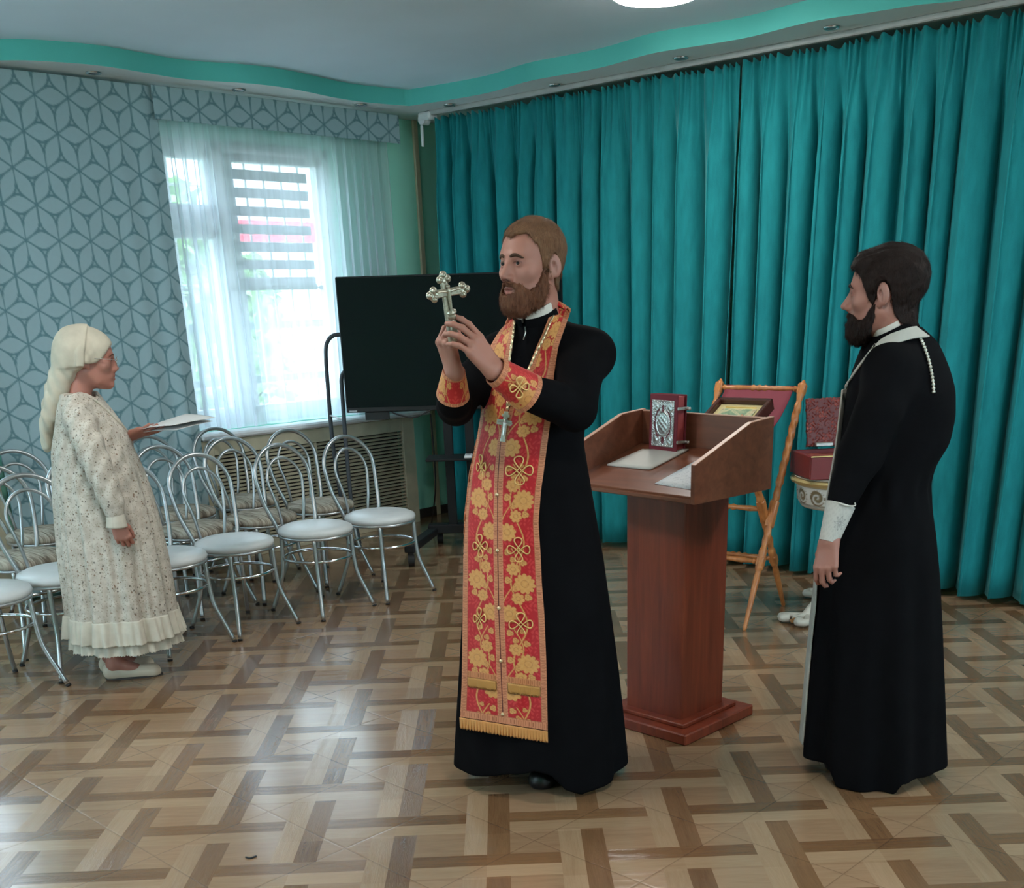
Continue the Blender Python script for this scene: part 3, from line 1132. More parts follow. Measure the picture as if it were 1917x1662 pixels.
def dup(root, label=None, group=None):
    r = root.copy(); COL.objects.link(r)
    for ch in list(root.children):
        c = ch.copy(); COL.objects.link(c); c.parent = r; c.matrix_parent_inverse = ch.matrix_parent_inverse
        for g in ch.children:
            d = g.copy(); COL.objects.link(d); d.parent = c; d.matrix_parent_inverse = g.matrix_parent_inverse
    if label:
        r['label'] = label
    if group:
        r['group'] = group
    return r


G1, G2, G3 = 'white-seated chairs in the front row', 'striped-seat chairs in the middle row', 'striped-seat chairs in the back row'
ch_w = make_chair('white', 'x', G1)
ch_s = make_chair('striped', 'x', G2)
seats = [
    ('w', (711, 963), 0, 'front-row silver chair with white seat nearest the television'),
    ('w', (590, 986), 1, 'front-row silver chair with white seat, second from the television'),
    ('w', (438, 1012), 0, 'front-row silver chair with white seat, third from the television'),
    ('w', (308, 1039), 0, 'front-row silver chair with white seat half hidden by the woman, before her'),
    ('w', (116, 1069), -4, 'front-row silver chair with white seat just behind the woman'),
    ('w', (-34, 1106), 3, 'front-row silver chair with white seat cut by the left photo edge'),
    ('s', (600, 942), 0, 'middle-row silver chair with striped beige seat nearest the television'),
    ('s', (489, 965), -3, 'middle-row silver chair with striped beige seat, second from the television'),
    ('s', (366, 986), 2, 'middle-row silver chair with striped beige seat, third from the television'),
    ('s', (213, 1015), 0, 'middle-row silver chair behind the woman, hidden by her dress'),
    ('s', (47, 1041), -2, 'middle-row silver chair with striped beige seat left of the woman'),
    ('s', (461, 934), 0, 'back-row silver chair with striped beige seat beside the radiator cover'),
    ('s', (339, 956), 2, 'back-row silver chair with striped beige seat below the held paper'),
    ('s', (84, 996), -3, 'back-row silver chair with striped beige seat behind the woman at left'),
]
for k, (kd, px, da, lb) in enumerate(seats):
    row = 0 if k < 6 else (1 if k < 11 else 2)
    src = ch_w if kd == 'w' else ch_s
    o = src if k in (0, 6) else dup(src)
    o['label'] = lb; o['group'] = (G1, G2, G3)[row]
    p = fl(px[0], px[1], .465)
    o.location = (p[0], p[1], 0)
    o.rotation_euler = (0, 0, ROOM_ANG + math.radians(da + 4))

# ================================================================== television on a wheeled stand
M_SCR = plain('black_screen', (.004, .004, .006), .14, 0, .0, spec=.3)
M_BEZ = plain('tv_bezel', (.012, .013, .014), .4)
M_MET = plain('black_metal', (.012, .013, .015), .45, .3)
TY = 7.70
tl_, bl_, tr_ = at(627, 518, TY), at(651, 770, TY), at(1052.5, 500, TY)
x0, x1 = tl_[0] - .003, tr_[0]
z0, z1 = .935, 1.772
tv = thing('television', 'large black flat television on a wheeled stand behind the priest', 'television', ((x0 + x1) / 2, TY, z0))
mb = MB(); mb.box(((x0 + x1) / 2, TY + .025, (z0 + z1) / 2), (x1 - x0, .04, z1 - z0), None, .006)
mb.box(((x0 + x1) / 2, TY + .06, z0 + .26), (.8, .05, .42), None, .01)
mb.build('casing', M_BEZ, tv)
mb = MB(); mb.box(((x0 + x1) / 2, TY + .003, (z0 + z1) / 2 + .012), (x1 - x0 - .014, .006, z1 - z0 - .04)); mb.build('screen', M_SCR, tv, 0)
mb = MB(); mb.box((x0 + .045, TY + .002, z0 + .010), (.05, .008, .010), None, .001); mb.build('logo_plate', plain('grey_mark', (.4, .42, .44), .4), tv)
mb = MB(); mb.box((x0 + .20, TY + .03, z0 - .025), (.16, .03, .05), None, .003); mb.build('sensor_box', M_BEZ, tv)
ts = thing('tv_stand', 'black wheeled stand carrying the television', 'tv stand', (-.50, 7.85, 0))
for xx in (-.575, -.43):
    mb = MB(); mb.box((xx, TY + .12, .79), (.06, .05, 1.34), None, .004); mb.build('column', M_MET, ts)
mb = MB(); mb.box((-.50, TY + .115, 1.35), (.70, .04, .09), None, .004); mb.build('mount_bracket', M_MET, ts)
mb = MB(); mb.box((-.50, TY + .01, .625), (.44, .26, .015), None, .004); mb.build('shelf', M_MET, ts)
mb = MB()
pf, pb = fl(770, 1045, .05), fl(824, 1003, .05)
for sx in (0, 1):
    a_ = np.array([pf[0], pf[1], .115]); b_ = np.array([pb[0], pb[1], .115])
    if sx:
        a_[0] = -1.0 - a_[0]; b_[0] = -1.0 - b_[0]
    dv = b_ - a_; Ln = np.linalg.norm(dv); dv /= Ln
    mb.box((a_ + b_) / 2, (Ln + .06, .07, .05), np.stack([dv, [-dv[1], dv[0], 0], [0, 0, 1.0]]), .006)
mb.box((-.50, TY + .12, .13), (.50, .10, .06), None, .006)
mb.build('base_frame', M_MET, ts)
for sx in (0, 1):
    for q in (pf, pb):
        xx = q[0] if not sx else -1.0 - q[0]
        mb = MB(); mb.lathe([(.012, -.022), (.038, -.02), (.038, .02), (.012, .022)], (xx, q[1], .038), (1, .1, 0), 18); mb.box((xx, q[1], .075), (.035, .035, .05), None, .004)
        mb.build('caster', M_BLKTIP, ts)
rm_ = thing('remote_control', 'small white remote lying on the shelf of the television stand', 'remote', (-.42, TY - .06, .633))
mb = MB(); mb.box((-.435, TY - .06, .641), (.05, .13, .016), None, .004); mb.build('body', M_PVC, rm_)
mb = MB(); mb.box((-.435, TY - .05, .650), (.03, .05, .003)); mb.build('button_pad', plain('grey_pad', (.3, .3, .32), .5), rm_)
mb = MB(); mb.tube(spline([at(728, 768, TY + .02), at(745, 776, TY), at(775, 781, TY), at(800, 771, TY), at(812, 764, TY + .02)], 24), .005, 6)
o = mb.build('power_cable', M_BLKTIP); tag(o, 'black cable looping below the television', 'cable')
mb = MB(); mb.tube(spline([at(806, 775, 8.2), at(811, 830, 8.25), at(814, 870, 8.3), at(815, 920, 8.4), np.array([-.80, 8.62, .025])], 24), .006, 6)
o = mb.build('power_cable', M_BLKTIP); tag(o, 'thin black cable hanging down the mint wall beside the television', 'cable')

# ---- bent-tube rack behind the chairs
rk = thing('tube_rack', 'dark bent-tube rack standing left of the television', 'rack', fl(676, 1034))
RY = 7.95
def rk_pts(L, xr_, yf):
    return L
p0 = fl(676, 1034, .01)
t1 = spline([at(640, 626, RY), at(624, 628, RY), at(613, 640, RY), at(610, 665, RY), at(615, 740, RY), at(623, 830, RY), at(637, 925, RY)], 40)
f1 = np.concatenate([t1, [np.array([t1[-1][0] + .03, RY - .02, .05])]])
mb = MB(); mb.tube(f1, .014, 10); mb.build('upright', M_DKM, rk, 180)
t2_ = spline([at(668, 680, RY - .12), at(652, 690, RY - .12), at(640, 705, RY - .12), at(641, 740, RY - .12), at(649, 850, RY - .12), at(658, 945, RY - .12)], 40)
f2 = np.concatenate([t2_, [np.array([t2_[-1][0] + .04, RY - .16, .05])]])
mb = MB(); mb.tube(f2, .014, 10); mb.build('upright', M_DKM, rk, 180)
mb = MB(); mb.tube([at(616, 777, RY), at(645, 786, RY - .12)], .006, 8); mb.build('cross_bar', M_PVC, rk, 180)
mb = MB(); mb.tube([np.array([f1[-1][0], RY, .05]), np.array([p0[0] - .03, p0[1] + .10, .045]), p0 + [0, 0, .02]], .02, 8); mb.build('foot', M_DKM, rk)
mb = MB(); mb.tube([f1[-1], f2[-1]], .016, 8); mb.build('foot_bar', M_DKM, rk)

# ================================================================== lectern
def wood(name, ca, cb, axis=2, rough=.3, sc=1.0):
    M = Mat(name); co = M.coord()
    v = [28 * sc] * 3; v[axis] = 2.2 * sc
    nz = M.noise(M.scale(co, tuple(v)), 1.0, 5, .6, .6)
    M.set(color=M.ramp(nz, [(.28, ca), (.72, cb)]), rough=rough, spec=.45)
    M.bump(M.noise(M.scale(co, tuple(3 * q for q in v)), 1.0, 2), .04, .001)
    return M.m


M_MAH = wood('mahogany_laminate', srgb(98, 40, 27), srgb(134, 62, 40), 2)
M_MAHH = wood('mahogany_laminate_flat', srgb(98, 56, 40), srgb(126, 76, 54), 0)
M_EDGE = plain('pale_edge_band', srgb(196, 150, 128), .45)
LA = fl(1300, 945, .925); LB = fl(1443, 915, .925)
ld = LB - LA; LD = np.linalg.norm(ld); ld /= LD
lw = np.array([-ld[1], ld[0], 0]); LW = .64
RL = np.stack([ld, lw, [0, 0, 1.0]])
zb = .925
le = thing('lectern', 'reddish brown wooden lectern with sloping tray top on a square column', 'lectern', LA + ld * .2 + lw * .3 - [0, 0, zb])
col_o = np.array([.544, 4.048, 0])
dc = np.array([.70, .715, 0]); dc /= np.linalg.norm(dc); wc = np.array([-dc[1], dc[0], 0])
RCc = np.stack([dc, wc, [0, 0, 1.0]])
CS = .275
cc = col_o + dc * CS / 2 + wc * CS / 2
mb = MB(); mb.box(cc + [0, 0, .50], (CS, CS, .89), RCc, .004); mb.build('column', M_MAH, le)
mb = MB(); mb.box(cc + [0, 0, .022], (.455, .455, .044), RCc, .005); mb.build('base_plate', M_MAH, le)
mb = MB(); mb.box(cc + [0, 0, .052], (.355, .355, .018), RCc, .004); mb.build('base_step', M_MAH, le)
def lp_(a, b, z): return LA + ld * a + lw * b + np.array([0, 0, z - zb])
T = .018
def side(b0, name='side_panel'):
    mb = MB()
    poly = [(0, 0), (0, .132), (.30, .245), (LD, .255), (LD, 0)]
    mb.prism(poly, T, LA + lw * b0, ld, [0, 0, 1], lw)
    o = mb.build(name, M_MAHH, le, 20)
    mb = MB()
    e = [(0, .132), (.30, .245), (LD, .255)]
    for q in range(2):
        a, b = np.array(e[q]), np.array(e[q + 1])
        mb.prism([a, b, b + [0, .0025], a + [0, .0025]], T, LA + lw * b0, ld, [0, 0, 1], lw)
    mb.build('edge_band', M_EDGE, o, 0)
    return o
side(0); side(LW - T)
mb = MB(); mb.box(lp_(LD - T / 2, LW / 2, zb + .125), (T, LW - 2 * T, .25), RL, .001); bk = mb.build('back_panel', M_MAHH, le)
mb = MB(); mb.box(lp_(LD - T / 2, LW / 2, zb + .2515), (T, LW - 2 * T, .003), RL); mb.build('edge_band', M_EDGE, bk)
SL = .25
sl_d = ld + np.array([0, 0, SL]); sl_d /= np.linalg.norm(sl_d)
RS = np.stack([sl_d, lw, np.cross(sl_d, lw)])
def on_tray(a, b, h=0.0):
    """point of the sloping board, a deep and b across, h above it"""
    return LA + ld * a + lw * b + np.array([0, 0, .025 + SL * a]) + RS[2] * h
mb = MB(); mb.box(on_tray((LD - T) / 2 - .004, LW / 2, -.011), ((LD - T - .008) / math.cos(math.atan(SL)), LW - 2 * T, .022), RS, .002); mb.build('tray_board', M_MAHH, le)
mb = MB(); mb.box(lp_(.009, LW / 2, zb + .008), (.022, LW - 2 * T - .002, .016), RL, .003); mb.build('front_rail', M_MAHH, le)
mb = MB(); mb.box(lp_(LD / 2, LW / 2, zb + .02), (LD - .05, LW - .05, .014), RL); mb.build('underside', M_MAHH, le)

# ---- gospel book standing on the tray
M_BURG = plain('burgundy_velvet', srgb(104, 22, 36), .7, 0, .08)
M_SIL = plain('silver_relief', (.62, .60, .56), .32, .9, .12, 60)
M_GILT = plain('gilt_metal', (.85, .62, .25), .3, .9)
M_PAGE = plain('page_edge', srgb(150, 60, 60), .6)
bk0 = on_tray(.335, .375)                        # lower right corner of the front cover
lean_u = np.array([ld[0] * .03, ld[1] * .03, 1.0]); lean_u /= np.linalg.norm(lean_u)
bw = lw * .985 + ld * .06; bw /= np.linalg.norm(bw)
bd = np.cross(lean_u, bw) * -1; bd = ld if bd @ ld < 0 else bd
bd = bd - lean_u * (bd @ lean_u); bd /= np.linalg.norm(bd)
BW, BH, BT = .150, .215, .052
gb = thing('gospel_book', 'red gospel book with silver relief cover standing on the lectern', 'book', bk0)
RBk = np.stack([bw, bd, lean_u])
def bp(a, b, c): return bk0 + bw * a + bd * b + lean_u * c
mb = MB(); mb.box(bp(BW / 2, .003, BH / 2), (BW, .006, BH), RBk, .0025); mb.build('front_cover', M_BURG, gb)
mb = MB(); mb.box(bp(BW / 2, BT - .003, BH / 2), (BW, .006, BH), RBk, .0025); mb.build('back_cover', M_BURG, gb)
mb = MB(); mb.box(bp(BW / 2 + .003, BT / 2, BH / 2), (BW - .012, BT - .012, BH - .012), RBk); mb.build('page_block', M_PAGE, gb)
mb = MB(); mb.box(bp(BW - .004, BT / 2, BH / 2), (.008, BT, BH), RBk, .003); mb.build('spine', M_BURG, gb)
# silver plate with medallions
gx, gz = np.meshgrid(np.linspace(0, 1, 90), np.linspace(0, 1, 140), indexing='ij')
PX, PZ = gx * .118 - .059, gz * .172 - .086
hgt = np.zeros(gx.shape) + .0012
fr_ = np.minimum(np.minimum(PX + .059, .059 - PX), np.minimum(PZ + .086, .086 - PZ))
hgt += .0022 * np.exp(-((fr_ - .003) / .0018) ** 2)
hgt += .0010 * (np.sin(PX * 420 + 2 * np.sin(PZ * 210)) * np.sin(PZ * 380 + np.sin(PX * 300)))
for cx_, cz_, rx, rz in [(-.036, .062, .016, .019), (.036, .062, .016, .019), (-.036, -.062, .016, .019), (.036, -.062, .016, .019), (0, 0, .034, .045)]:
    rr = np.hypot((PX - cx_) / rx, (PZ - cz_) / rz)
    inside = rr < 1
    hgt = np.where(inside, .0022 + .003 * np.clip(1 - rr ** 2, 0, 1) * (1 + .35 * np.sin(PZ * 300 + cx_ * 900) * np.sin(PX * 260)), hgt)
    hgt += .0024 * np.exp(-((rr - 1) / .09) ** 2)
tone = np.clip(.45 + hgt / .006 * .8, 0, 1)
gap = ((np.abs(np.hypot(PX / .043, PZ / .056) - 1) < .07) & (np.abs(PX) > .018)) | ((np.abs(PX) < .006) & (np.abs(PZ - .055) < .013)) | ((np.abs(PX) < .006) & (np.abs(PZ + .062) < .012))
red = np.where(gap, 1.0, 0.0)
P = bk0 + (BW / 2 + PX[..., None]) * bw - bd * (hgt[..., None] + .0003) + lean_u * (BH / 2 + PZ[..., None])
M_RELIEF = Mat('silver_cover_plate')
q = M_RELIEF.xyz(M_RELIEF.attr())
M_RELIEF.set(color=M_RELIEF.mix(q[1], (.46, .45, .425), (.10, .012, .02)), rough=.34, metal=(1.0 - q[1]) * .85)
mb = MB(); mb.grid(P)
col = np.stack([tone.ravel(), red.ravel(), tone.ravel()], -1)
mb.build('silver_plate', M_RELIEF.m, gb, 180, col)
mb = MB()
for q in range(4):
    pass
for zc in (.165, .042):
    mb = MB(); mb.box(bp(-.004, BT / 2, zc), (.007, BT + .006, .012), RBk, .002); mb.lathe([(.002, 0), (.007, .003), (.005, .012), (.007, .018), (.002, .022)], bp(-.006, BT * .8, zc), -bw, 10)
    mb.build('clasp', M_SIL, gb)
# ---- papers on the tray
M_PAPER = plain('white_paper', srgb(214, 214, 212), .7, 0, .02)
def sheet(name, label, cat, pts, mat, th=.004, lines=False):
    """thin paper with corners given on the tray"""
    a, b, c, d = [on_tray(*p) for p in pts]
    mb = MB()
    n = RS[2]
    G = np.zeros((9, 9, 3))
    for i in range(9):
        for j in range(9):
            s, t = i / 8, j / 8
            G[i, j] = (a * (1 - s) * (1 - t) + b * s * (1 - t) + c * s * t + d * (1 - s) * t) + n * (th + .004 * (s - .5) ** 2)
    mb.grid(G)
    o = mb.build(name, mat, None, 180)
    so = o.modifiers.new('thick', 'SOLIDIFY'); so.thickness = th; so.offset = -1
    tag(o, label, cat)
    return o


M_PRINT = Mat('printed_paper'); co = M_PRINT.coord()
x, y, z = M_PRINT.xyz(co)
row = (z * 330).fract().lt(.30)
wd_ = M_PRINT.noise(M_PRINT.scale(co, (120, 120, 60)), 1.0, 2).gt(.53)
M_PRINT.set(color=M_PRINT.mix(row * wd_ * .45, srgb(196, 198, 200), srgb(90, 96, 110)), rough=.7)
sheet('booklet', 'open cream booklet lying in front of the red gospel book', 'booklet', [(.165, .575), (.17, .357), (.375, .345), (.335, .545)], plain('cream_paper', srgb(182, 178, 170), .7, 0, .02), .007)
sheet('printed_sheet', 'white printed sheet at the right side of the lectern tray', 'paper', [(.062, .238), (.05, .03), (.355, .03), (.345, .235)], M_PRINT.m, .002)

# ================================================================== folding stand with cloth (analogion)
M_OAK = wood('honey_oak', srgb(150, 88, 44), srgb(196, 128, 72), 2, .35)
M_CLOTH = plain('burgundy_cloth', srgb(116, 40, 52), .8, 0, .05)
F = fl(1393, 1180); Bf = fl(1478, 1135)
fd = Bf - F; FD = np.linalg.norm(fd); fd /= FD
fn = np.array([fd[1], -fd[0], 0])                # to the right of the stand
T_ = onpl(1505, 712, F, fn)
SW = .47
st = thing('folding_stand', 'carved honey-coloured folding wooden stand with red cloth behind the lectern', 'icon stand', (F + Bf) / 2 - fn * SW / 2)
cross = onpl(1440, 958, F, fn)
Tb = Bf + (cross - Bf) / np.linalg.norm(cross - Bf) * np.linalg.norm(T_ - F) * .93   # low front top end


def turned_leg(p, q, name, off):
    p, q = p + off, q + off
    d = q - p; L = np.linalg.norm(d); d /= L
    prof = [(.008, 0), (.012, .01), (.013, .015), (.011, .02), (.017, .2), (.014, .235), (.022, .25), (.020, .262), (.02, .30), (.022, .32), (.014, .335), (.018, .36), (.018, .56), (.014, .575), (.021, .59), (.021, .60)]
    prof += [(.018, .61), (.018, .90), (.013, .915), (.017, .93), (.02, .94), (.021, .985), (.012, .99), (.006, 1.0)]
    n = 18
    mb = MB(); ang = np.arange(n) / n * 2 * PI
    zz = np.linspace(0, 1, 150); rr = np.interp(zz, [a for _, a in prof], [a for a, _ in prof])
    ref = np.array([0, 0, 1.0]); u = np.cross(ref, d); u /= np.linalg.norm(u); w = np.cross(d, u)
    V = []
    for k, z in enumerate(zz):
        tw = (.615 < z < .895) or (.365 < z < .55)
        rad = rr[k] * (1 + (.16 if tw else 0) * np.sin(3 * ang + z * L * 95))
        V.append(p + d * z * L + rad[:, None] * (np.cos(ang)[:, None] * u + np.sin(ang)[:, None] * w))
    mb.v.append(np.concatenate(V)); mb.n = n * 150
    for k in range(149):
        for a in range(n):
            mb.f.append((k * n + a, k * n + (a + 1) % n, (k + 1) * n + (a + 1) % n, (k + 1) * n + a))
    mb.f.append(tuple(range(n))[::-1]); mb.f.append(tuple(149 * n + a for a in range(n)))
    # square blocks where the rails join
    Rb = np.stack([d, fn, np.cross(d, fn)])
    cz = np.dot(cross + off - p, d)
    for s_, ln in ((np.dot(cross - F, fd) and cz, .14), (L * .275, .05), (L * .965, .055)):
        mb.box(p + d * s_, (ln, .042, .036), Rb, .005)
    o = mb.build(name, M_OAK, st, 40)
    return o


for off in (np.zeros(3), -fn * SW):
    turned_leg(F, T_, 'leg', off + fn * .0)
    turned_leg(Bf, Tb, 'leg', off * (1 - .07 / SW) - fn * .035)
def rail(p, name, r=.013, inset=.02):
    mb = MB(); L = SW - 2 * inset
    prof = [(.009, 0), (.012, .02), (.016, .04), (.010, .06), (.015, .2), (.011, .38), (.018, .42), (.011, .46), (.019, .5), (.011, .54), (.018, .58), (.011, .62), (.015, .8), (.010, .94), (.016, .96), (.012, .98), (.009, 1)]
    mb.lathe([(a * r / .013, b * L) for a, b in prof], p - fn * inset, -fn, 14)
    mb.build(name, M_OAK, st, 50)
leg_pt = lambda t: F + (T_ - F) * t
rail(leg_pt(.965), 'rail'); rail(F + (T_ - F) * .275, 'rail'); rail(Bf + (Tb - Bf) * .275, 'rail'); rail(cross + np.array([0, 0, .01]), 'rail'); rail(Bf + (Tb - Bf) * .965, 'rail')
# sling of cloth between the two top rails
top_b, top_f = leg_pt(.965), Bf + (Tb - Bf) * .965
G = []
for s in np.linspace(.045, SW - .04, 14):
    prof = []
    for t in np.linspace(0, 1, 22):
        c = top_b * (1 - t) + top_f * t
        c = c + np.array([0, 0, -.15 * math.sin(PI * min(t * 1.02, 1)) * (1 - .25 * t) + .014 * (1 - t)])
        c = c + fd * .012 * (1 - t)
        prof.append(c - fn * s)
    G.append(prof)
mb = MB(); mb.grid(np.array(G)); o = mb.build('cloth_sling', M_CLOTH, st, 180)
so = o.modifiers.new('thick', 'SOLIDIFY'); so.thickness = .004
# ---- icon in a dark wooden case resting in the sling
M_DKW = wood('dark_icon_case', srgb(52, 24, 20), srgb(80, 40, 32), 0, .3)
M_GOLD = plain('pale_gold_border', srgb(196, 180, 130), .35, .45)
ic = thing('framed_icon', 'icon in a dark wooden case with gold border leaning on the red cloth', 'icon', top_b * .5 + top_f * .5)
i0 = at(1447, 745, 5.72)                         # upper right corner
iu = (top_b - top_f); iu[2] = 0; iu /= np.linalg.norm(iu)
ia = iu * math.cos(math.radians(24)) + np.array([0, 0, 1.0]) * math.sin(math.radians(24))   # up the slope
iw = fn
inn = np.cross(iw, ia); inn = inn if inn[2] > 0 else -inn
IW, IL, IT = .30, .38, .06
ico = i0 - ia * IL - iw * IW - inn * IT
Ri = np.stack([iw, ia, inn])
def ip(a, b, c): return ico + iw * a + ia * b + inn * c
mb = MB()
mb.box(ip(IW / 2, IL / 2, .006), (IW, IL, .012), Ri, .002)
for a, b, c, d in ((IW / 2, .012, IW, .024), (IW / 2, IL - .012, IW, .024), (.012, IL / 2, .024, IL), (IW - .012, IL / 2, .024, IL)):
    mb.box(ip(a, b, IT / 2), (c, d, IT), Ri, .004)
mb.build('case', M_DKW, ic)
mb = MB(); mb.box(ip(IW / 2, IL / 2, .026), (IW - .05, IL - .05, .018), Ri, .002); mb.build('gold_border', M_GOLD, ic)
M_ICON = Mat('icon_painting'); co = M_ICON.coord()
nz = M_ICON.noise(co, 16, 4, .6, .8)
M_ICON.set(color=M_ICON.ramp(nz, [(.30, srgb(70, 92, 74)), (.45, srgb(116, 140, 110)), (.56, srgb(190, 176, 140)), (.70, srgb(96, 70, 50))]), rough=.3)
mb = MB(); mb.box(ip(IW / 2, IL / 2 - .01, .036), (IW - .11, IL - .13, .004), Ri); mb.build('painted_panel', M_ICON.m, ic, 0)
mb = MB(); mb.box(ip(IW / 2, IL - .058, .037), (IW - .13, .006, .006), Ri, .001); mb.build('gilt_strip', M_GILT, ic)
mb = MB(); mb.tube(spline([ip(IW + .004, IL * .62, .028), ip(IW + .012, IL * .62 + .012, .03), ip(IW + .012, IL * .62 + .02, .022), ip(IW + .004, IL * .62 + .024, .02)], 12), .0025, 6); mb.build('hook', M_GILT, ic)

# ================================================================== gilded stand with open red casket
M_WHG = plain('white_enamel', srgb(196, 190, 176), .4, 0, .04)
M_REL = Mat('white_gilt_ornament')
q = M_REL.xyz(M_REL.attr())
M_REL.set(color=M_REL.mix(q[0], srgb(206, 202, 192), srgb(120, 104, 76)), rough=.4); M_REL = M_REL.m
pc = at(1583, 1000, 5.75); pc[2] = 0
ps = thing('ornate_pedestal', 'white and gold ornate pedestal partly hidden behind the clergyman at right', 'pedestal', pc)
th_, hh = np.meshgrid(np.linspace(0, 2 * PI, 220), np.linspace(0, 1, 40), indexing='ij')
zz = .585 + hh * .10
Ro = .262 - .012 * (1 - hh) - .02 * np.clip((.15 - hh) / .15, 0, 1)
nsc = 14; ph = th_ * nsc
a_ = np.mod(ph, 2 * PI) - PI; b_ = (hh - .52) * 5.2
rr = np.hypot(a_ * .85, b_ * 1.0)
orn = np.clip(np.sin(rr * 4.4 - np.arctan2(b_, a_) * 1.0), 0, 1) * (rr < 2.0) * (hh > .1)
Rr_ = Ro + .005 * orn
P = np.stack([pc[0] + Rr_ * np.cos(th_), pc[1] + Rr_ * np.sin(th_), zz], -1)
mb = MB(); mb.grid(P); mb.build('carved_frieze', M_REL, ps, 180, np.repeat((1 - orn).reshape(-1, 1) * np.clip((rr < 2.1) * (hh > .12), 0, 1).reshape(-1, 1), 3, 1))
mb = MB(); mb.lathe([(.20, .675), (.262, .684), (.275, .692), (.292, .70), (.298, .712), (.292, .722), (.15, .724)], pc, None, 64); mb.build('gilt_rim', plain('gilded_rim', srgb(214, 188, 128), .35, .5), ps, 40)
mb = MB(); mb.lathe([(.05, .724), (.275, .724), (.28, .730), (.10, .734)], pc, None, 48); mb.build('top_plate', M_WHG, ps, 40)
mb = MB(); mb.lathe([(.03, .06), (.045, .08), (.03, .12), (.05, .2), (.06, .26), (.035, .36), (.03, .46), (.05, .50), (.12, .56), (.235, .575), (.245, .588), (.10, .60)], pc, None, 32); mb.build('stem', M_WHG, ps, 50)
foot_ang = [math.atan2(*(fl(1500, 1165)[:2] - pc[:2])[::-1])]
foot_ang += [foot_ang[0] + 2 * PI / 3, foot_ang[0] - 2 * PI / 3]
for k, fa in enumerate(foot_ang):
    u = np.array([math.cos(fa), math.sin(fa), 0]); v = np.array([-u[1], u[0], 0])
    pts = spline([pc + u * .02 + [0, 0, .13], pc + u * .12 + [0, 0, .12], pc + u * .21 + [0, 0, .07], pc + u * .27 + [0, 0, .03], pc + u * .34 + [0, 0, .028]], 20)
    mb = MB(); mb.tube(pts, np.linspace(.03, .02, 20), 10)
    for sgn in (-1, 1):
        sp2 = spline([pc + u * .25 + [0, 0, .03], pc + u * .30 + v * sgn * .05 + [0, 0, .028], pc + u * .345 + v * sgn * .085 + [0, 0, .028], pc + u * .37 + v * sgn * .055 + [0, 0, .028], pc + u * .345 + v * sgn * .035 + [0, 0, .028]], 18)
        mb.tube(sp2, np.linspace(.016, .024, 18), 8)
    mb.build('scroll_foot', M_WHG, ps, 180)
    mb = MB(); mb.tube([pc + u * .2 + [0, 0, .045], pc + u * .36 + [0, 0, .02]], .012, 8); mb.build('gilt_scroll', plain('gilded_scroll', srgb(190, 140, 90), .35, .5), ps)
bx = thing('open_casket', 'open dark red casket with patterned lid standing on the ornate pedestal', 'casket', pc + [0, 0, .735])
u = np.array([1.0, .12, 0]); u /= np.linalg.norm(u); v = np.array([-u[1], u[0], 0]); Rx = np.stack([u, v, [0, 0, 1.0]])
bc = pc + np.array([.01, -.02, .735])
M_REDB = plain('red_lacquer', srgb(112, 30, 30), .35, 0, .06)
mb = MB()
for a, b, c, d in ((0, -.145, .56, .02), (0, .145, .56, .02), (-.27, 0, .02, .27), (.27, 0, .02, .27)):
    mb.box(bc + u * a + v * b + [0, 0, .055], (c, d, .11), Rx, .003)
mb.box(bc + [0, 0, .006], (.54, .28, .012), Rx)
mb.build('box', M_REDB, bx)
mb = MB(); mb.box(bc + [0, 0, .085], (.52, .27, .01), Rx); mb.build('lining', plain('red_lining', srgb(120, 52, 40), .8), bx, 0)
mb = MB(); mb.box(bc + v * -.156 + [0, 0, .112], (.57, .006, .006), Rx, .001); mb.build('gilt_strip', M_GILT, bx)
lu = np.array([0, 0, 1.0]) * math.cos(math.radians(12)) + v * math.sin(math.radians(12)); lv = np.cross(lu, u)
lc = bc + v * .14 + [0, 0, .125]
th_, hh = np.meshgrid(np.linspace(-.20, .27, 150), np.linspace(0, .235, 80), indexing='ij')
orn = np.clip(np.sin(th_ * 190 + 1.8 * np.sin(hh * 120)) * np.sin(hh * 170 + 1.6 * np.sin(th_ * 150)) * 3, 0, 1)
M_LID = Mat('red_carved_lid'); q = M_LID.xyz(M_LID.attr())
M_LID.set(color=M_LID.mix(q[0], srgb(92, 26, 24), srgb(172, 74, 58)), rough=.5)
P = lc + th_[..., None] * u + hh[..., None] * lu - np.cross(u, lu) * 0 + (np.cross(lu, u) * .003) * orn[..., None]
mb = MB(); mb.grid(P); lid = mb.build('lid', M_LID.m, bx, 180, np.repeat(orn.reshape(-1, 1), 3, 1))
so = lid.modifiers.new('thick', 'SOLIDIFY'); so.thickness = .018; so.offset = 0
mb = MB(); mb.box(lc + u * -.12 + lu * .012 - v * .03, (.09, .03, .018), Rx, .003); mb.build('hinge_plate', M_SIL, bx)

mb = MB(); mb.tube(spline([fl(460, 1604, .003), fl(468, 1606, .003), fl(480, 1602, .003)], 8), .0028, 6)
o = mb.build('hairpin', M_BLKTIP); tag(o, 'small black hairpin lying on the floor in the foreground', 'hairpin')
# ================================================================== people: shared modelling
def unit(v):
    v = np.asarray(v, float); return v / np.linalg.norm(v)


def frame(fwd, up=(0, 0, 1.0)):
    """rows: person's left, forward, up"""
    f = unit(fwd); u = np.asarray(up, float); u = unit(u - f * (u @ f)); l = np.cross(u, f) * -1
    l = np.cross(f, u) * -1 if False else np.cross(u, f)
    return np.stack([l, f, u])


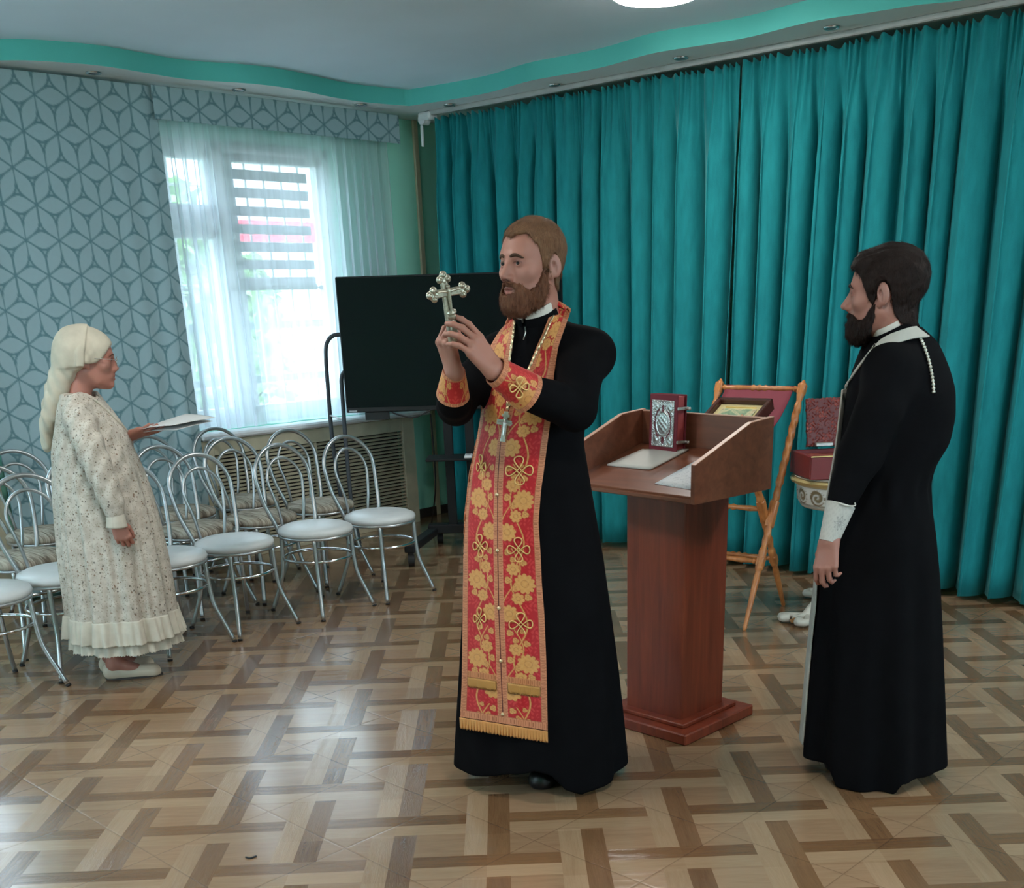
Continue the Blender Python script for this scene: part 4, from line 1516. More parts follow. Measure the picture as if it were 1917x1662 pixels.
def loc(O, R, x, y, z):
    """world arrays to head coordinates"""
    px, py, pz = x - O[0], y - O[1], z - O[2]
    return (R[0][0] * px + R[0][1] * py + R[0][2] * pz, R[1][0] * px + R[1][1] * py + R[1][2] * pz, R[2][0] * px + R[2][1] * py + R[2][2] * pz)


class Head:
    def __init__(s, O, R, sc=1.0, female=False):
        s.O, s.R, s.sc, s.fem = np.asarray(O, float), R, sc, female

    def w(s, x, y, z):
        return s.O + (x * s.R[0] + y * s.R[1] + z * s.R[2]) * s.sc

    def local(s, P):
        return (np.asarray(P) - s.O) @ s.R.T / s.sc

    def build(s, vx):
        q = s.sc; R = s.R; w = s.w

        def ell(c, r, k=.02, op='add'):
            vx.ball(w(*c), np.array(r) * q, k, op, R)

        def cap(pts, rs, k=.01, op='add'):
            vx.caps([w(*p) for p in pts], np.array(rs) * q, k, op)
        j = .93 if s.fem else 1.0
        ell((0, -.016, .036), (.0755, .098, .087), 0)
        ell((0, .036, .030), (.061, .054, .060), .03)
        ell((0, .030, -.038), (.057 * j, .061, .080), .03)
        cap([(-.054 * j, -.004, -.052), (-.044 * j, .030, -.086), (0, .064, -.100), (.044 * j, .030, -.086), (.054 * j, -.004, -.052)], [.017, .016, .017, .016, .017], .03)
        for sg in (-1, 1):
            ell((sg * .044, .060, -.022), (.020, .018, .017), .025)
        cap([(-.038, .074, .026), (-.014, .086, .021), (.014, .086, .021), (.038, .074, .026)], [.008, .009, .009, .008], .018)
        for sg in (-1, 1):
            ell((sg * .0325, .101, .001), (.0145, .0155, .0105), .009, 'cut')
        q1 = -.007 if s.fem else 0
        cap([(0, .080, .018), (0, .088, -.010), (0, .092, -.034)], [.0095, .0125, .0165], .014)
        cap([(0, .089, .012), (0, .1045 + q1 * .6, -.012), (0, .1165 + q1, -.031)], [.0068, .0085, .0105 + q1 * .25], .010)
        for sg in (-1, 1):
            ell((sg * .0130, .101, -.0365), (.0090, .0110, .0085), .007)
            ell((sg * .0065, .106, -.0445), (.0036, .005, .0036), .003, 'cut')
        ell((0, .074, -.066), (.028, .022, .022), .022)
        ell((0, .078, -.100), (.018, .016, .015), .018)
        cap([(-.023, .0835, -.0675), (-.007, .0955, -.0625), (0, .0945, -.064), (.007, .0955, -.0625), (.023, .0835, -.0675)], [.0028, .0044, .0042, .0044, .0028], .005)
        cap([(-.021, .084, -.0705), (0, .0950, -.0765), (.021, .084, -.0705)], [.0030, .0058, .0030], .005)
        cap([(-.017, .092, -.0695), (0, .0985, -.0700), (.017, .092, -.0695)], [.0012, .0040 if not s.fem else .0012, .0012], .002, 'cut')
        # lids
        for sg in (-1, 1):
            ell((sg * .031, .0775, .003), (.0140, .0140, .0135), .004)
            ell((sg * .031, .0945, .0025), (.0125, .0100, .0052), .002, 'cut')
        # ears
        for sg in (-1, 1):
            Rt = np.stack([unit(R[0] + .42 * sg * R[1]), unit(R[1] - .42 * sg * R[0] - .18 * R[2]), R[2]])
            Rt[1] = unit(Rt[1] - Rt[0] * (Rt[1] @ Rt[0])); Rt[2] = np.cross(Rt[0], Rt[1])
            vx.ball(w(sg * .0815, -.016, -.003), np.array((.0085, .0205, .0325)) * q, .005, 'add', Rt)
            vx.ball(w(sg * .075, -.006, -.030), np.array((.006, .009, .011)) * q, .006, 'add', Rt)
            ec = w(sg * .0815, -.016, -.003); out = Rt[0] * sg
            vx.ball(ec + (out * .0105 + Rt[1] * .002 + Rt[2] * .003) * q, np.array((.0075, .0125, .0215)) * q, .003, 'cut', Rt)
            vx.caps([ec + (out * .0045 - Rt[1] * .004 + Rt[2] * .016) * q, ec + (out * .0050 - Rt[1] * .006 + Rt[2] * .002) * q, ec + (out * .0045 - Rt[1] * .002 - Rt[2] * .012) * q], np.array((.0028, .0034, .0028)) * q, .003)
            vx.ball(ec + (out * .006 + Rt[1] * .006 - Rt[2] * .004) * q, np.array((.008, .0055, .0085)) * q, .003, 'cut', Rt)
        s.neck(vx)

    def neck(s, vx):
        r = .045 if s.fem else .055
        vx.caps([s.w(0, -.028, -.045), s.w(0, -.040, -.11), s.w(0, -.052, -.20)], np.array([r, r, r * 1.02]) * s.sc, .03)

    def tint(s, P, skin, lip, red=.10):
        """per-vertex colour of the skin"""
        L = s.local(P); c = np.repeat(np.array([skin]), len(P), 0)
        def near(p, r):
            return np.exp(-(np.sum(((L - np.array(p)) / r) ** 2, 1)))
        warm = np.array([1.0, .62, .55]) * skin[0] * 1.02
        k = sum(near(p, r) for p, r in (((.045, .06, -.03), .022), ((-.045, .06, -.03), .022), ((0, .11, -.032), .013), ((.08, -.01, 0), .03), ((-.08, -.01, 0), .03)))
        k = np.clip(k, 0, 1)[:, None] * red * 3
        c = c * (1 - k) + warm * k
        lipk = np.zeros(len(P))
        for a, b, z in ((-.018, .086, -.068), (-.009, .095, -.064), (0, .096, -.066), (.009, .095, -.064), (.018, .086, -.068), (-.010, .091, -.0745), (0, .096, -.0765), (.010, .091, -.0745)):
            lipk = np.maximum(lipk, near((a, b, z), .0058))
        lipk = np.clip(lipk * 1.7 - .3, 0, 1)[:, None]
        c = c * (1 - lipk) + np.array(lip) * lipk
        for sg in (-1, 1):                      # eye-socket shade painted into the lid skin, and the lash line
            k = np.clip(1.3 * np.exp(-(((L[:, 0] - sg * .031) / .019) ** 2 + ((L[:, 2] - .004) / .0105) ** 2) ** 1.5) * (L[:, 1] > .06), 0, 1)[:, None] * .42
            c = c * (1 - k) + np.array((skin[0] * .50, skin[1] * .40, skin[2] * .40)) * k
            z_l = .0025 + .0056 * np.sqrt(np.clip(1 - ((L[:, 0] - sg * .031) / .0135) ** 2, 0, 1))
            k = (np.exp(-((L[:, 2] - z_l) / .0016) ** 2) * (np.abs(L[:, 0] - sg * .031) < .0135) * (L[:, 1] > .07))[:, None] * .75
            c = c * (1 - k) + np.array((.03, .018, .014)) * k
        return c

    def eyes(s, parent, iris, gaze=(0, 1, 0)):
        for sg in (-1, 1):
            c = s.w(sg * .031, .0775, .003); g = unit(gaze[0] * s.R[0] + gaze[1] * s.R[1] + gaze[2] * s.R[2])
            mb = MB(); a = np.linspace(0, PI, 28); r = .0122 * s.sc
            prof = [(max(r * math.sin(q), 1e-5), -r * math.cos(q)) for q in a]
            mb.lathe(prof, c, g, 28)
            V = mb.verts(); dd = ((V - c) @ g) / r
            col = np.where(dd[:, None] > .955, .004, np.where(dd[:, None] > .80, np.array([iris]), np.array([(.45, .42, .40)])))
            mb.build('eyeball', M_EYE, parent, 180, col)

    def brows(s, parent, mat, vx, thick=.0034, arch=.0):
        for sg in (-1, 1):
            pts = []
            for t in np.linspace(0, 1, 9):
                x = sg * (.012 + .036 * t); z = .0215 + .006 * math.sin(PI * min(t * 1.1, 1)) - .004 * t + arch
                y0 = .13
                p = s.w(x, y0, z); d = -s.R[1]
                for _ in range(40):
                    f = float(vx.sample(p[None])[0])
                    if f < .0008:
                        break
                    p = p + d * max(f, .0005)
                pts.append(p)
            mb = MB(); n = 9
            mb.tube(pts, thick * s.sc * np.array([.8, 1.1, 1.2, 1.2, 1.1, 1.0, .85, .65, .35]), 8)
            mb.build('eyebrow', mat, parent, 180)


def hair_mesh(name, vx, hd, lo, hi, h, fn, mat, parent, smooth=180):
    """hair grown from the head field: fn(headfield, x, y, z) in head coordinates gives a distance"""
    cs = np.array([hd.w(a, b, c) for a in (lo[0], hi[0]) for b in (lo[1], hi[1]) for c in (lo[2], hi[2])])
    v2 = Vox.box(cs.min(0), cs.max(0), h)
    G = np.stack(np.meshgrid(*v2.ax, indexing='ij'), -1)
    hf = vx.sample(G) / hd.sc
    L = (G - hd.O) @ hd.R.T / hd.sc
    x, y, z = L[..., 0], L[..., 1], L[..., 2]
    d = fn(hf, x, y, z)
    box = np.maximum(np.maximum(np.maximum(lo[0] - x, x - hi[0]), np.maximum(lo[1] - y, y - hi[1])), np.maximum(lo[2] - z, z - hi[2]))
    v2.f = np.maximum(d, box + .002).astype(np.float32)
    V, Q = v2.mesh()
    return mkobj(name, V, Q, mat, parent, smooth)


def strands(o, hd, n, L, lift, dirfn, mat, seed, w=.00045, name='strands'):
    """fine hairs standing on the surface of the hair mesh o"""
    me = o.data; nf = len(me.polygons)
    c = np.zeros(nf * 3); nn = np.zeros(nf * 3)
    me.polygons.foreach_get('center', c); me.polygons.foreach_get('normal', nn)
    c = c.reshape(-1, 3); nn = nn.reshape(-1, 3)
    r = np.random.default_rng(seed)
    k = r.integers(0, nf, n)
    p = c[k] + r.normal(size=(n, 3)) * .0008; nv = nn[k]
    lc = hd.local(p)
    g = dirfn(lc) + r.normal(size=(n, 3)) * .22
    g = g @ hd.R
    t = g - nv * np.sum(g * nv, 1)[:, None]; t /= np.linalg.norm(t, axis=1)[:, None] + 1e-9
    b = np.cross(t, nv)
    ln = (L * r.uniform(.5, 1.25, n))[:, None]; lf = (lift * r.uniform(.2, 1.3, n))[:, None]
    mouth = ((lc[:, 1] > .076) & (lc[:, 2] > -.067) & (lc[:, 2] < 0))[:, None]
    ln = np.where(mouth, ln * .3, ln)
    P0 = p - nv * .001; P1 = p + t * ln * .5 + nv * lf * .65; P2 = p + t * ln + nv * lf
    V = np.stack([P0 - b * w, P0 + b * w, P1 + b * w * .8, P1 - b * w * .8, P2 + b * w * .2, P2 - b * w * .2], 1).reshape(-1, 3)
    q = np.arange(n)[:, None] * 6
    Fc = np.concatenate([q + [0, 1, 2, 3], q + [3, 2, 4, 5]])
    s_ = mkobj(name, V, Fc, mat, o, 180); s_['kind'] = 'stuff'
    return s_


def comb_beard(l):
    d = np.zeros_like(l); d[:, 2] = -1.0; d[:, 1] = .25 * (l[:, 1] > .04); d[:, 0] = np.sign(l[:, 0]) * .15 * (np.abs(l[:, 0]) > .02)
    return d


def comb_hair(l):
    d = np.zeros_like(l); top = np.clip((l[:, 2] - .05) / .05, 0, 1) * (l[:, 1] > -.06)
    d[:, 1] = top * .9 - .25 * (1 - top); d[:, 2] = -(1 - top) - .1; d[:, 0] = -.25 * top
    return d


def sand(a, b, k):
    return -smin(-a, -b, k)


def hand(vx, wrist, f, n, right, curls, thumb, s=1.0, spread=(8, 2, -4, -11), arm=None):
    """f: wrist to knuckles, n: back of the hand; curls: 4 x (mcp, pip, dip) degrees; thumb: 3 directions in (f, t, n)"""
    f = unit(f); n = np.asarray(n, float); n = unit(n - f * (n @ f))
    t = np.cross(n, f) if right else np.cross(f, n)
    W = np.asarray(wrist, float)
    P = lambda a, b, c: W + (f * a + t * b + n * c) * s
    kn = [(.088, .029, .002), (.092, .009, .005), (.087, -.011, .003), (.078, -.029, -.001)]
    ln = [(.044, .026, .021), (.049, .030, .022), (.045, .028, .021), (.035, .021, .019)]
    rr = [(.0098, .0088, .0080, .0068), (.0100, .0090, .0082, .0070), (.0094, .0086, .0078, .0066), (.0084, .0076, .0070, .0060)]
    tips = []
    chains = []
    for q in range(4):
        k0 = P(*kn[q]); sp_ = math.radians(spread[q]); fq = f * math.cos(sp_) + t * math.sin(sp_)
        ang = 0; pts = [k0]; p = k0
        for a in range(3):
            ang += math.radians(curls[q][a])
            d = fq * math.cos(ang) - n * math.sin(ang)
            p = p + d * ln[q][a] * s; pts.append(p)
        chains.append((pts, np.array(rr[q]) * s)); tips.append(pts)
    # palm
    wb = [(.0, .017, 0), (.0, .006, .002), (.0, -.006, .002), (.0, -.016, 0)]
    for q in range(4):
        vx.caps([P(*wb[q]), P(kn[q][0], kn[q][1], kn[q][2] - .004)], [.0165 * s, .0125 * s], .012)
    vx.caps([P(.03, .0, -.008), P(.075, -.012, -.010)], [.017 * s, .011 * s], .014)
    # thumb
    b0 = P(.014, .020, -.008); pts = [b0]; p = b0
    for d, L in zip(thumb, (.044, .033, .027)):
        d = unit(d); p = p + (f * d[0] + t * d[1] + n * d[2]) * L * s; pts.append(p)
    vx.caps(pts[:2], [.0165 * s, .0125 * s], .014)
    th = (pts[1:], np.array([.0115, .0105, .0078]) * s)
    tips.append(pts)
    # fingers: blended within a finger, kept apart from one another
    allp = np.concatenate([np.array(c[0]) for c in chains] + [np.array(th[0])])
    lo, hi = allp.min(0) - .02, allp.max(0) + .02

    def fing(x, y, z):
        d = None
        for pts_, r_ in chains + [th]:
            e = sd_chain(x, y, z, pts_, r_, .004)
            d = e if d is None else np.minimum(d, e)
        return d
    vx.put(fing, lo, hi, .005)
    if arm is not None:
        vx.caps([W + f * -.005, W + (np.asarray(arm[0]) - W) * .5, arm[0]], [.0245 * s, .033 * s, arm[1]], .02)
    return tips, (f, t, n)


def stack(rows, fold=None):
    """distance to a body of elliptical cross-sections; rows: z, xc, a, yc, b (z rising)"""
    R_ = np.array(sorted(rows), float)
    zk = np.linspace(R_[0, 0], R_[-1, 0], 240)
    prof = [smooth1(np.interp(zk, R_[:, 0], R_[:, k]), 10) for k in range(1, 5)]

    def fn(x, y, z):
        zz = np.clip(z, zk[0], zk[-1])
        xc, a, yc, b = [np.interp(zz, zk, p) for p in prof]
        px, py = x - xc, y - yc
        if fold is not None:
            th = np.arctan2(py / b, px / a)
            s_ = fold(th, zz)
            a = a + s_; b = b + s_
        k0 = np.sqrt((px / a) ** 2 + (py / b) ** 2); k1 = np.sqrt((px / a ** 2) ** 2 + (py / b ** 2) ** 2)
        d = k0 * (k0 - 1) / np.maximum(k1, 1e-6)
        return np.maximum(np.maximum(d, z - zk[-1]), zk[0] - z)
    return fn


def px_rows(rows, Y0, b_of_z):
    """silhouette rows (pixel y, left x, right x) at depth Y0 into stack rows; b_of_z(z) -> (yc, b)"""
    out = []
    for py, L, R in rows:
        pl, pr = at(L, py, Y0), at(R, py, Y0)
        z = (pl[2] + pr[2]) / 2; yc, b = b_of_z(z)
        out.append((z, (pl[0] + pr[0]) / 2, (pr[0] - pl[0]) / 2, yc, b))
    return out


def trace(fn, px, py, y0=2.2, n=90, off=0.0):
    """points where the photo rays meet the surface fn (or pass closest to it), lifted by off towards the viewer"""
    px, py = np.broadcast_arrays(np.asarray(px, float), np.asarray(py, float))
    d = C_R * ((px - CX) / F_PX)[..., None] - C_U * ((py - CY) / F_PX)[..., None] + C_F
    d = d / np.linalg.norm(d, axis=-1)[..., None]
    t = y0 / d[..., 1]; best = t.copy(); bf = np.full(t.shape, 9.0); hit = np.zeros(t.shape, bool)
    for _ in range(n):
        P = CAM + d * t[..., None]
        f = fn(P[..., 0], P[..., 1], P[..., 2])
        up = (f < bf) & ~hit
        best = np.where(up, t, best); bf = np.where(up, f, bf)
        hit |= f < .0006
        t = np.where(hit, t, t + np.clip(f * .75, .0004, .05))
    return CAM + d * (best - off)[..., None]


def normals_of(fn, P, e=.004):
    g = []
    for k in range(3):
        o = np.zeros(3); o[k] = e
        a, b = P + o, P - o
        g.append(fn(a[..., 0], a[..., 1], a[..., 2]) - fn(b[..., 0], b[..., 1], b[..., 2]))
    g = np.stack(g, -1)
    return g / (np.linalg.norm(g, axis=-1)[..., None] + 1e-9)


def skin_mat(name):
    M = Mat(name); co = M.coord()
    nz = M.noise(co, 90, 4)
    M.set(color=M.mix(nz * .22, M.attr(), (.30, .12, .09)), rough=.50, spec=.35, sss=.08, sssr=(1.0, .35, .2), ssss=.006)
    M.bump(M.noise(co, 700, 2), .10, .0006)
    return M.m


def hair_mat(name, ca, cb, sc=1.0):
    M = Mat(name); co = M.coord()
    nz = M.noise(M.scale(co, (420 * sc, 420 * sc, 60 * sc)), 1.0, 3, .6, .3)
    big = M.noise(co, 26, 3)
    M.set(color=M.ramp(nz * .65 + big * .35, [(.32, ca), (.66, cb)]), rough=.62, spec=.18)
    M.bump(nz, .7, .004)
    return M.m


M_EYE = Mat('eye'); M_EYE.set(color=M_EYE.attr(), rough=.12, spec=.18); M_EYE = M_EYE.m
M_SKIN = skin_mat('skin')


def cloth_mat(name, color, rough=.85, bump=.25, sc=900, spec=.2, var=.12):
    M = Mat(name); co = M.coord()
    nz = M.noise(co, 14, 4)
    M.set(color=M.ramp(nz, [(.3, tuple(c * (1 - var) for c in color)), (.7, tuple(c * (1 + var) for c in color))]), rough=rough, spec=spec)
    M.bump(M.noise(co, sc, 2) + M.noise(co, 5, 3) * .6, bump, .0015)
    return M.m


M_BLACK = cloth_mat('black_cassock_cloth', (.0042, .0042, .0050), .9, .3, 900, .06)
M_SHOE = plain('black_leather', (.008, .008, .009), .35)
M_WHITE = cloth_mat('white_linen', srgb(206, 200, 190), .8)


def ring_collar(c, nrm, r, h, th, mat, name, parent, flare=0.0, gap=None, n=60, sq=1.0, side=(1, 0, 0)):
    """upright band around a neck; gap: (angle, half width) of a front opening"""
    nrm = unit(nrm); u = unit(np.asarray(side) - nrm * np.dot(side, nrm)); v = np.cross(nrm, u)
    a0, a1 = 0, 2 * PI
    if gap:
        a0, a1 = gap[0] + gap[1], gap[0] + 2 * PI - gap[1]
    a = np.linspace(a0, a1, n, endpoint=bool(gap))
    def ring(rad, z):
        return c + rad * (np.cos(a)[:, None] * u + sq * np.sin(a)[:, None] * v) + nrm * z
    prof = [(r, 0), (r + flare * .5, h * .5), (r + flare, h), (r + flare + th, h), (r + flare * .5 + th, h * .5), (r + th, 0), (r, 0)]
    P = np.stack([ring(q, z) for q, z in prof], 1)
    mb = MB(); mb.grid(P, closed_u=not gap)
    return mb.build(name, mat, parent, 50)


def band_grid(c0, r0, c1, r1, up0=None, n=96, m=40, sq=1.0, t1=None):
    """sleeve cuff: tapered tube from c0 to c1 as a (n, m, 3) grid with its (angle, length) coordinates"""
    ax = unit(np.asarray(c1) - c0)
    ref = np.array([0, 0, 1.0]) if up0 is None else np.asarray(up0, float)
    u = unit(ref - ax * (ref @ ax)); v = np.cross(ax, u)
    a = np.linspace(0, 2 * PI, n); s = np.linspace(0, 1, m)
    A, S = np.meshgrid(a, s, indexing='ij')
    C = np.asarray(c0)[None, None] * (1 - S[..., None]) + np.asarray(c1)[None, None] * S[..., None]
    rad = r0 + (r1 - r0) * S
    P = C + rad[..., None] * (np.cos(A)[..., None] * u + sq * np.sin(A)[..., None] * v)
    return P, A, S


# ---- brocade: red ground, gold flowers and scrolls, drawn in metres
RED = np.array(srgb(176, 24, 30)); RED2 = np.array(srgb(196, 52, 50)); GOLD = np.array(srgb(204, 142, 76)); GOLD2 = np.array(srgb(222, 170, 106)); DARKR = np.array(srgb(120, 30, 20)); TRIM = np.array(srgb(202, 130, 92)); TRIMD = np.array(srgb(138, 72, 40))


def brocade(u, v, half=.118, per=.262):
    """u from the middle seam outwards (either sign), v downwards; returns rgb"""
    m_ = np.abs(u)
    out = np.where(((np.sin(m_ * 260 + 2.2 * np.sin(v * 150)) * np.sin(v * 210 + 2 * np.sin(m_ * 190))) > .25)[..., None], RED2, RED)
    vv = np.mod(v, per)
    gold = np.zeros(u.shape); line = np.zeros(u.shape)

    def flower(cu, cv, R, n, ph=0.0, wob=.28):
        nonlocal gold, line
        for k in (-1, 0, 1):
            dx, dy = m_ - cu, vv - cv + k * per
            r = np.hypot(dx, dy); th = np.arctan2(dx, -dy)
            edge = R * (1 - wob + wob * np.abs(np.cos(n * th / 2 + ph)) ** .6)
            g = np.clip((edge - r) / .0018, 0, 1)
            ln = np.clip(1 - np.abs(r - edge) / .0014, 0, 1) + np.clip(1 - np.abs(np.sin(n * th / 2 + ph)) * r / .0013, 0, 1) * (r < edge * .85) * (r > .2 * R) * .7 + np.clip(1 - np.abs(r - R * .33) / .0014, 0, 1) * .8
            line = np.maximum(line * (1 - g), np.clip(ln, 0, 1) * (r < edge + .0015))
            gold = np.maximum(gold, g)

    def stem(f, v0, v1, w):
        nonlocal gold, line
        for k in (-1, 0, 1):
            y = vv + k * per
            d = np.abs(m_ - f(y))
            ok = (y > v0) & (y < v1)
            g = np.clip((w - d) / .0012, 0, 1) * ok
            line = np.maximum(line, np.clip(1 - np.abs(d - w) / .0010, 0, 1) * ok * .8)
            gold = np.maximum(gold, g)
    stem(lambda y: .060 + .022 * np.sin(y * 2 * PI / per + .6), .02, per + .02, .0030)
    stem(lambda y: .040 + .028 * np.sin(y * 2 * PI / per - 1.4), .06, per * .9, .0026)
    for cu, cv, R in ((.030, .075, .012), (.046, .098, .011), (.078, .105, .012), (.030, .165, .013), (.052, .190, .012), (.088, .215, .013), (.066, .066, .009)):
        flower(cu, cv, R, 3, .6, .35)
    flower(.030, .012, .030, 9)
    flower(.080, .172, .034, 11)
    flower(.058, .222, .021, 7)
    flower(.046, .128, .022, 7)
    g2 = .5 + .5 * np.sin(m_ * 330) * np.sin(v * 300)
    gc = GOLD * (1 - .35 * g2[..., None]) + GOLD2 * .35 * g2[..., None]
    out = out * (1 - gold[..., None]) + gc * gold[..., None]
    line = np.clip(line, 0, 1)[..., None] * .62
    return out * (1 - line) + DARKR * line


def trim_col(a, b):
    """woven galloon: a across (0-1), b along in metres"""
    k = ((np.mod(b, .011) < .0016) | (np.abs(a - .5) < .0) | (np.abs(np.mod(b, .011) - .0058) < .0012) & (np.abs(a - .5) < .28)).astype(float)
    k = np.maximum(k, ((a < .07) | (a > .93)).astype(float) * .8)[..., None] * .75
    return TRIM * (1 - k) + TRIMD * k


def emblem(c, ux, uy, R, nrm, parent, mat, r=.0022, name='embroidered_cross'):
    """cross of four looped petals in couched cord"""
    th = np.linspace(0, 2 * PI, 161)[:-1]
    rad = R * (.16 + .84 * np.abs(np.cos(2 * th)) ** .75)
    pin = .55 + .0 * th
    pts = []
    for q in range(4):
        a0 = q * PI / 2
        for s in np.linspace(-1, 1, 17):
            # teardrop loop
            ang = PI * (s + 1) / 2
            lx = R * (.18 + .82 * math.sin(ang) ** 1.0)
            ly = R * .34 * math.sin(2 * ang) * -1 * (1 if True else 0)
            pts.append((math.cos(a0) * lx - math.sin(a0) * ly, math.sin(a0) * lx + math.cos(a0) * ly))
    pts = np.array(pts)
    P = c + pts[:, :1] * ux + pts[:, 1:] * uy + nrm * r * .6
    mb = MB(); mb.tube(P, r, 6, True)
    return mb.build(name, mat, parent, 180)


M_BROC = Mat('red_gold_brocade'); co = M_BROC.coord()
M_BROC.set(color=M_BROC.attr(), rough=.55, spec=.35, sheen=.1); M_BROC.bump(M_BROC.noise(co, 900, 2), .2, .001); M_BROC = M_BROC.m
M_CORD = plain('gold_cord', srgb(232, 190, 120), .4, .35)
M_CHAIN = plain('silver_gilt_chain', srgb(220, 200, 160), .28, .8)


def chain(pts, name, parent, mat, r=.0042, pitch=.017):
    P = spline(pts, 24); L = np.concatenate([[0], np.cumsum(np.linalg.norm(np.diff(P, axis=0), axis=1))])
    n = max(int(L[-1] / .0014), 30); s = np.linspace(0, L[-1], n)
    Q = np.stack([np.interp(s, L, P[:, k]) for k in range(3)], -1)
    rad = r * (.30 + .70 * np.abs(np.sin(s / pitch * PI)) ** .55)
    mb = MB(); mb.tube(Q, rad, 8, flat=.8)
    return mb.build(name, mat, parent, 180)


def shoe(name, heel, toe, w, h, mat, parent, res=.004):
    heel, toe = np.asarray(heel, float), np.asarray(toe, float)
    d = unit(toe - heel); L = np.linalg.norm(toe - heel)
    v = Vox.box(np.minimum(heel, toe) - [.07, .07, .02], np.maximum(heel, toe) + [.07, .07, .14], res)
    v.caps([heel + [0, 0, .032] + d * .03, heel + [0, 0, .03] + d * L * .45, toe + [0, 0, .026] - d * .035], [w * .42, w * .44, w * .46], .03)
    v.caps([heel + [0, 0, .05] + d * .035, heel + [0, 0, .075] + d * .05], [w * .40, w * .36], .03)
    v.put(lambda x, y, z: (x * 0 + y * 0 + z) - .012, heel - .3, toe + .3, 0, 'cut') if False else None
    v.put(lambda x, y, z: x * 0 + y * 0 + (.001 - z), np.minimum(heel, toe) - .2, np.maximum(heel, toe) + .2, 0, 'and')
    V, Q = v.mesh()
    return mkobj(name, V, Q, mat, parent, 180)
# ================================================================== the priest
pr_c = fl(1003, 1468)
pr = thing('person', 'bearded man in black cassock and red-gold stole raising a cross with both hands', 'person', (pr_c[0], pr_c[1], 0))
PY0 = 3.70
hd = Head(at(994, 497, 3.665) + np.array([0, .012, 0]), frame((-math.sin(math.radians(44)), -math.cos(math.radians(44)), .03)), 1.03)
# ---- body
vx = Vox(np.arange(-.34, .40, .0026), np.arange(3.20, 4.02, .0026), np.concatenate([np.arange(.03, .95, .012), np.arange(.95, 1.86, .0026)]))
hd.build(vx)
vf = unit((-math.sin(math.radians(24)), -math.cos(math.radians(24)), 0)); vl = np.cross([0, 0, 1.0], vf)
nb = hd.w(0, -.05, -.19)
SHL = nb + vl * .165 + [0, 0, -.050]; SHR = nb - vl * .165 + [0, 0, -.060]
hip = np.array([nb[0] + .0, nb[1] + .02, .93])
vx.caps([nb - [0, 0, .06], nb * .6 + hip * .4, hip], [.055, .085, .085], .05)
vx.caps([SHL - [0, 0, .03], nb + [0, 0, -.085], SHR - [0, 0, .03]], [.036, .04, .036], .03)
for sg, ft in ((1, fl(1040, 1462)), (-1, fl(945, 1440))):
    h0 = hip + vl * sg * .045; an = np.array([ft[0], ft[1] + .06, .09])
    vx.caps([h0, (h0 + an) / 2 + vf * .02, an], [.065, .05, .04], .05)
    vx.caps([an, an + vf * .10 - [0, 0, .045]], [.034, .026], .02)
ELL, ELR = at(1076, 762, 3.52), at(853, 760, 3.62)
WRL, WRR = at(924, 692, 3.335), at(851, 697, 3.415)
vx.caps([SHL - [0, 0, .03], ELL], [.042, .040], .03); vx.caps([ELL, WRL], [.04, .028], .02)
vx.caps([SHR - [0, 0, .03], ELR], [.042, .038], .03); vx.caps([ELR, WRR], [.04, .027], .02)
# left hand: back towards the viewer, fingers laid over the other hand and the cross
KL = at(888, 643, 3.318)
tl1, fr1 = hand(vx, WRL, KL - WRL, (.62, -.70, .30), False, [(14, 20, 16), (22, 26, 18), (26, 28, 18), (26, 26, 18)], [(.62, .55, -.55), (.80, .18, -.55), (.85, .0, -.5)], 1.02, (5, 1, -3, -7))
# right hand: fist round the shaft, knuckles to the left
KR = at(832, 640, 3.392)
tr1, fr2 = hand(vx, WRR, KR - WRR, (-.80, -.60, 0), True, [(52, 72, 40), (60, 78, 45), (66, 80, 45), (70, 80, 45)], [(.55, .6, -.55), (.75, .15, -.6), (.6, -.2, -.75)], 1.0, (4, 1, -3, -6))
V, Q = vx.mesh()
body = mkobj('body', V, Q, M_SKIN, pr, 180, hd.tint(V, srgb(166, 114, 97), srgb(138, 72, 70), .14))
hd.eyes(pr, (.035, .022, .014), (.18, 1, .04))
M_PHAIR = hair_mat('light_brown_hair', srgb(84, 56, 40), srgb(142, 104, 76))
M_PBEARD = hair_mat('reddish_brown_beard', srgb(76, 46, 34), srgb(132, 88, 64))
hd.brows(pr, hair_mat('brown_brow_hair', srgb(62, 44, 34), srgb(96, 72, 56)), vx, .0042, -.001)


def ear_clear(x, y, z):
    e = np.sqrt(((np.abs(x) - .090) / .022) ** 2 + ((y + .017) / .026) ** 2 + ((z + .002) / .036) ** 2) - 1
    return -e * .022


def phair(hf, x, y, z):
    zb = np.interp(y, [-.13, -.06, -.040, -.030, -.012, .004, .016, .030, .042, .056, .072, .086, .11], [-.070, -.066, -.050, .004, .030, -.010, -.016, .018, .050, .066, .078, .083, .090])
    zb = zb - .010 * np.exp(-((np.abs(x) - .0) / .018) ** 2) * (y > .05) + .012 * np.exp(-((np.abs(x) - .042) / .014) ** 2) * (y > .03)
    t = .0045 + .007 * np.clip((z - .03) / .07, 0, 1) + .0035 * np.clip((-y - .02) / .08, 0, 1)
    t = t + .0014 * nz3(x * 1.0, y * .35, z * .8, 330, 3) + .001 * nz3(x, y, z, 120, 4)
    d = sand(hf - t, (zb - z) * .7 + .002 * nz3(x, y, z, 260, 5), .006)
    return np.maximum(d, ear_clear(x, y, z))
ho = hair_mesh('hair', vx, hd, (-.10, -.14, -.085), (.10, .12, .150), .0022, phair, M_PHAIR, pr)
strands(ho, hd, 9000, .013, .0022, comb_hair, M_PHAIR, 51)


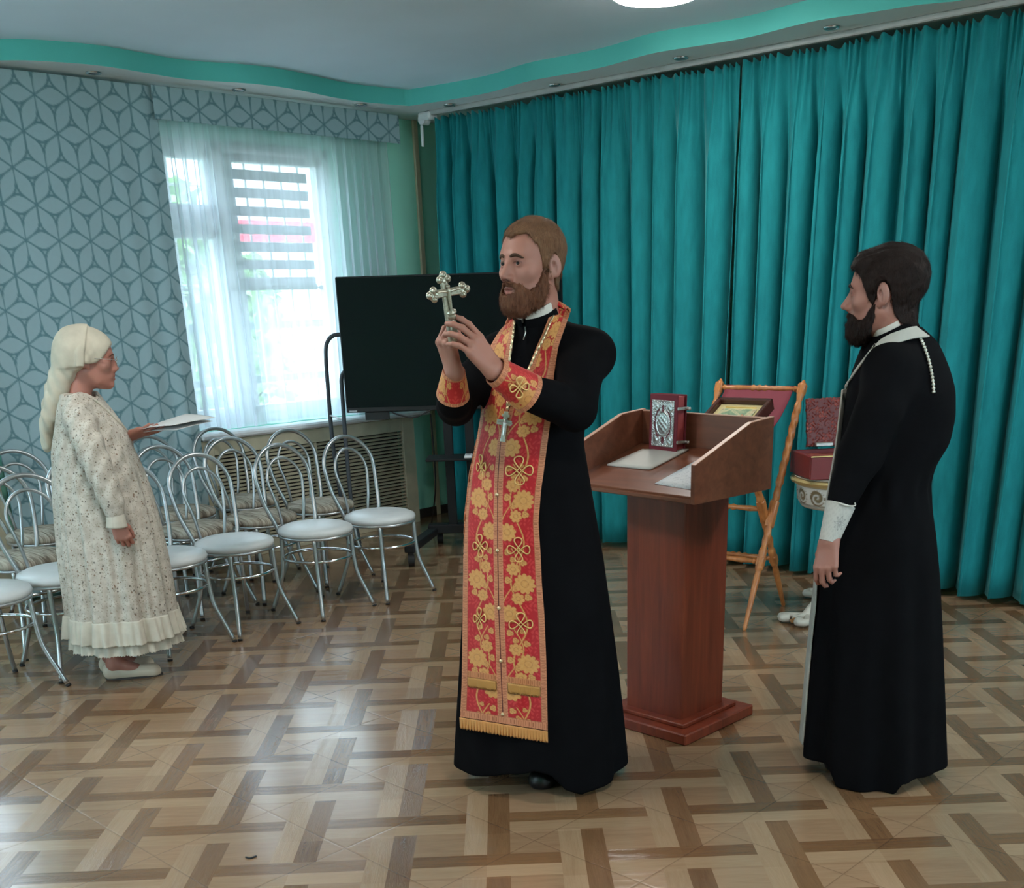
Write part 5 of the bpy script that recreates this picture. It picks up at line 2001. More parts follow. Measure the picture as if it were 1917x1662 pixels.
def pbeard(hf, x, y, z):
    ax = np.abs(x)
    zt = np.interp(y, [-.02, .004, .018, .030, .045, .060, .072, .082, .10, .13], [-.03, -.012, -.014, -.044, -.062, -.068, -.060, -.050, -.047, -.046])
    lip = np.sqrt((x / .0265) ** 2 + ((y - .100) / .03) ** 2 + ((z + .0710) / .0130) ** 2) - 1
    under = np.interp(z, [-.20, -.135, -.11, -.06, 0], [.06, .035, .010, -.004, -.002])
    t = np.interp(z, [-.16, -.115, -.085, -.06, -.02], [.012, .016, .012, .0065, .004]) * np.interp(y, [-.02, .01, .04, .08], [.55, .7, .95, 1.0])
    t = np.where((z > -.066) & (y > .075), .0055, t)
    t = t + .0030 * nz3(x, y, z * .28, 480, 7) + .0016 * nz3(x, y, z * .5, 170, 8)
    reg = np.maximum((z - zt) * .8, (under - y) * .8)
    d = sand(hf - t, reg + .0028 * nz3(x, y, z, 420, 9) + .0015 * nz3(x, y, z, 900, 12), .008)
    ch = np.sqrt((x / .044) ** 2 + ((y - .064) / .040) ** 2 + ((z + .108) / .036) ** 2) - 1
    chin = ch * .036 + .0030 * nz3(x, y, z * .35, 400, 10)
    d = smin(d, np.maximum(chin, -(z + .142)), .014)
    return np.maximum(d, -lip * .011)
ho = hair_mesh('beard', vx, hd, (-.10, -.03, -.170), (.10, .135, .01), .0022, pbeard, M_PBEARD, pr)
strands(ho, hd, 9000, .013, .0028, comb_beard, M_PBEARD, 52)

# ---- cassock
ROWS = [(604, 960, 1040), (640, 925, 1095), (690, 916, 1108), (740, 908, 1104), (790, 899, 1098), (830, 893, 1093), (880, 883, 1101), (950, 874, 1113), (1050, 868, 1129), (1150, 864, 1141), (1250, 859, 1152), (1350, 853, 1161), (1430, 848, 1168), (1462, 846, 1171)]
prw = px_rows(ROWS, PY0, lambda z: (np.interp(z, [0, .6, 1.1, 1.5], [3.69, 3.71, 3.725, 3.73]), np.interp(z, [0, .4, .8, 1.05, 1.2, 1.35, 1.46, 1.52], [.245, .205, .165, .15, .15, .138, .105, .075])))


def pfold(th, z):
    k = np.clip((.95 - z) / .9, 0, 1)
    return k * (.010 * np.sin(7 * th + 1.2 + z * 1.5) + .007 * np.sin(11 * th + 2.4 - z * 2))
torso_p = stack(prw, pfold)


def torso_full(x, y, z):
    d = torso_p(x, y, z)
    sh = sd_chain(x, y, z, [SHL + [0, 0, -.012], nb + [0, 0, -.015], SHR + [0, 0, -.012]], [.068, .074, .066])
    return smin(d, sh, .05)


rv = Vox.box((-.36, 3.30, .0), (.42, 4.06, 1.60), .0058)
rv.put(torso_full, (-.36, 3.3, 0), (.42, 4.06, 1.6), 0)
CFL, CFR = at(990, 737, 3.405), at(848, 737, 3.475)          # elbow ends of both cuffs
rv.caps([SHL + [0, 0, -.012] - vl * .01, at(1090, 690, 3.58), ELL + [0, 0, -.005]], [.064, .069, .062], .05)
rv.caps([ELL + [0, 0, -.005], at(1040, 752, 3.46), CFL + (CFL - WRL) * -.05], [.062, .060, .050], .03)
rv.caps([SHR + [0, 0, -.012] + vl * .01, (SHR + ELR) / 2 + [-.01, 0, 0], ELR], [.064, .060, .051], .05)
rv.caps([ELR, ELR * .4 + CFR * .6 + [0, 0, -.01], CFR + (WRR - CFR) * .15], [.056, .052, .042], .03)
# hem rises over the shoes
def hem(x, y, z):
    hz = np.interp(x, [-.24, -.16, -.11, -.03, .03, .075, .13, .2, .32], [.070, .078, .100, .112, .085, .035, .010, .020, .040])
    return (hz + .0 * y) - z
rv.put(hem, (-.36, 3.3, 0), (.42, 4.06, .2), .01, 'and')
# neck opening

V, Q = rv.mesh()
cas = mkobj('cassock', V, Q, M_BLACK, pr, 180)
shoe('shoe', fl(945, 1428), fl(918, 1449), .10, .08, M_SHOE, pr)
shoe('shoe', fl(1050, 1440), fl(1006, 1478), .10, .08, M_SHOE, pr)
nf = unit(np.array([-.55, -.83, 0]))
nk = at(1003, 590, 3.70)
cn_ = unit(np.array([0, 0, 1.0]) + .40 * nf)
ga = math.degrees(math.atan2(nf @ np.cross(cn_, unit(np.array([1.0, 0, 0]) - cn_ * cn_[0])), nf @ unit(np.array([1.0, 0, 0]) - cn_ * cn_[0])))
ring_collar(nk + cn_ * .004, cn_, .0625, .034, .004, M_WHITE, 'white_collar', pr, -.003, (math.radians(ga), .09))
ring_collar(nk - cn_ * .022, cn_, .0665, .036, .006, M_BLACK, 'collar', pr, -.002, (math.radians(ga), .10))
mb = MB(); zp = trace(torso_full, np.array([983, 984, 980]), np.array([612, 622, 636]), off=.006)
mb.tube(zp, .0022, 6); mb.build('zip_pull', M_SIL, pr, 180)

# ---- stole (front)
Yk = np.array([720, 760, 790, 830, 885, 910, 972, 1030, 1080, 1140, 1239, 1290, 1336, 1352], float)
Lk = np.array([903, 901, 899, 891, 879, 876, 869, 868, 868, 867, 866, 865, 863, 862], float)
Ck = np.array([964, 955, 946, 937, 933, 932, 932, 932, 933, 934, 938, 940, 942, 943], float)
Rk = np.array([1035, 1033, 1030, 1024, 1017, 1013, 1008, 1012, 1014, 1019, 1023, 1024, 1025, 1025], float)


def smooth_k(y, k):
    return np.interp(y, np.linspace(Yk[0], Yk[-1], 200), smooth1(np.interp(np.linspace(Yk[0], Yk[-1], 200), Yk, k), 8))


def stole_px(a, t):
    """a in [-1, 1] from the left to the right edge, t in [0, 1] down"""
    y0 = 720 + (1352 - 720) * t
    y = y0 + 26 * t * (a * .5 + .1)
    L, C, R = smooth_k(y0, Lk), smooth_k(y0, Ck), smooth_k(y0, Rk)
    x = np.where(a < 0, C + (C - L) * a, C + (R - C) * a)
    return x, y


def torso_only(x, y, z):
    return torso_full(x, y, z)


na, nt = 150, 560
Ag, Tg = np.meshgrid(np.linspace(-1, 1, na), np.linspace(0, 1, nt), indexing='ij')
x_, y_ = stole_px(Ag, Tg)
P = trace(torso_only, x_, y_, 3.0, 70, .010)
for _ in range(3):
    P[1:-1, 1:-1] = (P[1:-1, 1:-1] * 2 + P[:-2, 1:-1] + P[2:, 1:-1] + P[1:-1, :-2] + P[1:-1, 2:]) / 6
HALF = .132
vlen = np.concatenate([[0], np.cumsum(np.linalg.norm(np.diff(P[na // 2], axis=0), axis=1))])
Um = Ag * HALF; Vm = np.broadcast_to(vlen[None, :], Um.shape)
col = brocade(Um, Vm + .08)
m_ = np.abs(Um)
edge_k = (HALF - m_) / .019
col = np.where((edge_k < 1)[..., None], trim_col(np.clip(edge_k, 0, 1), Vm), col)
mid_k = m_ / .0165
col = np.where((mid_k < 1)[..., None], trim_col(np.clip(mid_k, 0, 1), Vm), col)
col = np.where((m_ < .0012)[..., None], DARKR * .5, col)
Lt = vlen[-1]
side = (edge_k >= 1) & (mid_k >= 1)
bz = Vm - (Lt - .026)
col = np.where((bz > 0)[..., None], trim_col(np.clip(bz / .026, 0, 1), Um * 1.0 + .5), col)
mz = Vm - (Lt - .165)
mband = (mz > 0) & (mz < .022) & side
col = np.where(mband[..., None], trim_col(np.clip(mz / .022, 0, 1), Um + .5) * np.array([.92, .90, .70]), col)
fr = (mz >= .022) & (mz < .052 + .003 * np.sin(Um * 900)) & side
fcol = np.array(srgb(170, 112, 52)) * (.55 + .45 * np.abs(np.sin(Um * 520 + 1.2 * np.sin(Vm * 120)))[..., None])
col = np.where(fr[..., None], fcol, col)
mb = MB(); mb.grid(P)
sto = mb.build('stole', M_BROC, pr, 180, col.reshape(-1, 3))
so = sto.modifiers.new('thick', 'SOLIDIFY'); so.thickness = .004; so.offset = 0
# fringe at the lower edge: one strip cut into tassels
ed = P[:, -1]
nrm = np.array([-.2, -1, 0.0]); nrm /= np.linalg.norm(nrm)
ss = np.linspace(0, na - 1, 420); k0 = np.clip(ss.astype(int), 0, na - 2); fr_ = (ss - k0)[:, None]
top = ed[k0] * (1 - fr_) + ed[k0 + 1] * fr_
tt = np.arange(420)
wave_ = np.abs(np.sin(tt * PI / 7.0))
rows = []
for q in np.linspace(0, 1, 8):
    rows.append(top + nrm * (.004 + .004 * wave_[:, None] * (.4 + q)) + np.array([0, 0, -1.0]) * (.040 * q * (.94 + .08 * np.sin(tt * 1.7)))[:, None] + np.array([1.0, 0, 0]) * (.003 * q * np.sin(tt * .45))[:, None])
Pf = np.stack(rows, 1)
fc = np.array(srgb(206, 142, 78)) * (.35 + .65 * wave_ ** .6)[:, None, None] * np.ones((1, 8, 1))
mb = MB(); mb.grid(Pf); fo = mb.build('fringe', M_BROC, sto, 180, fc.reshape(-1, 3)); fo['label'] = 'orange-gold fringe along the lower edge of the stole'
fo.modifiers.new('thick', 'SOLIDIFY').thickness = .003
rows = []
for sg in (-1, 1):
    iu = np.where((np.abs(Um[:, 0]) > .019) & (np.abs(Um[:, 0]) < .112) & (Um[:, 0] * sg > 0))[0]
    it = int(np.searchsorted(vlen, Lt - .143))
    edl = P[iu, it]
    n2 = 190; ss = np.linspace(0, len(iu) - 1, n2); k0 = np.clip(ss.astype(int), 0, len(iu) - 2); fr_ = (ss - k0)[:, None]
    top = edl[k0] * (1 - fr_) + edl[k0 + 1] * fr_
    tt = np.arange(n2); wave_ = np.abs(np.sin(tt * PI / 7))
    Pf = np.stack([top + nrm * (.004 + .003 * wave_[:, None] * (.4 + q)) + np.array([0, 0, -1.0]) * (.034 * q * (.90 + .16 * np.sin(tt * 1.9)))[:, None] for q in np.linspace(0, 1, 6)], 1)
    fc = np.array(srgb(186, 132, 66)) * (.22 + .78 * wave_ ** .8)[:, None, None] * np.ones((1, 6, 1))
    mb = MB(); mb.grid(Pf); fo = mb.build('fringe', M_BROC, sto, 180, fc.reshape(-1, 3)); fo.modifiers.new('thick', 'SOLIDIFY').thickness = .003
# upper bands of the stole, over the shoulders and round the neck
def upper(keys, sgn, name):
    keys = np.array(keys, float)
    n1, n2 = 40, 170
    t = np.linspace(0, 1, n2); kk = np.linspace(0, 1, len(keys))
    yL, xi, yR, xo = [smooth1(np.interp(t, kk, keys[:, q]), 6) for q in (1, 0, 3, 2)]
    a = np.linspace(0, 1, n1)[:, None]
    X_ = xi[None] * (1 - a) + xo[None] * a; Y_ = yL[None] * (1 - a) + yR[None] * a
    Pu = trace(torso_full, X_, Y_, 3.0, 70, .011)
    for _ in range(2):
        Pu[1:-1, 1:-1] = (Pu[1:-1, 1:-1] * 2 + Pu[:-2, 1:-1] + Pu[2:, 1:-1] + Pu[1:-1, :-2] + Pu[1:-1, 2:]) / 6
    L = np.concatenate([[0], np.cumsum(np.linalg.norm(np.diff(Pu[n1 // 2], axis=0), axis=1))])
    A2 = np.broadcast_to(a, (n1, n2)); V2 = np.broadcast_to(L[None], (n1, n2))
    c = brocade((.017 + A2 * .10) * sgn, V2 + .02)
    c = np.where((A2 < .24)[..., None], trim_col(np.clip(A2 / .24, 0, 1), V2), c)
    c = np.where((A2 > .74)[..., None], trim_col(np.clip((A2 - .74) / .26, 0, 1), V2), c)
    mb = MB(); mb.grid(Pu)
    o = mb.build(name, M_BROC, sto, 180, c.reshape(-1, 3))
    s2 = o.modifiers.new('thick', 'SOLIDIFY'); s2.thickness = .004; s2.offset = 0
    return Pu
UR = upper([(1035, 561, 1050, 566), (1033, 573, 1069, 579), (1025, 600, 1061, 603), (1015, 626, 1052, 628), (1005, 648, 1045, 650), (986, 695, 1038, 697), (966, 726, 1035, 726)], 1, 'shoulder_band')
UL = upper([(964, 589, 952, 594), (963.5, 605, 945, 608), (962, 625, 929, 630), (959, 650, 916, 653), (955, 675, 910, 677), (958, 700, 905, 700), (964, 726, 903, 726)], -1, 'shoulder_band')
# behind the neck
nb2 = hd.w(0, -.045, -.165)
ends = (UR[20, 0], UL[20, 0])
pts = spline([ends[0], nb2 + vl * .062 - vf * .045 + [0, 0, .010], nb2 - vf * .082 + [0, 0, .014], nb2 - vl * .064 - vf * .045 + [0, 0, .008], ends[1]], 40)
G = np.stack([pts + np.array([0, 0, -1.0]) * q + unit([0, 1, 0]) * q * .4 for q in np.linspace(-.010, .030, 8)], 1)
mb = MB(); mb.grid(G); o = mb.build('neck_band', M_BROC, sto, 180, np.broadcast_to(TRIM, (G.shape[0] * 8, 3)))
o.modifiers.new('thick', 'SOLIDIFY').thickness = .004
# buttons and embroidered crosses
def on_stole(px, py):
    k = np.argmin((x_ - px) ** 2 + (y_ - py) ** 2); i, j = np.unravel_index(k, x_.shape)
    return P[i, j]
for px, py in ((931, 925), (932, 1030), (934, 1138), (938, 1237), (942, 1336)):
    c = on_stole(px, py); mb = MB(); mb.lathe([(.001, -.002), (.0065, 0), (.0062, .003), (.004, .0058), (.001, .0066)], c + nrm * .002, nrm, 14)
    mb.build('button', M_CHAIN, sto, 60)
for px, py, R, sq in ((903, 874, .038, .62), (973, 880, .044, 1), (901, 1021, .037, .85), (971, 1028, .039, .95), (900, 1157, .036, .8), (975, 1168, .039, 1)):
    c = on_stole(px, py)
    c1, c2, c3 = on_stole(px + 8, py), on_stole(px - 8, py), on_stole(px, py + 10)
    ux = unit(c1 - c2); uy = np.array([0, 0, 1.0]); nn = unit(np.cross(ux, uy)); nn = nn if nn[1] < 0 else -nn
    emblem(c + nn * .0035, ux * sq, uy, R, nn, sto, M_CORD)
# ---- cuffs
def cuff(c0, r0, c1, r1, name, seed, sq=.92, up=None):
    Pc, A, S = band_grid(c0, r0, c1, r1, up, 150, 90, sq)
    Lc = np.linalg.norm(c1 - c0)
    U = (A / (2 * PI) - .5) * .36; Vv = S * Lc
    c = brocade(np.abs(np.mod(U + seed, .22) - .11), Vv + .03 + seed, per=.262)
    c = c * .94 + np.array(srgb(210, 90, 40)) * .06
    c = np.where((S < .13)[..., None], trim_col(np.clip(S / .13, 0, 1), U + .5), c)
    c = np.where((S > .88)[..., None], trim_col(np.clip((S - .88) / .12, 0, 1), U + .5), c)
    mb = MB(); mb.grid(Pc)
    o = mb.build(name, M_BROC, pr, 180, c.reshape(-1, 3))
    s2 = o.modifiers.new('thick', 'SOLIDIFY'); s2.thickness = .004; s2.offset = 0
    return o
cl0 = at(927, 694, 3.338)
o = cuff(cl0, .0385, CFL, .058, 'cuff', .03)
ax = unit(CFL - cl0)
cen = at(962, 711, 3.31)
dirv = unit(CAM - cen)
ux = ax; nn = unit(dirv - ax * (dirv @ ax)); uy = np.cross(nn, ux)
mid = cl0 * .52 + CFL * .48
emblem(mid + nn * .051, (ux * .8 + uy * .6), (uy * .8 - ux * .6), .030, nn, o, M_CORD)
o = cuff(at(850, 694, 3.425), .0335, CFR + unit(CFR - WRR) * .005, .052, 'cuff', .11)

# ---- pectoral cross on its chain
M_PCR = plain('pale_metal_cross', srgb(206, 206, 190), .35, .35, .15, 90)
pc_t, pc_b = at(949, 768, 3.50), at(941, 826, 3.52)
q0 = trace(torso_full, np.array([948., 944., 941.]), np.array([770., 798., 826.]), 3.0, 70, .020)
u = unit(q0[0] - q0[2]); r_ = unit(np.cross(u, [0, -1.0, 0]) * 1.0); r_ = r_ if r_[0] > 0 else -r_; nn = np.cross(u, r_); nn = nn if nn[1] < 0 else -nn
Rp = np.stack([r_, u, nn]); Lp = np.linalg.norm(q0[0] - q0[2])
pcx = thing('pectoral_cross', 'small silver crucifix hanging on a chain before the priest', 'crucifix', q0[1])
mb = MB()
mb.box(q0[2] + u * Lp * .5, (.014, Lp, .006), Rp, .0015); mb.box(q0[2] + u * Lp * .63, (.052, .016, .006), Rp, .0015); mb.box(q0[2] + u * Lp * .86, (.024, .009, .006), Rp, .0015); mb.box(q0[2] + u * Lp * .04, (.017, .010, .007), Rp, .0015)
mb.build('cross_plate', M_PCR, pcx)
v = Vox.box(q0[1] - .05, q0[1] + .05, .0016)
b = q0[2] + nn * .005
v.caps([b + u * Lp * .20, b + u * Lp * .42, b + u * Lp * .60], [.0032, .0045, .005], .004); v.caps([b + u * Lp * .62 - r_ * .022, b + u * Lp * .61, b + u * Lp * .62 + r_ * .022], [.002, .003, .002], .003); v.ball(b + u * Lp * .70, .0045, .002)
V, Q = v.mesh(); mkobj('relief_figure', V, Q, M_SIL, pcx, 180)
lft = trace(torso_full, np.array([964., 960., 956., 953., 951., 950., 949.]), np.array([600., 628., 655., 685., 715., 745., 766.]), 3.0, 70, .020)
rgt = trace(torso_full, np.array([1037., 1030., 1018., 1004., 990., 972., 958., 950.]), np.array([590., 603., 632., 660., 690., 722., 748., 766.]), 3.0, 70, .020)
chain(lft, 'chain', pcx, M_CHAIN); chain(rgt, 'chain', pcx, M_CHAIN)

# ---- the cross in his hands
ct, cb = at(829, 514, 3.33), at(851, 672, 3.375)
cu = unit(ct - cb); LC = np.linalg.norm(ct - cb)
crr = unit(np.array([.93, .34, .05])); crr = unit(crr - cu * (crr @ cu)); cn = np.cross(crr, cu)
hc = thing('hand_cross', 'silver blessing cross with trefoil ends held up by the priest', 'cross', cb)
Rc = np.stack([crr, cu, cn])
cen = at(839, 547, 3.337)
mb = MB()
M_HC = plain('old_silver', srgb(176, 168, 150), .36, .75, .25, 150)
hz = np.dot(cen - cb, cu)
mb.box(cb + cu * (LC * .585), (.021, LC * .81, .012), Rc, .003)
mb.build('shaft', M_HC, hc)
mb = MB(); mb.box(cen, (.088, .021, .0125), Rc, .003); mb.build('arm', M_HC, hc)
def trefoil(c, d, nm):
    w = np.cross(cn, d)
    v = Vox.box(c - .035, c + .035, .0013)
    for off in (d * .010, w * .011 - d * .002, -w * .011 - d * .002):
        v.ball(c + off, (.0105, .0105, .0075), .004, 'add', Rc)
    v.ball(c - d * .008, (.009, .009, .007), .004, 'add', Rc)
    for off in (d * .010, w * .011 - d * .002, -w * .011 - d * .002):
        v.ball(c + off - cn * .008, .0055, .002, 'add'); v.ball(c + off + cn * .008, .0055, .002, 'add')
    V, Q = v.mesh(); mkobj(nm, V, Q, M_HC, hc, 180)
trefoil(cen + crr * .044, crr, 'trefoil'); trefoil(cen - crr * .044, -crr, 'trefoil'); trefoil(cb + cu * (LC * .955), cu, 'trefoil')
v = Vox.box(cen - .06, cen + .06, .0016)
for sg in (-1, 1):
    b = cen + cn * .0085 * sg
    v.caps([b - cu * .055, b - cu * .02, b + cu * .006], [.0032, .0048, .0055], .004); v.caps([b - crr * .034 + cu * .006, b + cu * .004, b + crr * .034 + cu * .006], [.0024, .0036, .0024], .003); v.ball(b + cu * .016, .0052, .002)
V, Q = v.mesh(); mkobj('relief_figure', V, Q, M_HC, hc, 180)
kn_ = at(845, 587, 3.352)
mb = MB(); mb.lathe([(.008, -.016), (.013, -.013), (.0145, -.007), (.010, -.003), (.0155, .003), (.0145, .009), (.008, .013)], kn_, cu, 20); mb.build('collar_knob', M_HC, hc, 50)
mb = MB(); mb.lathe([(.006, -.075), (.011, -.06), (.011, -.02), (.009, -.016)], kn_, cu, 16); mb.build('handle', M_HC, hc, 50)
# ================================================================== the second clergyman
q_ = fl(1645, 1462)
cl = thing('person', 'dark-haired bearded man in black cassock with white cuffs, seen from the side at right', 'person', (q_[0], q_[1], 0))
CY0 = 3.63
cf = unit((-.86, .50, -.03))
h2 = Head(at(1656, 548, 3.60), frame(cf), 1.03)
cb_f = unit((-.93, .36, 0)); cb_l = np.cross([0, 0, 1.0], cb_f)
n2 = h2.w(0, -.055, -.185)
vx = Vox(np.arange(.84, 1.46, .0026), np.arange(3.28, 4.02, .0026), np.concatenate([np.arange(.03, .80, .012), np.arange(.80, 1.78, .0026)]))
h2.build(vx)
SL2, SR2 = at(1668, 690, 3.49), at(1688, 690, 3.49) + cb_l * -.33
hip = np.array([n2[0] + .0, n2[1] + .06, .92])
vx.caps([n2 - [0, 0, .06], n2 * .55 + hip * .45, hip], [.045, .058, .06], .04)
vx.caps([SL2 - [0, 0, .03], n2 + [0, 0, -.09], SR2 - [0, 0, .03]], [.034, .038, .034], .03)
for sg in (1, -1):
    h0 = hip + cb_l * sg * .035; an = np.array([q_[0] - .02, q_[1] + .08, .10]) + cb_l * sg * .07
    vx.caps([h0, (h0 + an) / 2, an], [.055, .045, .04], .04); vx.caps([an, an + cb_f * .10 - [0, 0, .05]], [.034, .026], .02)
E2 = at(1612, 850, 3.46); W2 = at(1553, 1012, 3.40)
vx.caps([SL2 - [0, 0, .03], E2], [.042, .04], .03); vx.caps([E2, W2], [.04, .027], .02)
E2R = SR2 + [.0, .03, -.30]; W2R = E2R + cb_f * .10 + [0, 0, -.23]
vx.caps([SR2 - [0, 0, .03], E2R, W2R], [.042, .04, .028], .03)
hand(vx, W2, at(1546, 1054, 3.39) - W2, (-.62, -.78, -.05), False, [(26, 34, 22), (30, 36, 24), (34, 40, 26), (40, 44, 28)], [(.75, .45, -.45), (.9, .1, -.4), (.9, -.1, -.4)], .95, (4, 1, -2, -5))
hand(vx, W2R, (-.1, .05, -1), (.3, .95, 0), True, [(20, 30, 20)] * 4, [(.75, .45, -.45), (.9, .1, -.4), (.9, -.1, -.4)], .95, (4, 1, -2, -5))
V, Q = vx.mesh()
mkobj('body', V, Q, M_SKIN, cl, 180, h2.tint(V, srgb(162, 112, 97), srgb(132, 74, 70), .14))
h2.eyes(cl, (.05, .035, .02), (0, 1, -.1))
M_CHAIR = hair_mat('dark_brown_hair', srgb(20, 12, 10), srgb(42, 28, 23))
h2.brows(cl, M_CHAIR, vx, .0036)


def chair_(hf, x, y, z):
    zb = np.interp(y, [-.14, -.085, -.060, -.044, -.034, -.012, .004, .016, .028, .040, .052, .066, .080, .12], [-.098, -.098, -.082, -.058, .002, .030, -.004, -.034, -.020, .012, .040, .058, .068, .070])
    t = .006 + .004 * np.clip((z - .045) / .06, 0, 1) + .012 * np.exp(-((y - .075) / .030) ** 2) * np.clip((z - .05) / .03, 0, 1) + .006 * np.clip((-y - .03) / .08, 0, 1) * np.clip((z + .08) / .08, 0, 1)
    t = t + .0026 * nz3(x * .9, y * .30, z * .9, 300, 23) + .0018 * nz3(x, y, z, 110, 24)
    d = sand(hf - t, (zb - z) * .7 + .0025 * nz3(x, y, z, 230, 25), .006)
    return np.maximum(d, ear_clear(x, y, z))
ho = hair_mesh('hair', vx, h2, (-.10, -.15, -.110), (.10, .140, .160), .0024, chair_, M_CHAIR, cl)
strands(ho, h2, 9000, .016, .003, comb_hair, M_CHAIR, 61)


def cbeard(hf, x, y, z):
    zt = np.interp(y, [-.02, .008, .020, .034, .050, .066, .080, .10, .13], [-.05, -.026, -.034, -.058, -.070, -.068, -.054, -.049, -.048])
    under = np.interp(z, [-.20, -.135, -.11, -.06, 0], [.07, .045, .022, .006, .004])
    lip = np.sqrt((x / .021) ** 2 + ((y - .100) / .03) ** 2 + ((z + .0705) / .0105) ** 2) - 1
    t = np.interp(z, [-.16, -.115, -.085, -.06, -.02], [.012, .016, .011, .0055, .003])
    t = t + .0018 * nz3(x, y, z * .35, 420, 27)
    d = sand(hf - t, np.maximum((z - zt) * .8, (under - y) * .8) + .002 * nz3(x, y, z, 300, 29), .008)
    ch = np.sqrt((x / .040) ** 2 + ((y - .064) / .036) ** 2 + ((z + .112) / .034) ** 2) - 1
    d = smin(d, np.maximum(ch * .034 + .003 * nz3(x, y, z * .35, 400, 30), -(z + .145)), .014)
    return np.maximum(d, -lip * .010)
ho = hair_mesh('beard', vx, h2, (-.10, -.03, -.170), (.10, .135, .0), .0024, cbeard, M_CHAIR, cl)
strands(ho, h2, 7000, .012, .0026, comb_beard, M_CHAIR, 62)
# ---- cassock
ROWS = [(612, 1655, 1722), (640, 1618, 1752), (690, 1600, 1773), (730, 1590, 1783), (780, 1584, 1784), (830, 1578, 1774), (870, 1572, 1748), (905, 1566, 1737), (950, 1560, 1743), (1000, 1552, 1752), (1080, 1541, 1760), (1200, 1529, 1766), (1300, 1521, 1768), (1400, 1513, 1769), (1452, 1510, 1770)]
crw = px_rows(ROWS, CY0, lambda z: (np.interp(z, [0, .7, 1.1, 1.5], [3.68, 3.66, 3.64, 3.63]), np.interp(z, [0, .4, .8, 1.0, 1.15, 1.3, 1.42, 1.5], [.250, .215, .19, .165, .17, .18, .13, .07])))


def cfold(th, z):
    k = np.clip((.98 - z) / .9, 0, 1)
    return k * (.012 * np.sin(8 * th + .4 + z * 1.2) + .008 * np.sin(13 * th + 2.0)) + .004 * np.exp(-((z - 1.0) / .06) ** 2) * np.sin(14 * th)
torso_c = stack(crw, cfold)


def torso_cf(x, y, z):
    d = torso_c(x, y, z)
    sh = sd_chain(x, y, z, [SL2 + [0.01, .03, -.005], n2 + [.012, 0, -.035], SR2 + [0, -.03, -.005]], [.062, .070, .062])
    return smin(d, sh, .06)


rv = Vox.box((.84, 3.26, 0), (1.50, 4.06, 1.56), .0058)
rv.put(torso_cf, (.84, 3.26, 0), (1.50, 4.06, 1.56), 0)
CT, CBt = at(1574, 944, 3.425), at(1551, 1014, 3.402)
rv.caps([SL2 + [.008, .02, -.01], at(1645, 770, 3.46), E2], [.070, .074, .066], .05)
rv.caps([E2, at(1588, 905, 3.44), CT + (CBt - CT) * .12], [.064, .054, .040], .03)
rv.caps([SR2 + [0, -.02, -.01], E2R, W2R], [.068, .064, .05], .05)
def hem2(x, y, z):
    near = np.clip((3.62 - y) / .12, 0, 1)
    low = np.interp(x, [.90, .99, 1.01, 1.19, 1.21, 1.4], [.055, .055, .001, .001, .040, .040])
    far = .06
    return low * near + far * (1 - near) - z
rv.put(hem2, (.84, 3.26, 0), (1.50, 4.06, .2), .008, 'and')
V, Q = rv.mesh(); mkobj('cassock', V, Q, M_BLACK, cl, 180)
for sg in (1, -1):
    a0 = np.array([q_[0] + .03, q_[1] + .10, 0]) + cb_l * sg * .07
    shoe('shoe', a0 + [.02, .03, 0], a0 + cb_f * .19 + [.02, .03, 0], .09, .08, M_SHOE, cl)
# ---- collars
k2 = at(1676, 622, 3.585)
kn2 = unit(np.array([0, 0, 1.0]) + .50 * unit(np.array([-.9, .2, 0])) + np.array([0, -.05, 0]))
ring_collar(k2 + kn2 * .010, kn2, .0610, .024, .003, M_WHITE, 'white_collar', cl, -.002)
ring_collar(k2 - kn2 * .018, kn2, .0640, .036, .006, M_BLACK, 'collar', cl, -.002)
# ---- white stole: round the neck and down the front
M_WST = cloth_mat('white_stole_brocade', srgb(182, 178, 168), .75, .3)
top = np.array([(1634, 652), (1646, 637), (1664, 626), (1685, 618), (1704, 612), (1716, 610)], float)
bot = np.array([(1577, 735), (1604, 690), (1634, 663), (1668, 646), (1706, 634), (1741, 629)], float)
def fit(p, n):
    return spline(np.concatenate([p, np.zeros((len(p), 1))], 1), n)[:, :2]
tp, bt = fit(top, 60), fit(bot, 60)
s = np.linspace(0, 1, 16)[:, None, None]
G = tp[None] * (1 - s) + bt[None] * s
def neck_cf(x, y, z):
    return smin(torso_cf(x, y, z), sd_caps(x, y, z, k2 - kn2 * .10, k2 - kn2 * .002, .080, .068), .03)
P = trace(neck_cf, G[..., 0], G[..., 1], 3.0, 90, .008)
for _ in range(3):
    P[1:-1, 1:-1] = (P[1:-1, 1:-1] * 2 + P[:-2, 1:-1] + P[2:, 1:-1] + P[1:-1, :-2] + P[1:-1, 2:]) / 6
mb = MB(); mb.grid(P); o = mb.build('stole', M_WST, cl, 180); o.modifiers.new('thick', 'SOLIDIFY').thickness = .005
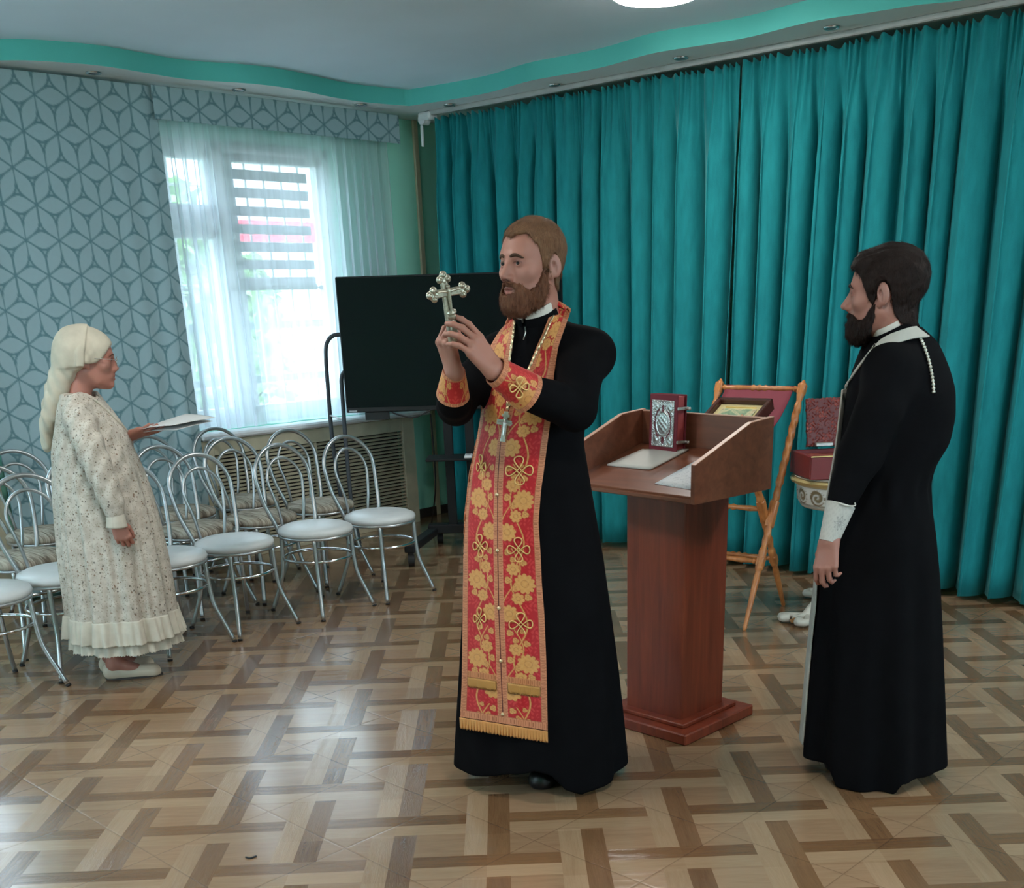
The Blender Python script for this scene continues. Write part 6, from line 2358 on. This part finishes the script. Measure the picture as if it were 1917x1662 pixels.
# the front length seen edge-on
zz = np.linspace(.10, 1.30, 80); ph = np.linspace(-.62, .43, 24)
R_ = np.array(sorted(crw))
xc, a, yc, b = [np.interp(zz, R_[:, 0], R_[:, k]) for k in range(1, 5)]
up_ = np.interp(zz, [.62, .95], [1.0, .35])[:, None]
ang = 2.80 + np.where(ph[None] > 0, ph[None] * up_, ph[None])
P = np.stack([xc[:, None] + (a[:, None] + .011) * np.cos(ang), yc[:, None] + (b[:, None] + .011) * np.sin(ang), np.broadcast_to(zz[:, None], (80, 24))], -1)
for k, z in enumerate(zz):
    P[k, :, 0] += 0
mb = MB(); mb.grid(P); o = mb.build('stole_front', M_WST, cl, 180); o.modifiers.new('thick', 'SOLIDIFY').thickness = .005
bp_ = trace(torso_cf, np.array([1722., 1730, 1738, 1744, 1747, 1748]), np.array([630., 648, 672, 698, 720, 736]), 3.0, 90, .008)
chain(bp_, 'back_chain', cl, plain('silver_braid', srgb(190, 184, 170), .35, .7), .0062, .0105)
ch_ = trace(torso_cf, np.array([1658., 1650, 1642]), np.array([634., 642, 654]), 3.0, 90, .016)
chain(ch_, 'chain', cl, plain('silver_chain', srgb(190, 184, 170), .35, .7), .0030, .008)
# ---- white cuff with a stitched sprig
P, A, S = band_grid(CBt, .0315, CT, .047, (0, -1, 0), 150, 100, .95)
L = np.linalg.norm(CT - CBt)
U = np.where(A > PI, A - 2 * PI, A) * .040; Vv = S * L
white = np.array(srgb(184, 180, 172)); c = np.broadcast_to(white, U.shape + (3,)).copy()
tx = np.sin(U * 420) * np.sin(Vv * 300 + 2 * np.sin(U * 160)); c = c * (1 - .07 * (tx > .2)[..., None])
du, dv = U - .004, Vv - L * .50
ink = np.zeros(U.shape)
for k in range(8):
    an = k * PI / 4 + PI / 2; lx, ly = .011 * math.cos(an), .013 * math.sin(an)
    ux_, uy_ = du - lx, dv - ly
    al = ux_ * math.cos(an) + uy_ * math.sin(an); ac = -ux_ * math.sin(an) + uy_ * math.cos(an)
    e = np.hypot(al / .009, ac / .0030)
    ink = np.maximum(ink, (np.abs(e - .85) < .22) * 1.0)
ink = np.maximum(ink, (np.abs(np.hypot(du, dv) - .004) < .001) * 1.0)
c = c * (1 - ink[..., None] * .55) + np.array((.12, .12, .13)) * ink[..., None] * .55
M_VC = Mat('stitched_white_cloth'); M_VC.set(color=M_VC.attr(), rough=.8, spec=.2); M_VC.bump(M_VC.noise(M_VC.coord(), 900, 2), .2, .001); M_VC = M_VC.m
mb = MB(); mb.grid(P); o = mb.build('cuff', M_VC, cl, 180, c.reshape(-1, 3)); o.modifiers.new('thick', 'SOLIDIFY').thickness = .004
mb = MB(); lace = trace(lambda x, y, z: sd_caps(x, y, z, CT, CBt, .050, .034), np.array([1571., 1580, 1592, 1601, 1600]), np.array([941., 945, 947, 946, 941]), 2.9, 60, .003)
mb.tube(spline(lace, 20), .0022, 6); mb.build('cuff_lace', M_WHITE, cl, 180)
P, A, S = band_grid(W2R + [0, 0, .03], .034, W2R + [0, 0, .13] + (E2R - W2R) * .1, .045, (0, 1, 0), 60, 12)
mb = MB(); mb.grid(P); o = mb.build('cuff', M_WST, cl, 180); o.modifiers.new('thick', 'SOLIDIFY').thickness = .004
# ================================================================== the woman
w_ = fl(235, 1268)
wo = thing('person', 'woman in pale headscarf and long flowered dress reading a paper beside the chairs', 'person', (w_[0], w_[1], 0))
WY = 5.0
wf = unit((.93, .34, -.10))
h3 = Head(at(167, 672, 5.0), frame(wf), .985, True)
wb_f = unit((.95, .30, 0)); wb_l = np.cross([0, 0, 1.0], wb_f)
n3 = h3.w(0, -.05, -.175)
vx = Vox(np.arange(-2.22, -1.50, .003), np.arange(4.74, 5.36, .003), np.concatenate([np.arange(-.004, .24, .004), np.arange(.24, .52, .012), np.arange(.52, 1.62, .003)]))
h3.build(vx)
SR3 = at(146, 778, 4.86); SL3 = SR3 + wb_l * .28
hip = np.array([n3[0] + .03, n3[1], .78])
vx.caps([n3 - [0, 0, .05], n3 * .5 + hip * .5, hip], [.045, .075, .08], .05)
vx.caps([SR3 - [0, 0, .02], n3 + [0, 0, -.08], SL3 - [0, 0, .02]], [.03, .034, .03], .03)
shoes = [(fl(197, 1272), fl(307, 1262)), (fl(190, 1260), fl(294, 1248))]
for sg, (a, b) in zip((-1, 1), shoes):
    h0 = hip + wb_l * sg * .05
    d = unit(b - a); an = a + d * .055 + [0, 0, .075]
    vx.caps([h0, (h0 + an) / 2 + [0, 0, -.03], an + [0, 0, .05], an], [.075, .046, .035, .033], .03)
    vx.caps([an, a + d * .15 + [0, 0, .035]], [.034, .028], .02); vx.caps([a + d * .03 + [0, 0, .035], an], [.028, .03], .02)
E3, W3 = at(180, 868, 4.80), at(217, 975, 4.80)
vx.caps([SR3, E3], [.042, .036], .03); vx.caps([E3, W3], [.035, .023], .02)
hand(vx, W3, at(229, 1002, 4.80) - W3, (.35, -.92, .2), True, [(38, 48, 30), (42, 52, 30), (46, 54, 32), (50, 56, 32)], [(.75, .5, -.4), (.9, .15, -.4), (.9, 0, -.4)], .88, (4, 1, -2, -5))
WL3 = at(244, 815, 5.08); EL3 = SL3 + [.02, 0, -.25]
vx.caps([SL3, EL3], [.042, .036], .03); vx.caps([EL3, WL3], [.035, .023], .02)
hand(vx, WL3, at(266, 809, 5.06) - WL3, (-.05, -.35, -.93), False, [(2, 6, 5), (2, 6, 5), (3, 7, 5), (4, 8, 6)], [(.75, .45, -.48), (.95, .15, -.25), (.98, .05, -.1)], .9, (5, 1, -3, -7))
V, Q = vx.mesh()
mkobj('body', V, Q, M_SKIN, wo, 180, h3.tint(V, srgb(176, 120, 104), srgb(150, 62, 66), .14))
h3.eyes(wo, (.06, .07, .06), (0, 1, -.45))
h3.brows(wo, hair_mat('brown_brow', srgb(80, 56, 44), srgb(110, 80, 62)), vx, .0024)
# ---- glasses
M_WIRE = plain('thin_wire_frame', (.55, .52, .48), .25, .9)
gl_ = bpy.data.objects.new('glasses', None); COL.objects.link(gl_); bpy.data.objects.remove(gl_)
mb = MB()
a = np.arange(40) / 40 * 2 * PI
M_LENS = Mat('lens'); tr = M_LENS.n('ShaderNodeBsdfTransparent'); g_ = M_LENS.n('ShaderNodeBsdfGlossy'); g_.inputs['Roughness'].default_value = .03
mx = M_LENS.n('ShaderNodeMixShader'); mx.inputs[0].default_value = .10
M_LENS.nt.links.new(tr.outputs[0], mx.inputs[1]); M_LENS.nt.links.new(g_.outputs[0], mx.inputs[2]); M_LENS.nt.links.new(mx.outputs[0], M_LENS.out.inputs[0]); M_LENS = M_LENS.m
ring = lambda sg: np.array([h3.w(sg * .033 + .026 * math.cos(q), .113 - .004 * abs(math.cos(q)), -.004 + .021 * math.sin(q)) for q in a])
mb.tube(ring(1), .0013, 6, True); mb.tube(ring(-1), .0013, 6, True)
mb.tube(spline([h3.w(.007, .110, .002), h3.w(0, .115, .006), h3.w(-.007, .110, .002)], 9), .0013, 6)
for sg in (1, -1):
    mb.tube(spline([h3.w(sg * .059, .109, .004), h3.w(sg * .070, .095, .006), h3.w(sg * .079, .04, .006), h3.w(sg * .081, -.01, .010)], 16), .0012, 6)
fr3 = mb.build('glasses', M_WIRE, wo, 180)
for sg in (1, -1):
    mb = MB(); r = ring(sg); c = r.mean(0); mb.add(np.concatenate([[c], r]), [(0, k + 1, (k + 1) % 40 + 1) for k in range(40)]); mb.build('lens', M_LENS, fr3, 180)
# ---- headscarf
M_SCARF = cloth_mat('cream_headscarf', srgb(196, 187, 168), .8, .35, 700)
c0 = h3.w(0, 0, .02)
sv = Vox.box((-2.18, 4.74, 1.02), (-1.70, 5.26, 1.63), .0042)
G = np.stack(np.meshgrid(*sv.ax, indexing='ij'), -1)
hf = vx.sample(G); Lc = h3.local(G); x, y, z = Lc[..., 0], Lc[..., 1], Lc[..., 2]
zb = np.interp(y, [-.12, -.075, -.045, -.02, .012, .03, .055, .082, .104, .13], [-.055, -.045, -.030, -.022, -.016, -.012, .012, .050, .074, .078])
t = .007 + .005 * np.clip((z - .02) / .08, 0, 1)
t = t + .0032 * np.clip(np.sin(115 * (z * .62 - y * .78) + 1.0), 0, 1) * np.clip((.055 - y) / .05, 0, 1) * np.clip((.085 - z) / .06, 0, 1) + .0012 * nz3(x, y, z, 60, 40)
hf2 = np.minimum(hf, sd_ell(x, y, z, (0, -.02, .02), (.083, .100, .098)))
dcap = sand(hf2 - t, (zb - z) * .75, .008)
drape = sand(hf2 - (.019 + .006 * np.clip((-y - .05) / .05, 0, 1)), y + .020 + .16 * np.clip(-.02 - z, 0, 1) - .22 * np.clip(z - .03, 0, 1), .004)
drape = np.maximum(drape, -.030 - z)
sv.f = np.minimum(dcap, drape).astype(np.float32)
tail = [(at(138, 652, 5.0), .062), (at(126, 690, 5.02), .058), (at(112, 730, 5.03), .052), (at(98, 775, 5.03), .040), (at(90, 805, 5.03), .028), (at(90, 836, 5.03), .015)]
for dy in (-.055, 0, .055):
    pts = [p + wb_l * dy * (1 if k < 4 else .6) for k, (p, _) in enumerate(tail)]
    sv.caps(pts, [r for _, r in tail], .035)
def tf(x, y, z):
    return 0
gf = np.sin((G[..., 1] - 5.0) * 95 + G[..., 2] * 14) * .0042 * np.clip((1.42 - G[..., 2]) / .15, 0, 1) + .003 * np.sin(G[..., 0] * 120 + G[..., 2] * 40) * np.clip((1.45 - G[..., 2]) / .1, 0, 1)
sv.f = (sv.f + gf).astype(np.float32)
# the tail hangs clear of the face and neck
def clear(x, y, z):
    l_, f_, u_ = loc(h3.O, h3.R, x, y, z)
    return np.maximum(np.maximum(-.010 - f_ + (u_ + .03) * -.62, u_ + .020), -(u_ + .30))
sv.put(clear, (-2.2, 4.7, 1.0), (-1.7, 5.3, 1.7), .01, 'cut')
V, Q = sv.mesh(); mkobj('headscarf', V, Q, M_SCARF, wo, 180)
def on_scarf(px, py, off=.004):
    return trace(lambda X_, Y_, Z_: sv.sample(np.stack([X_, Y_, Z_], -1)), np.array(px, float), np.array(py, float), 4.3, 120, off)
# ---- dress
ROWS = [(735, 118, 176), (770, 110, 206), (800, 106, 229), (840, 100, 247), (870, 101, 262), (920, 104, 281), (980, 111, 297), (1040, 119, 310), (1100, 128, 321), (1145, 133, 327), (1160, 135, 329)]
wrw = px_rows(ROWS, WY, lambda z: (np.interp(z, [.2, 1.0, 1.4], [5.0, 5.0, 5.0]), np.interp(z, [.2, .5, .8, 1.05, 1.2, 1.32, 1.38], [.235, .21, .18, .155, .145, .120, .08])))


def wfold(th, z):
    k = np.clip((1.02 - z) / .5, 0, 1)
    return k * (.010 * np.sin(11 * th + 1.0) + .007 * np.sin(19 * th + 2.2 + z * 2) + .004 * np.sin(31 * th))
torso_w = stack(wrw, wfold)


def torso_wf(x, y, z):
    d = torso_w(x, y, z)
    sh = sd_chain(x, y, z, [SR3, n3 + [.005, 0, -.035], SL3], [.055, .056, .055])
    return smin(d, sh, .05)


rv = Vox.box((-2.24, 4.68, .20), (-1.48, 5.34, 1.46), .0052)
rv.put(torso_wf, (-2.24, 4.68, .2), (-1.48, 5.34, 1.46), 0)
rv.caps([SR3 + [0, 0, -.005], at(168, 835, 4.80), at(190, 890, 4.79), at(210, 940, 4.79), at(217, 968, 4.79)], [.060, .062, .056, .050, .036], .018)
rv.caps([SL3, EL3, WL3 + (EL3 - WL3) * .22], [.06, .06, .042], .03)
gfold = lambda x, y, z: .004 * np.sin(x * 90 + z * 60) * np.sin(z * 35 + y * 40)
G = np.stack(np.meshgrid(*rv.ax, indexing='ij'), -1)
rv.f = (rv.f + .0035 * np.sin(G[..., 0] * 105 - G[..., 2] * 46) * (G[..., 1] < 4.93) * np.clip((G[..., 2] - .80) / .1, 0, 1)).astype(np.float32)
rv.caps([h3.w(0, -.03, -.10), n3 + [0.012, 0, -.012]], [.050, .050], .010, 'cut')
V, Q = rv.mesh()
M_DRS = Mat('flowered_dress_cloth'); co = M_DRS.coord()
v1 = M_DRS.voronoi(co, 62); v2_ = M_DRS.voronoi(co, 130); 
d1_ = X(M_DRS.nt, v1.outputs['Distance']); d2_ = X(M_DRS.nt, v2_.outputs['Distance'])
cc_ = M_DRS.xyz(v1.outputs['Color']); ce_ = M_DRS.xyz(v2_.outputs['Color'])
nz = M_DRS.noise(co, 30, 4)
base = M_DRS.ramp(nz, [(.35, srgb(182, 173, 160)), (.65, srgb(206, 198, 186))])
c = M_DRS.mix(d2_.lt(.38) * ce_[0].gt(.45) * .55, base, srgb(140, 132, 112))
c = M_DRS.mix(d1_.lt(.25) * cc_[0].gt(.42) * .75, c, M_DRS.mix(cc_[1].gt(.5), srgb(74, 66, 60), srgb(120, 92, 70)))
M_DRS.set(color=c, rough=.85, spec=.2); M_DRS.bump(nz + M_DRS.noise(co, 800, 2) * .4, .35, .003)
mkobj('dress', V, Q, M_DRS.m, wo, 180)
# ---- ruffles
M_RUF = cloth_mat('white_cotton_ruffle', srgb(200, 193, 178), .85, .35)
R_ = np.array(sorted(wrw))
def ruffle(z0, z1, add0, add1, name, n=26, sc=.010, tilt=0.0):
    th = np.linspace(0, 2 * PI, 460); zz = np.linspace(z1, z0, 16)
    P = []
    for z in zz:
        f = (z1 - z) / (z1 - z0)
        xc, a, yc, b = [np.interp(max(z, R_[0, 0]), R_[:, 0], R_[:, k]) for k in range(1, 5)]
        e = add0 + (add1 - add0) * f + wfold(th, max(z, .28)) + sc * (.25 + .75 * f) * (np.sin(n * th + 1.3 * np.sin(3 * th)) + .4 * np.sin(2.3 * n * th))
        zz_ = z + tilt * np.cos(th) + (.006 * np.abs(np.sin(th * 62)) if f > .98 else 0)
        P.append(np.stack([xc + (a + e) * np.cos(th), yc + (b + e) * np.sin(th), np.broadcast_to(zz_, th.shape)], -1))
    mb = MB(); mb.grid(np.stack(P, 1)); o = mb.build(name, M_RUF, wo, 180)
    o.modifiers.new('thick', 'SOLIDIFY').thickness = .002
    return o
zr = at(200, 1143, 4.78)[2]
ruffle(.215, .325, .002, .018, 'hem_ruffle', 24, .009, -.004)
ruffle(.165, .26, -.012, .004, 'underskirt_hem', 20, .006, -.004)
cw = at(216, 960, 4.79); cw2 = at(219, 986, 4.79)
P, A, S = band_grid(cw, .036, cw2, .044, (0, -1, 0), 140, 10)
P = P + (np.sin(A * 17) * .004 * S)[..., None] * unit(P - (cw + cw2) / 2)
mb = MB(); mb.grid(P); o = mb.build('cuff_lace', M_RUF, wo, 180); o.modifiers.new('thick', 'SOLIDIFY').thickness = .002
nkc = n3 + [.010, 0, .004]
ring_collar(nkc, unit(np.array([.34, .08, 1.0])), .056, .014, .006, M_RUF, 'neck_trim', wo, -.003)
pts = trace(torso_wf, np.array([172., 182, 196, 212, 226, 238]), np.array([746., 752, 764, 779, 793, 808]), 4.2, 120, .004)
mb = MB(); mb.tube(spline(pts, 30), .0065, 8); mb.build('front_placket', M_RUF, wo, 180)
pts2 = trace(torso_wf, np.array([176., 187, 201, 217, 230]), np.array([748., 756, 768, 783, 797]), 4.2, 120, .006)
mb = MB(); mb.tube(spline(pts2, 30), .0028, 6); mb.build('green_ribbon', plain('grey_green_ribbon', srgb(92, 108, 104), .7), wo, 180)
# ---- shoes
M_SHO = plain('beige_leather', srgb(206, 190, 168), .5, 0, .05)
M_SOLE = plain('dark_sole', (.05, .045, .04), .7)
for (a, b) in shoes:
    d = unit(b - a); n_ = np.cross([0, 0, 1.0], d)
    v = Vox.box(np.minimum(a, b) - [.07, .07, .01], np.maximum(a, b) + [.07, .07, .11], .0035)
    L = np.linalg.norm(b - a)
    v.caps([a + d * .03 + [0, 0, .030], a + d * L * .5 + [0, 0, .026], b - d * .045 + [0, 0, .022]], [.032, .033, .036], .03)
    v.caps([a + d * .026 + [0, 0, .048], a + d * .05 + [0, 0, .042]], [.028, .030], .02)
    v.ball(a + d * .085 + [0, 0, .078], (.060, .026, .032), .008, 'cut', np.stack([d, n_, [0, 0, 1.0]]))
    v.put(lambda x, y, z: x * 0 + y * 0 + (.006 - z), np.minimum(a, b) - .2, np.maximum(a, b) + .2, 0, 'and')
    V, Q = v.mesh(); so_ = mkobj('shoe', V, Q, M_SHO, wo, 180)
    mb = MB(); q = np.arange(40) / 40 * 2 * PI
    outl = [a + d * (L * .5 + L * .49 * math.cos(t)) + n_ * (.034 * math.sin(t) * (1 + .1 * math.cos(t))) for t in q]
    mb.add(np.concatenate([np.array(outl) + [0, 0, .0005], np.array(outl) + [0, 0, .009]]), [tuple(range(40))[::-1], tuple(range(40, 80))] + [(k, (k + 1) % 40, 40 + (k + 1) % 40, 40 + k) for k in range(40)])
    mb.build('sole', M_SOLE, so_, 30)
# ---- papers in her hand
def held(name, label, c, z_off, mat):
    a, b, cc, d = [at(*q) for q in c]
    G = np.zeros((14, 10, 3))
    for i in range(14):
        for j in range(10):
            s, t = i / 13, j / 9
            G[i, j] = a * (1 - s) * (1 - t) + b * s * (1 - t) + cc * s * t + d * (1 - s) * t + np.array([0, 0, z_off + .003 * math.sin(PI * s) + .0015 * math.sin(PI * t)])
    mb = MB(); mb.grid(G); o = mb.build(name, mat, None, 180); s2 = o.modifiers.new('thick', 'SOLIDIFY'); s2.thickness = .0006
    tag(o, label, 'paper')
held('paper_sheet', 'white sheet of paper held out by the woman in the headscarf', [(262, 805, 5.02), (322, 798, 4.93), (404, 783, 5.06), (348, 776, 5.22)], .004, M_PAPER)
held('paper_sheet', 'lower of the two sheets held by the woman, mostly hidden under the other', [(268, 809, 5.03), (330, 805, 4.94), (400, 788, 5.06), (345, 784, 5.2)], .000, M_PAPER)
# ------------------------------------------------------------------ turn the finished room square to the world axes
Rz = Matrix.Rotation(-ROOM_ANG, 4, 'Z')
bpy.context.view_layer.update()
done = set()
def same(mw):
    return all(abs(mw[a][b] - (1 if a == b else 0)) < 1e-5 for a in range(4) for b in range(4))
for o in list(SC.objects):
    if o.parent is not None:
        continue
    kids = [c for c in o.children_recursive]
    if o.type == 'MESH' and same(o.matrix_world):
        if o.data.name not in done:
            o.data.transform(Rz); done.add(o.data.name)
        for c in kids:
            if c.type == 'MESH' and c.data.name not in done:
                c.data.transform(Rz); done.add(c.data.name)
    elif o.type == 'EMPTY' and kids and all(same(c.matrix_world) for c in kids):
        o.location = Rz @ o.location
        for c in kids:
            if c.data.name not in done:
                c.data.transform(Rz); done.add(c.data.name)
            if c.parent == o:
                c.matrix_parent_inverse = Matrix.Translation(-o.location)
    else:
        o.matrix_world = Rz @ o.matrix_world
bpy.context.view_layer.update()

# ------------------------------------------------------------------ view
vs = SC.view_settings
vs.view_transform = 'Standard'; vs.look = 'None'; vs.exposure = EXPO; vs.gamma = 1.0
vs.use_curve_mapping = False
SC.cycles.max_bounces = 6; SC.cycles.diffuse_bounces = 4; SC.cycles.glossy_bounces = 3
SC.cycles.transparent_max_bounces = 10; SC.cycles.transmission_bounces = 4
SC.cycles.caustics_reflective = False; SC.cycles.caustics_refractive = False
SC.cycles.sample_clamp_indirect = 4.0
SC.cycles.use_denoising = True
SC.cycles.use_adaptive_sampling = True; SC.cycles.adaptive_threshold = .08; SC.cycles.adaptive_min_samples = 16
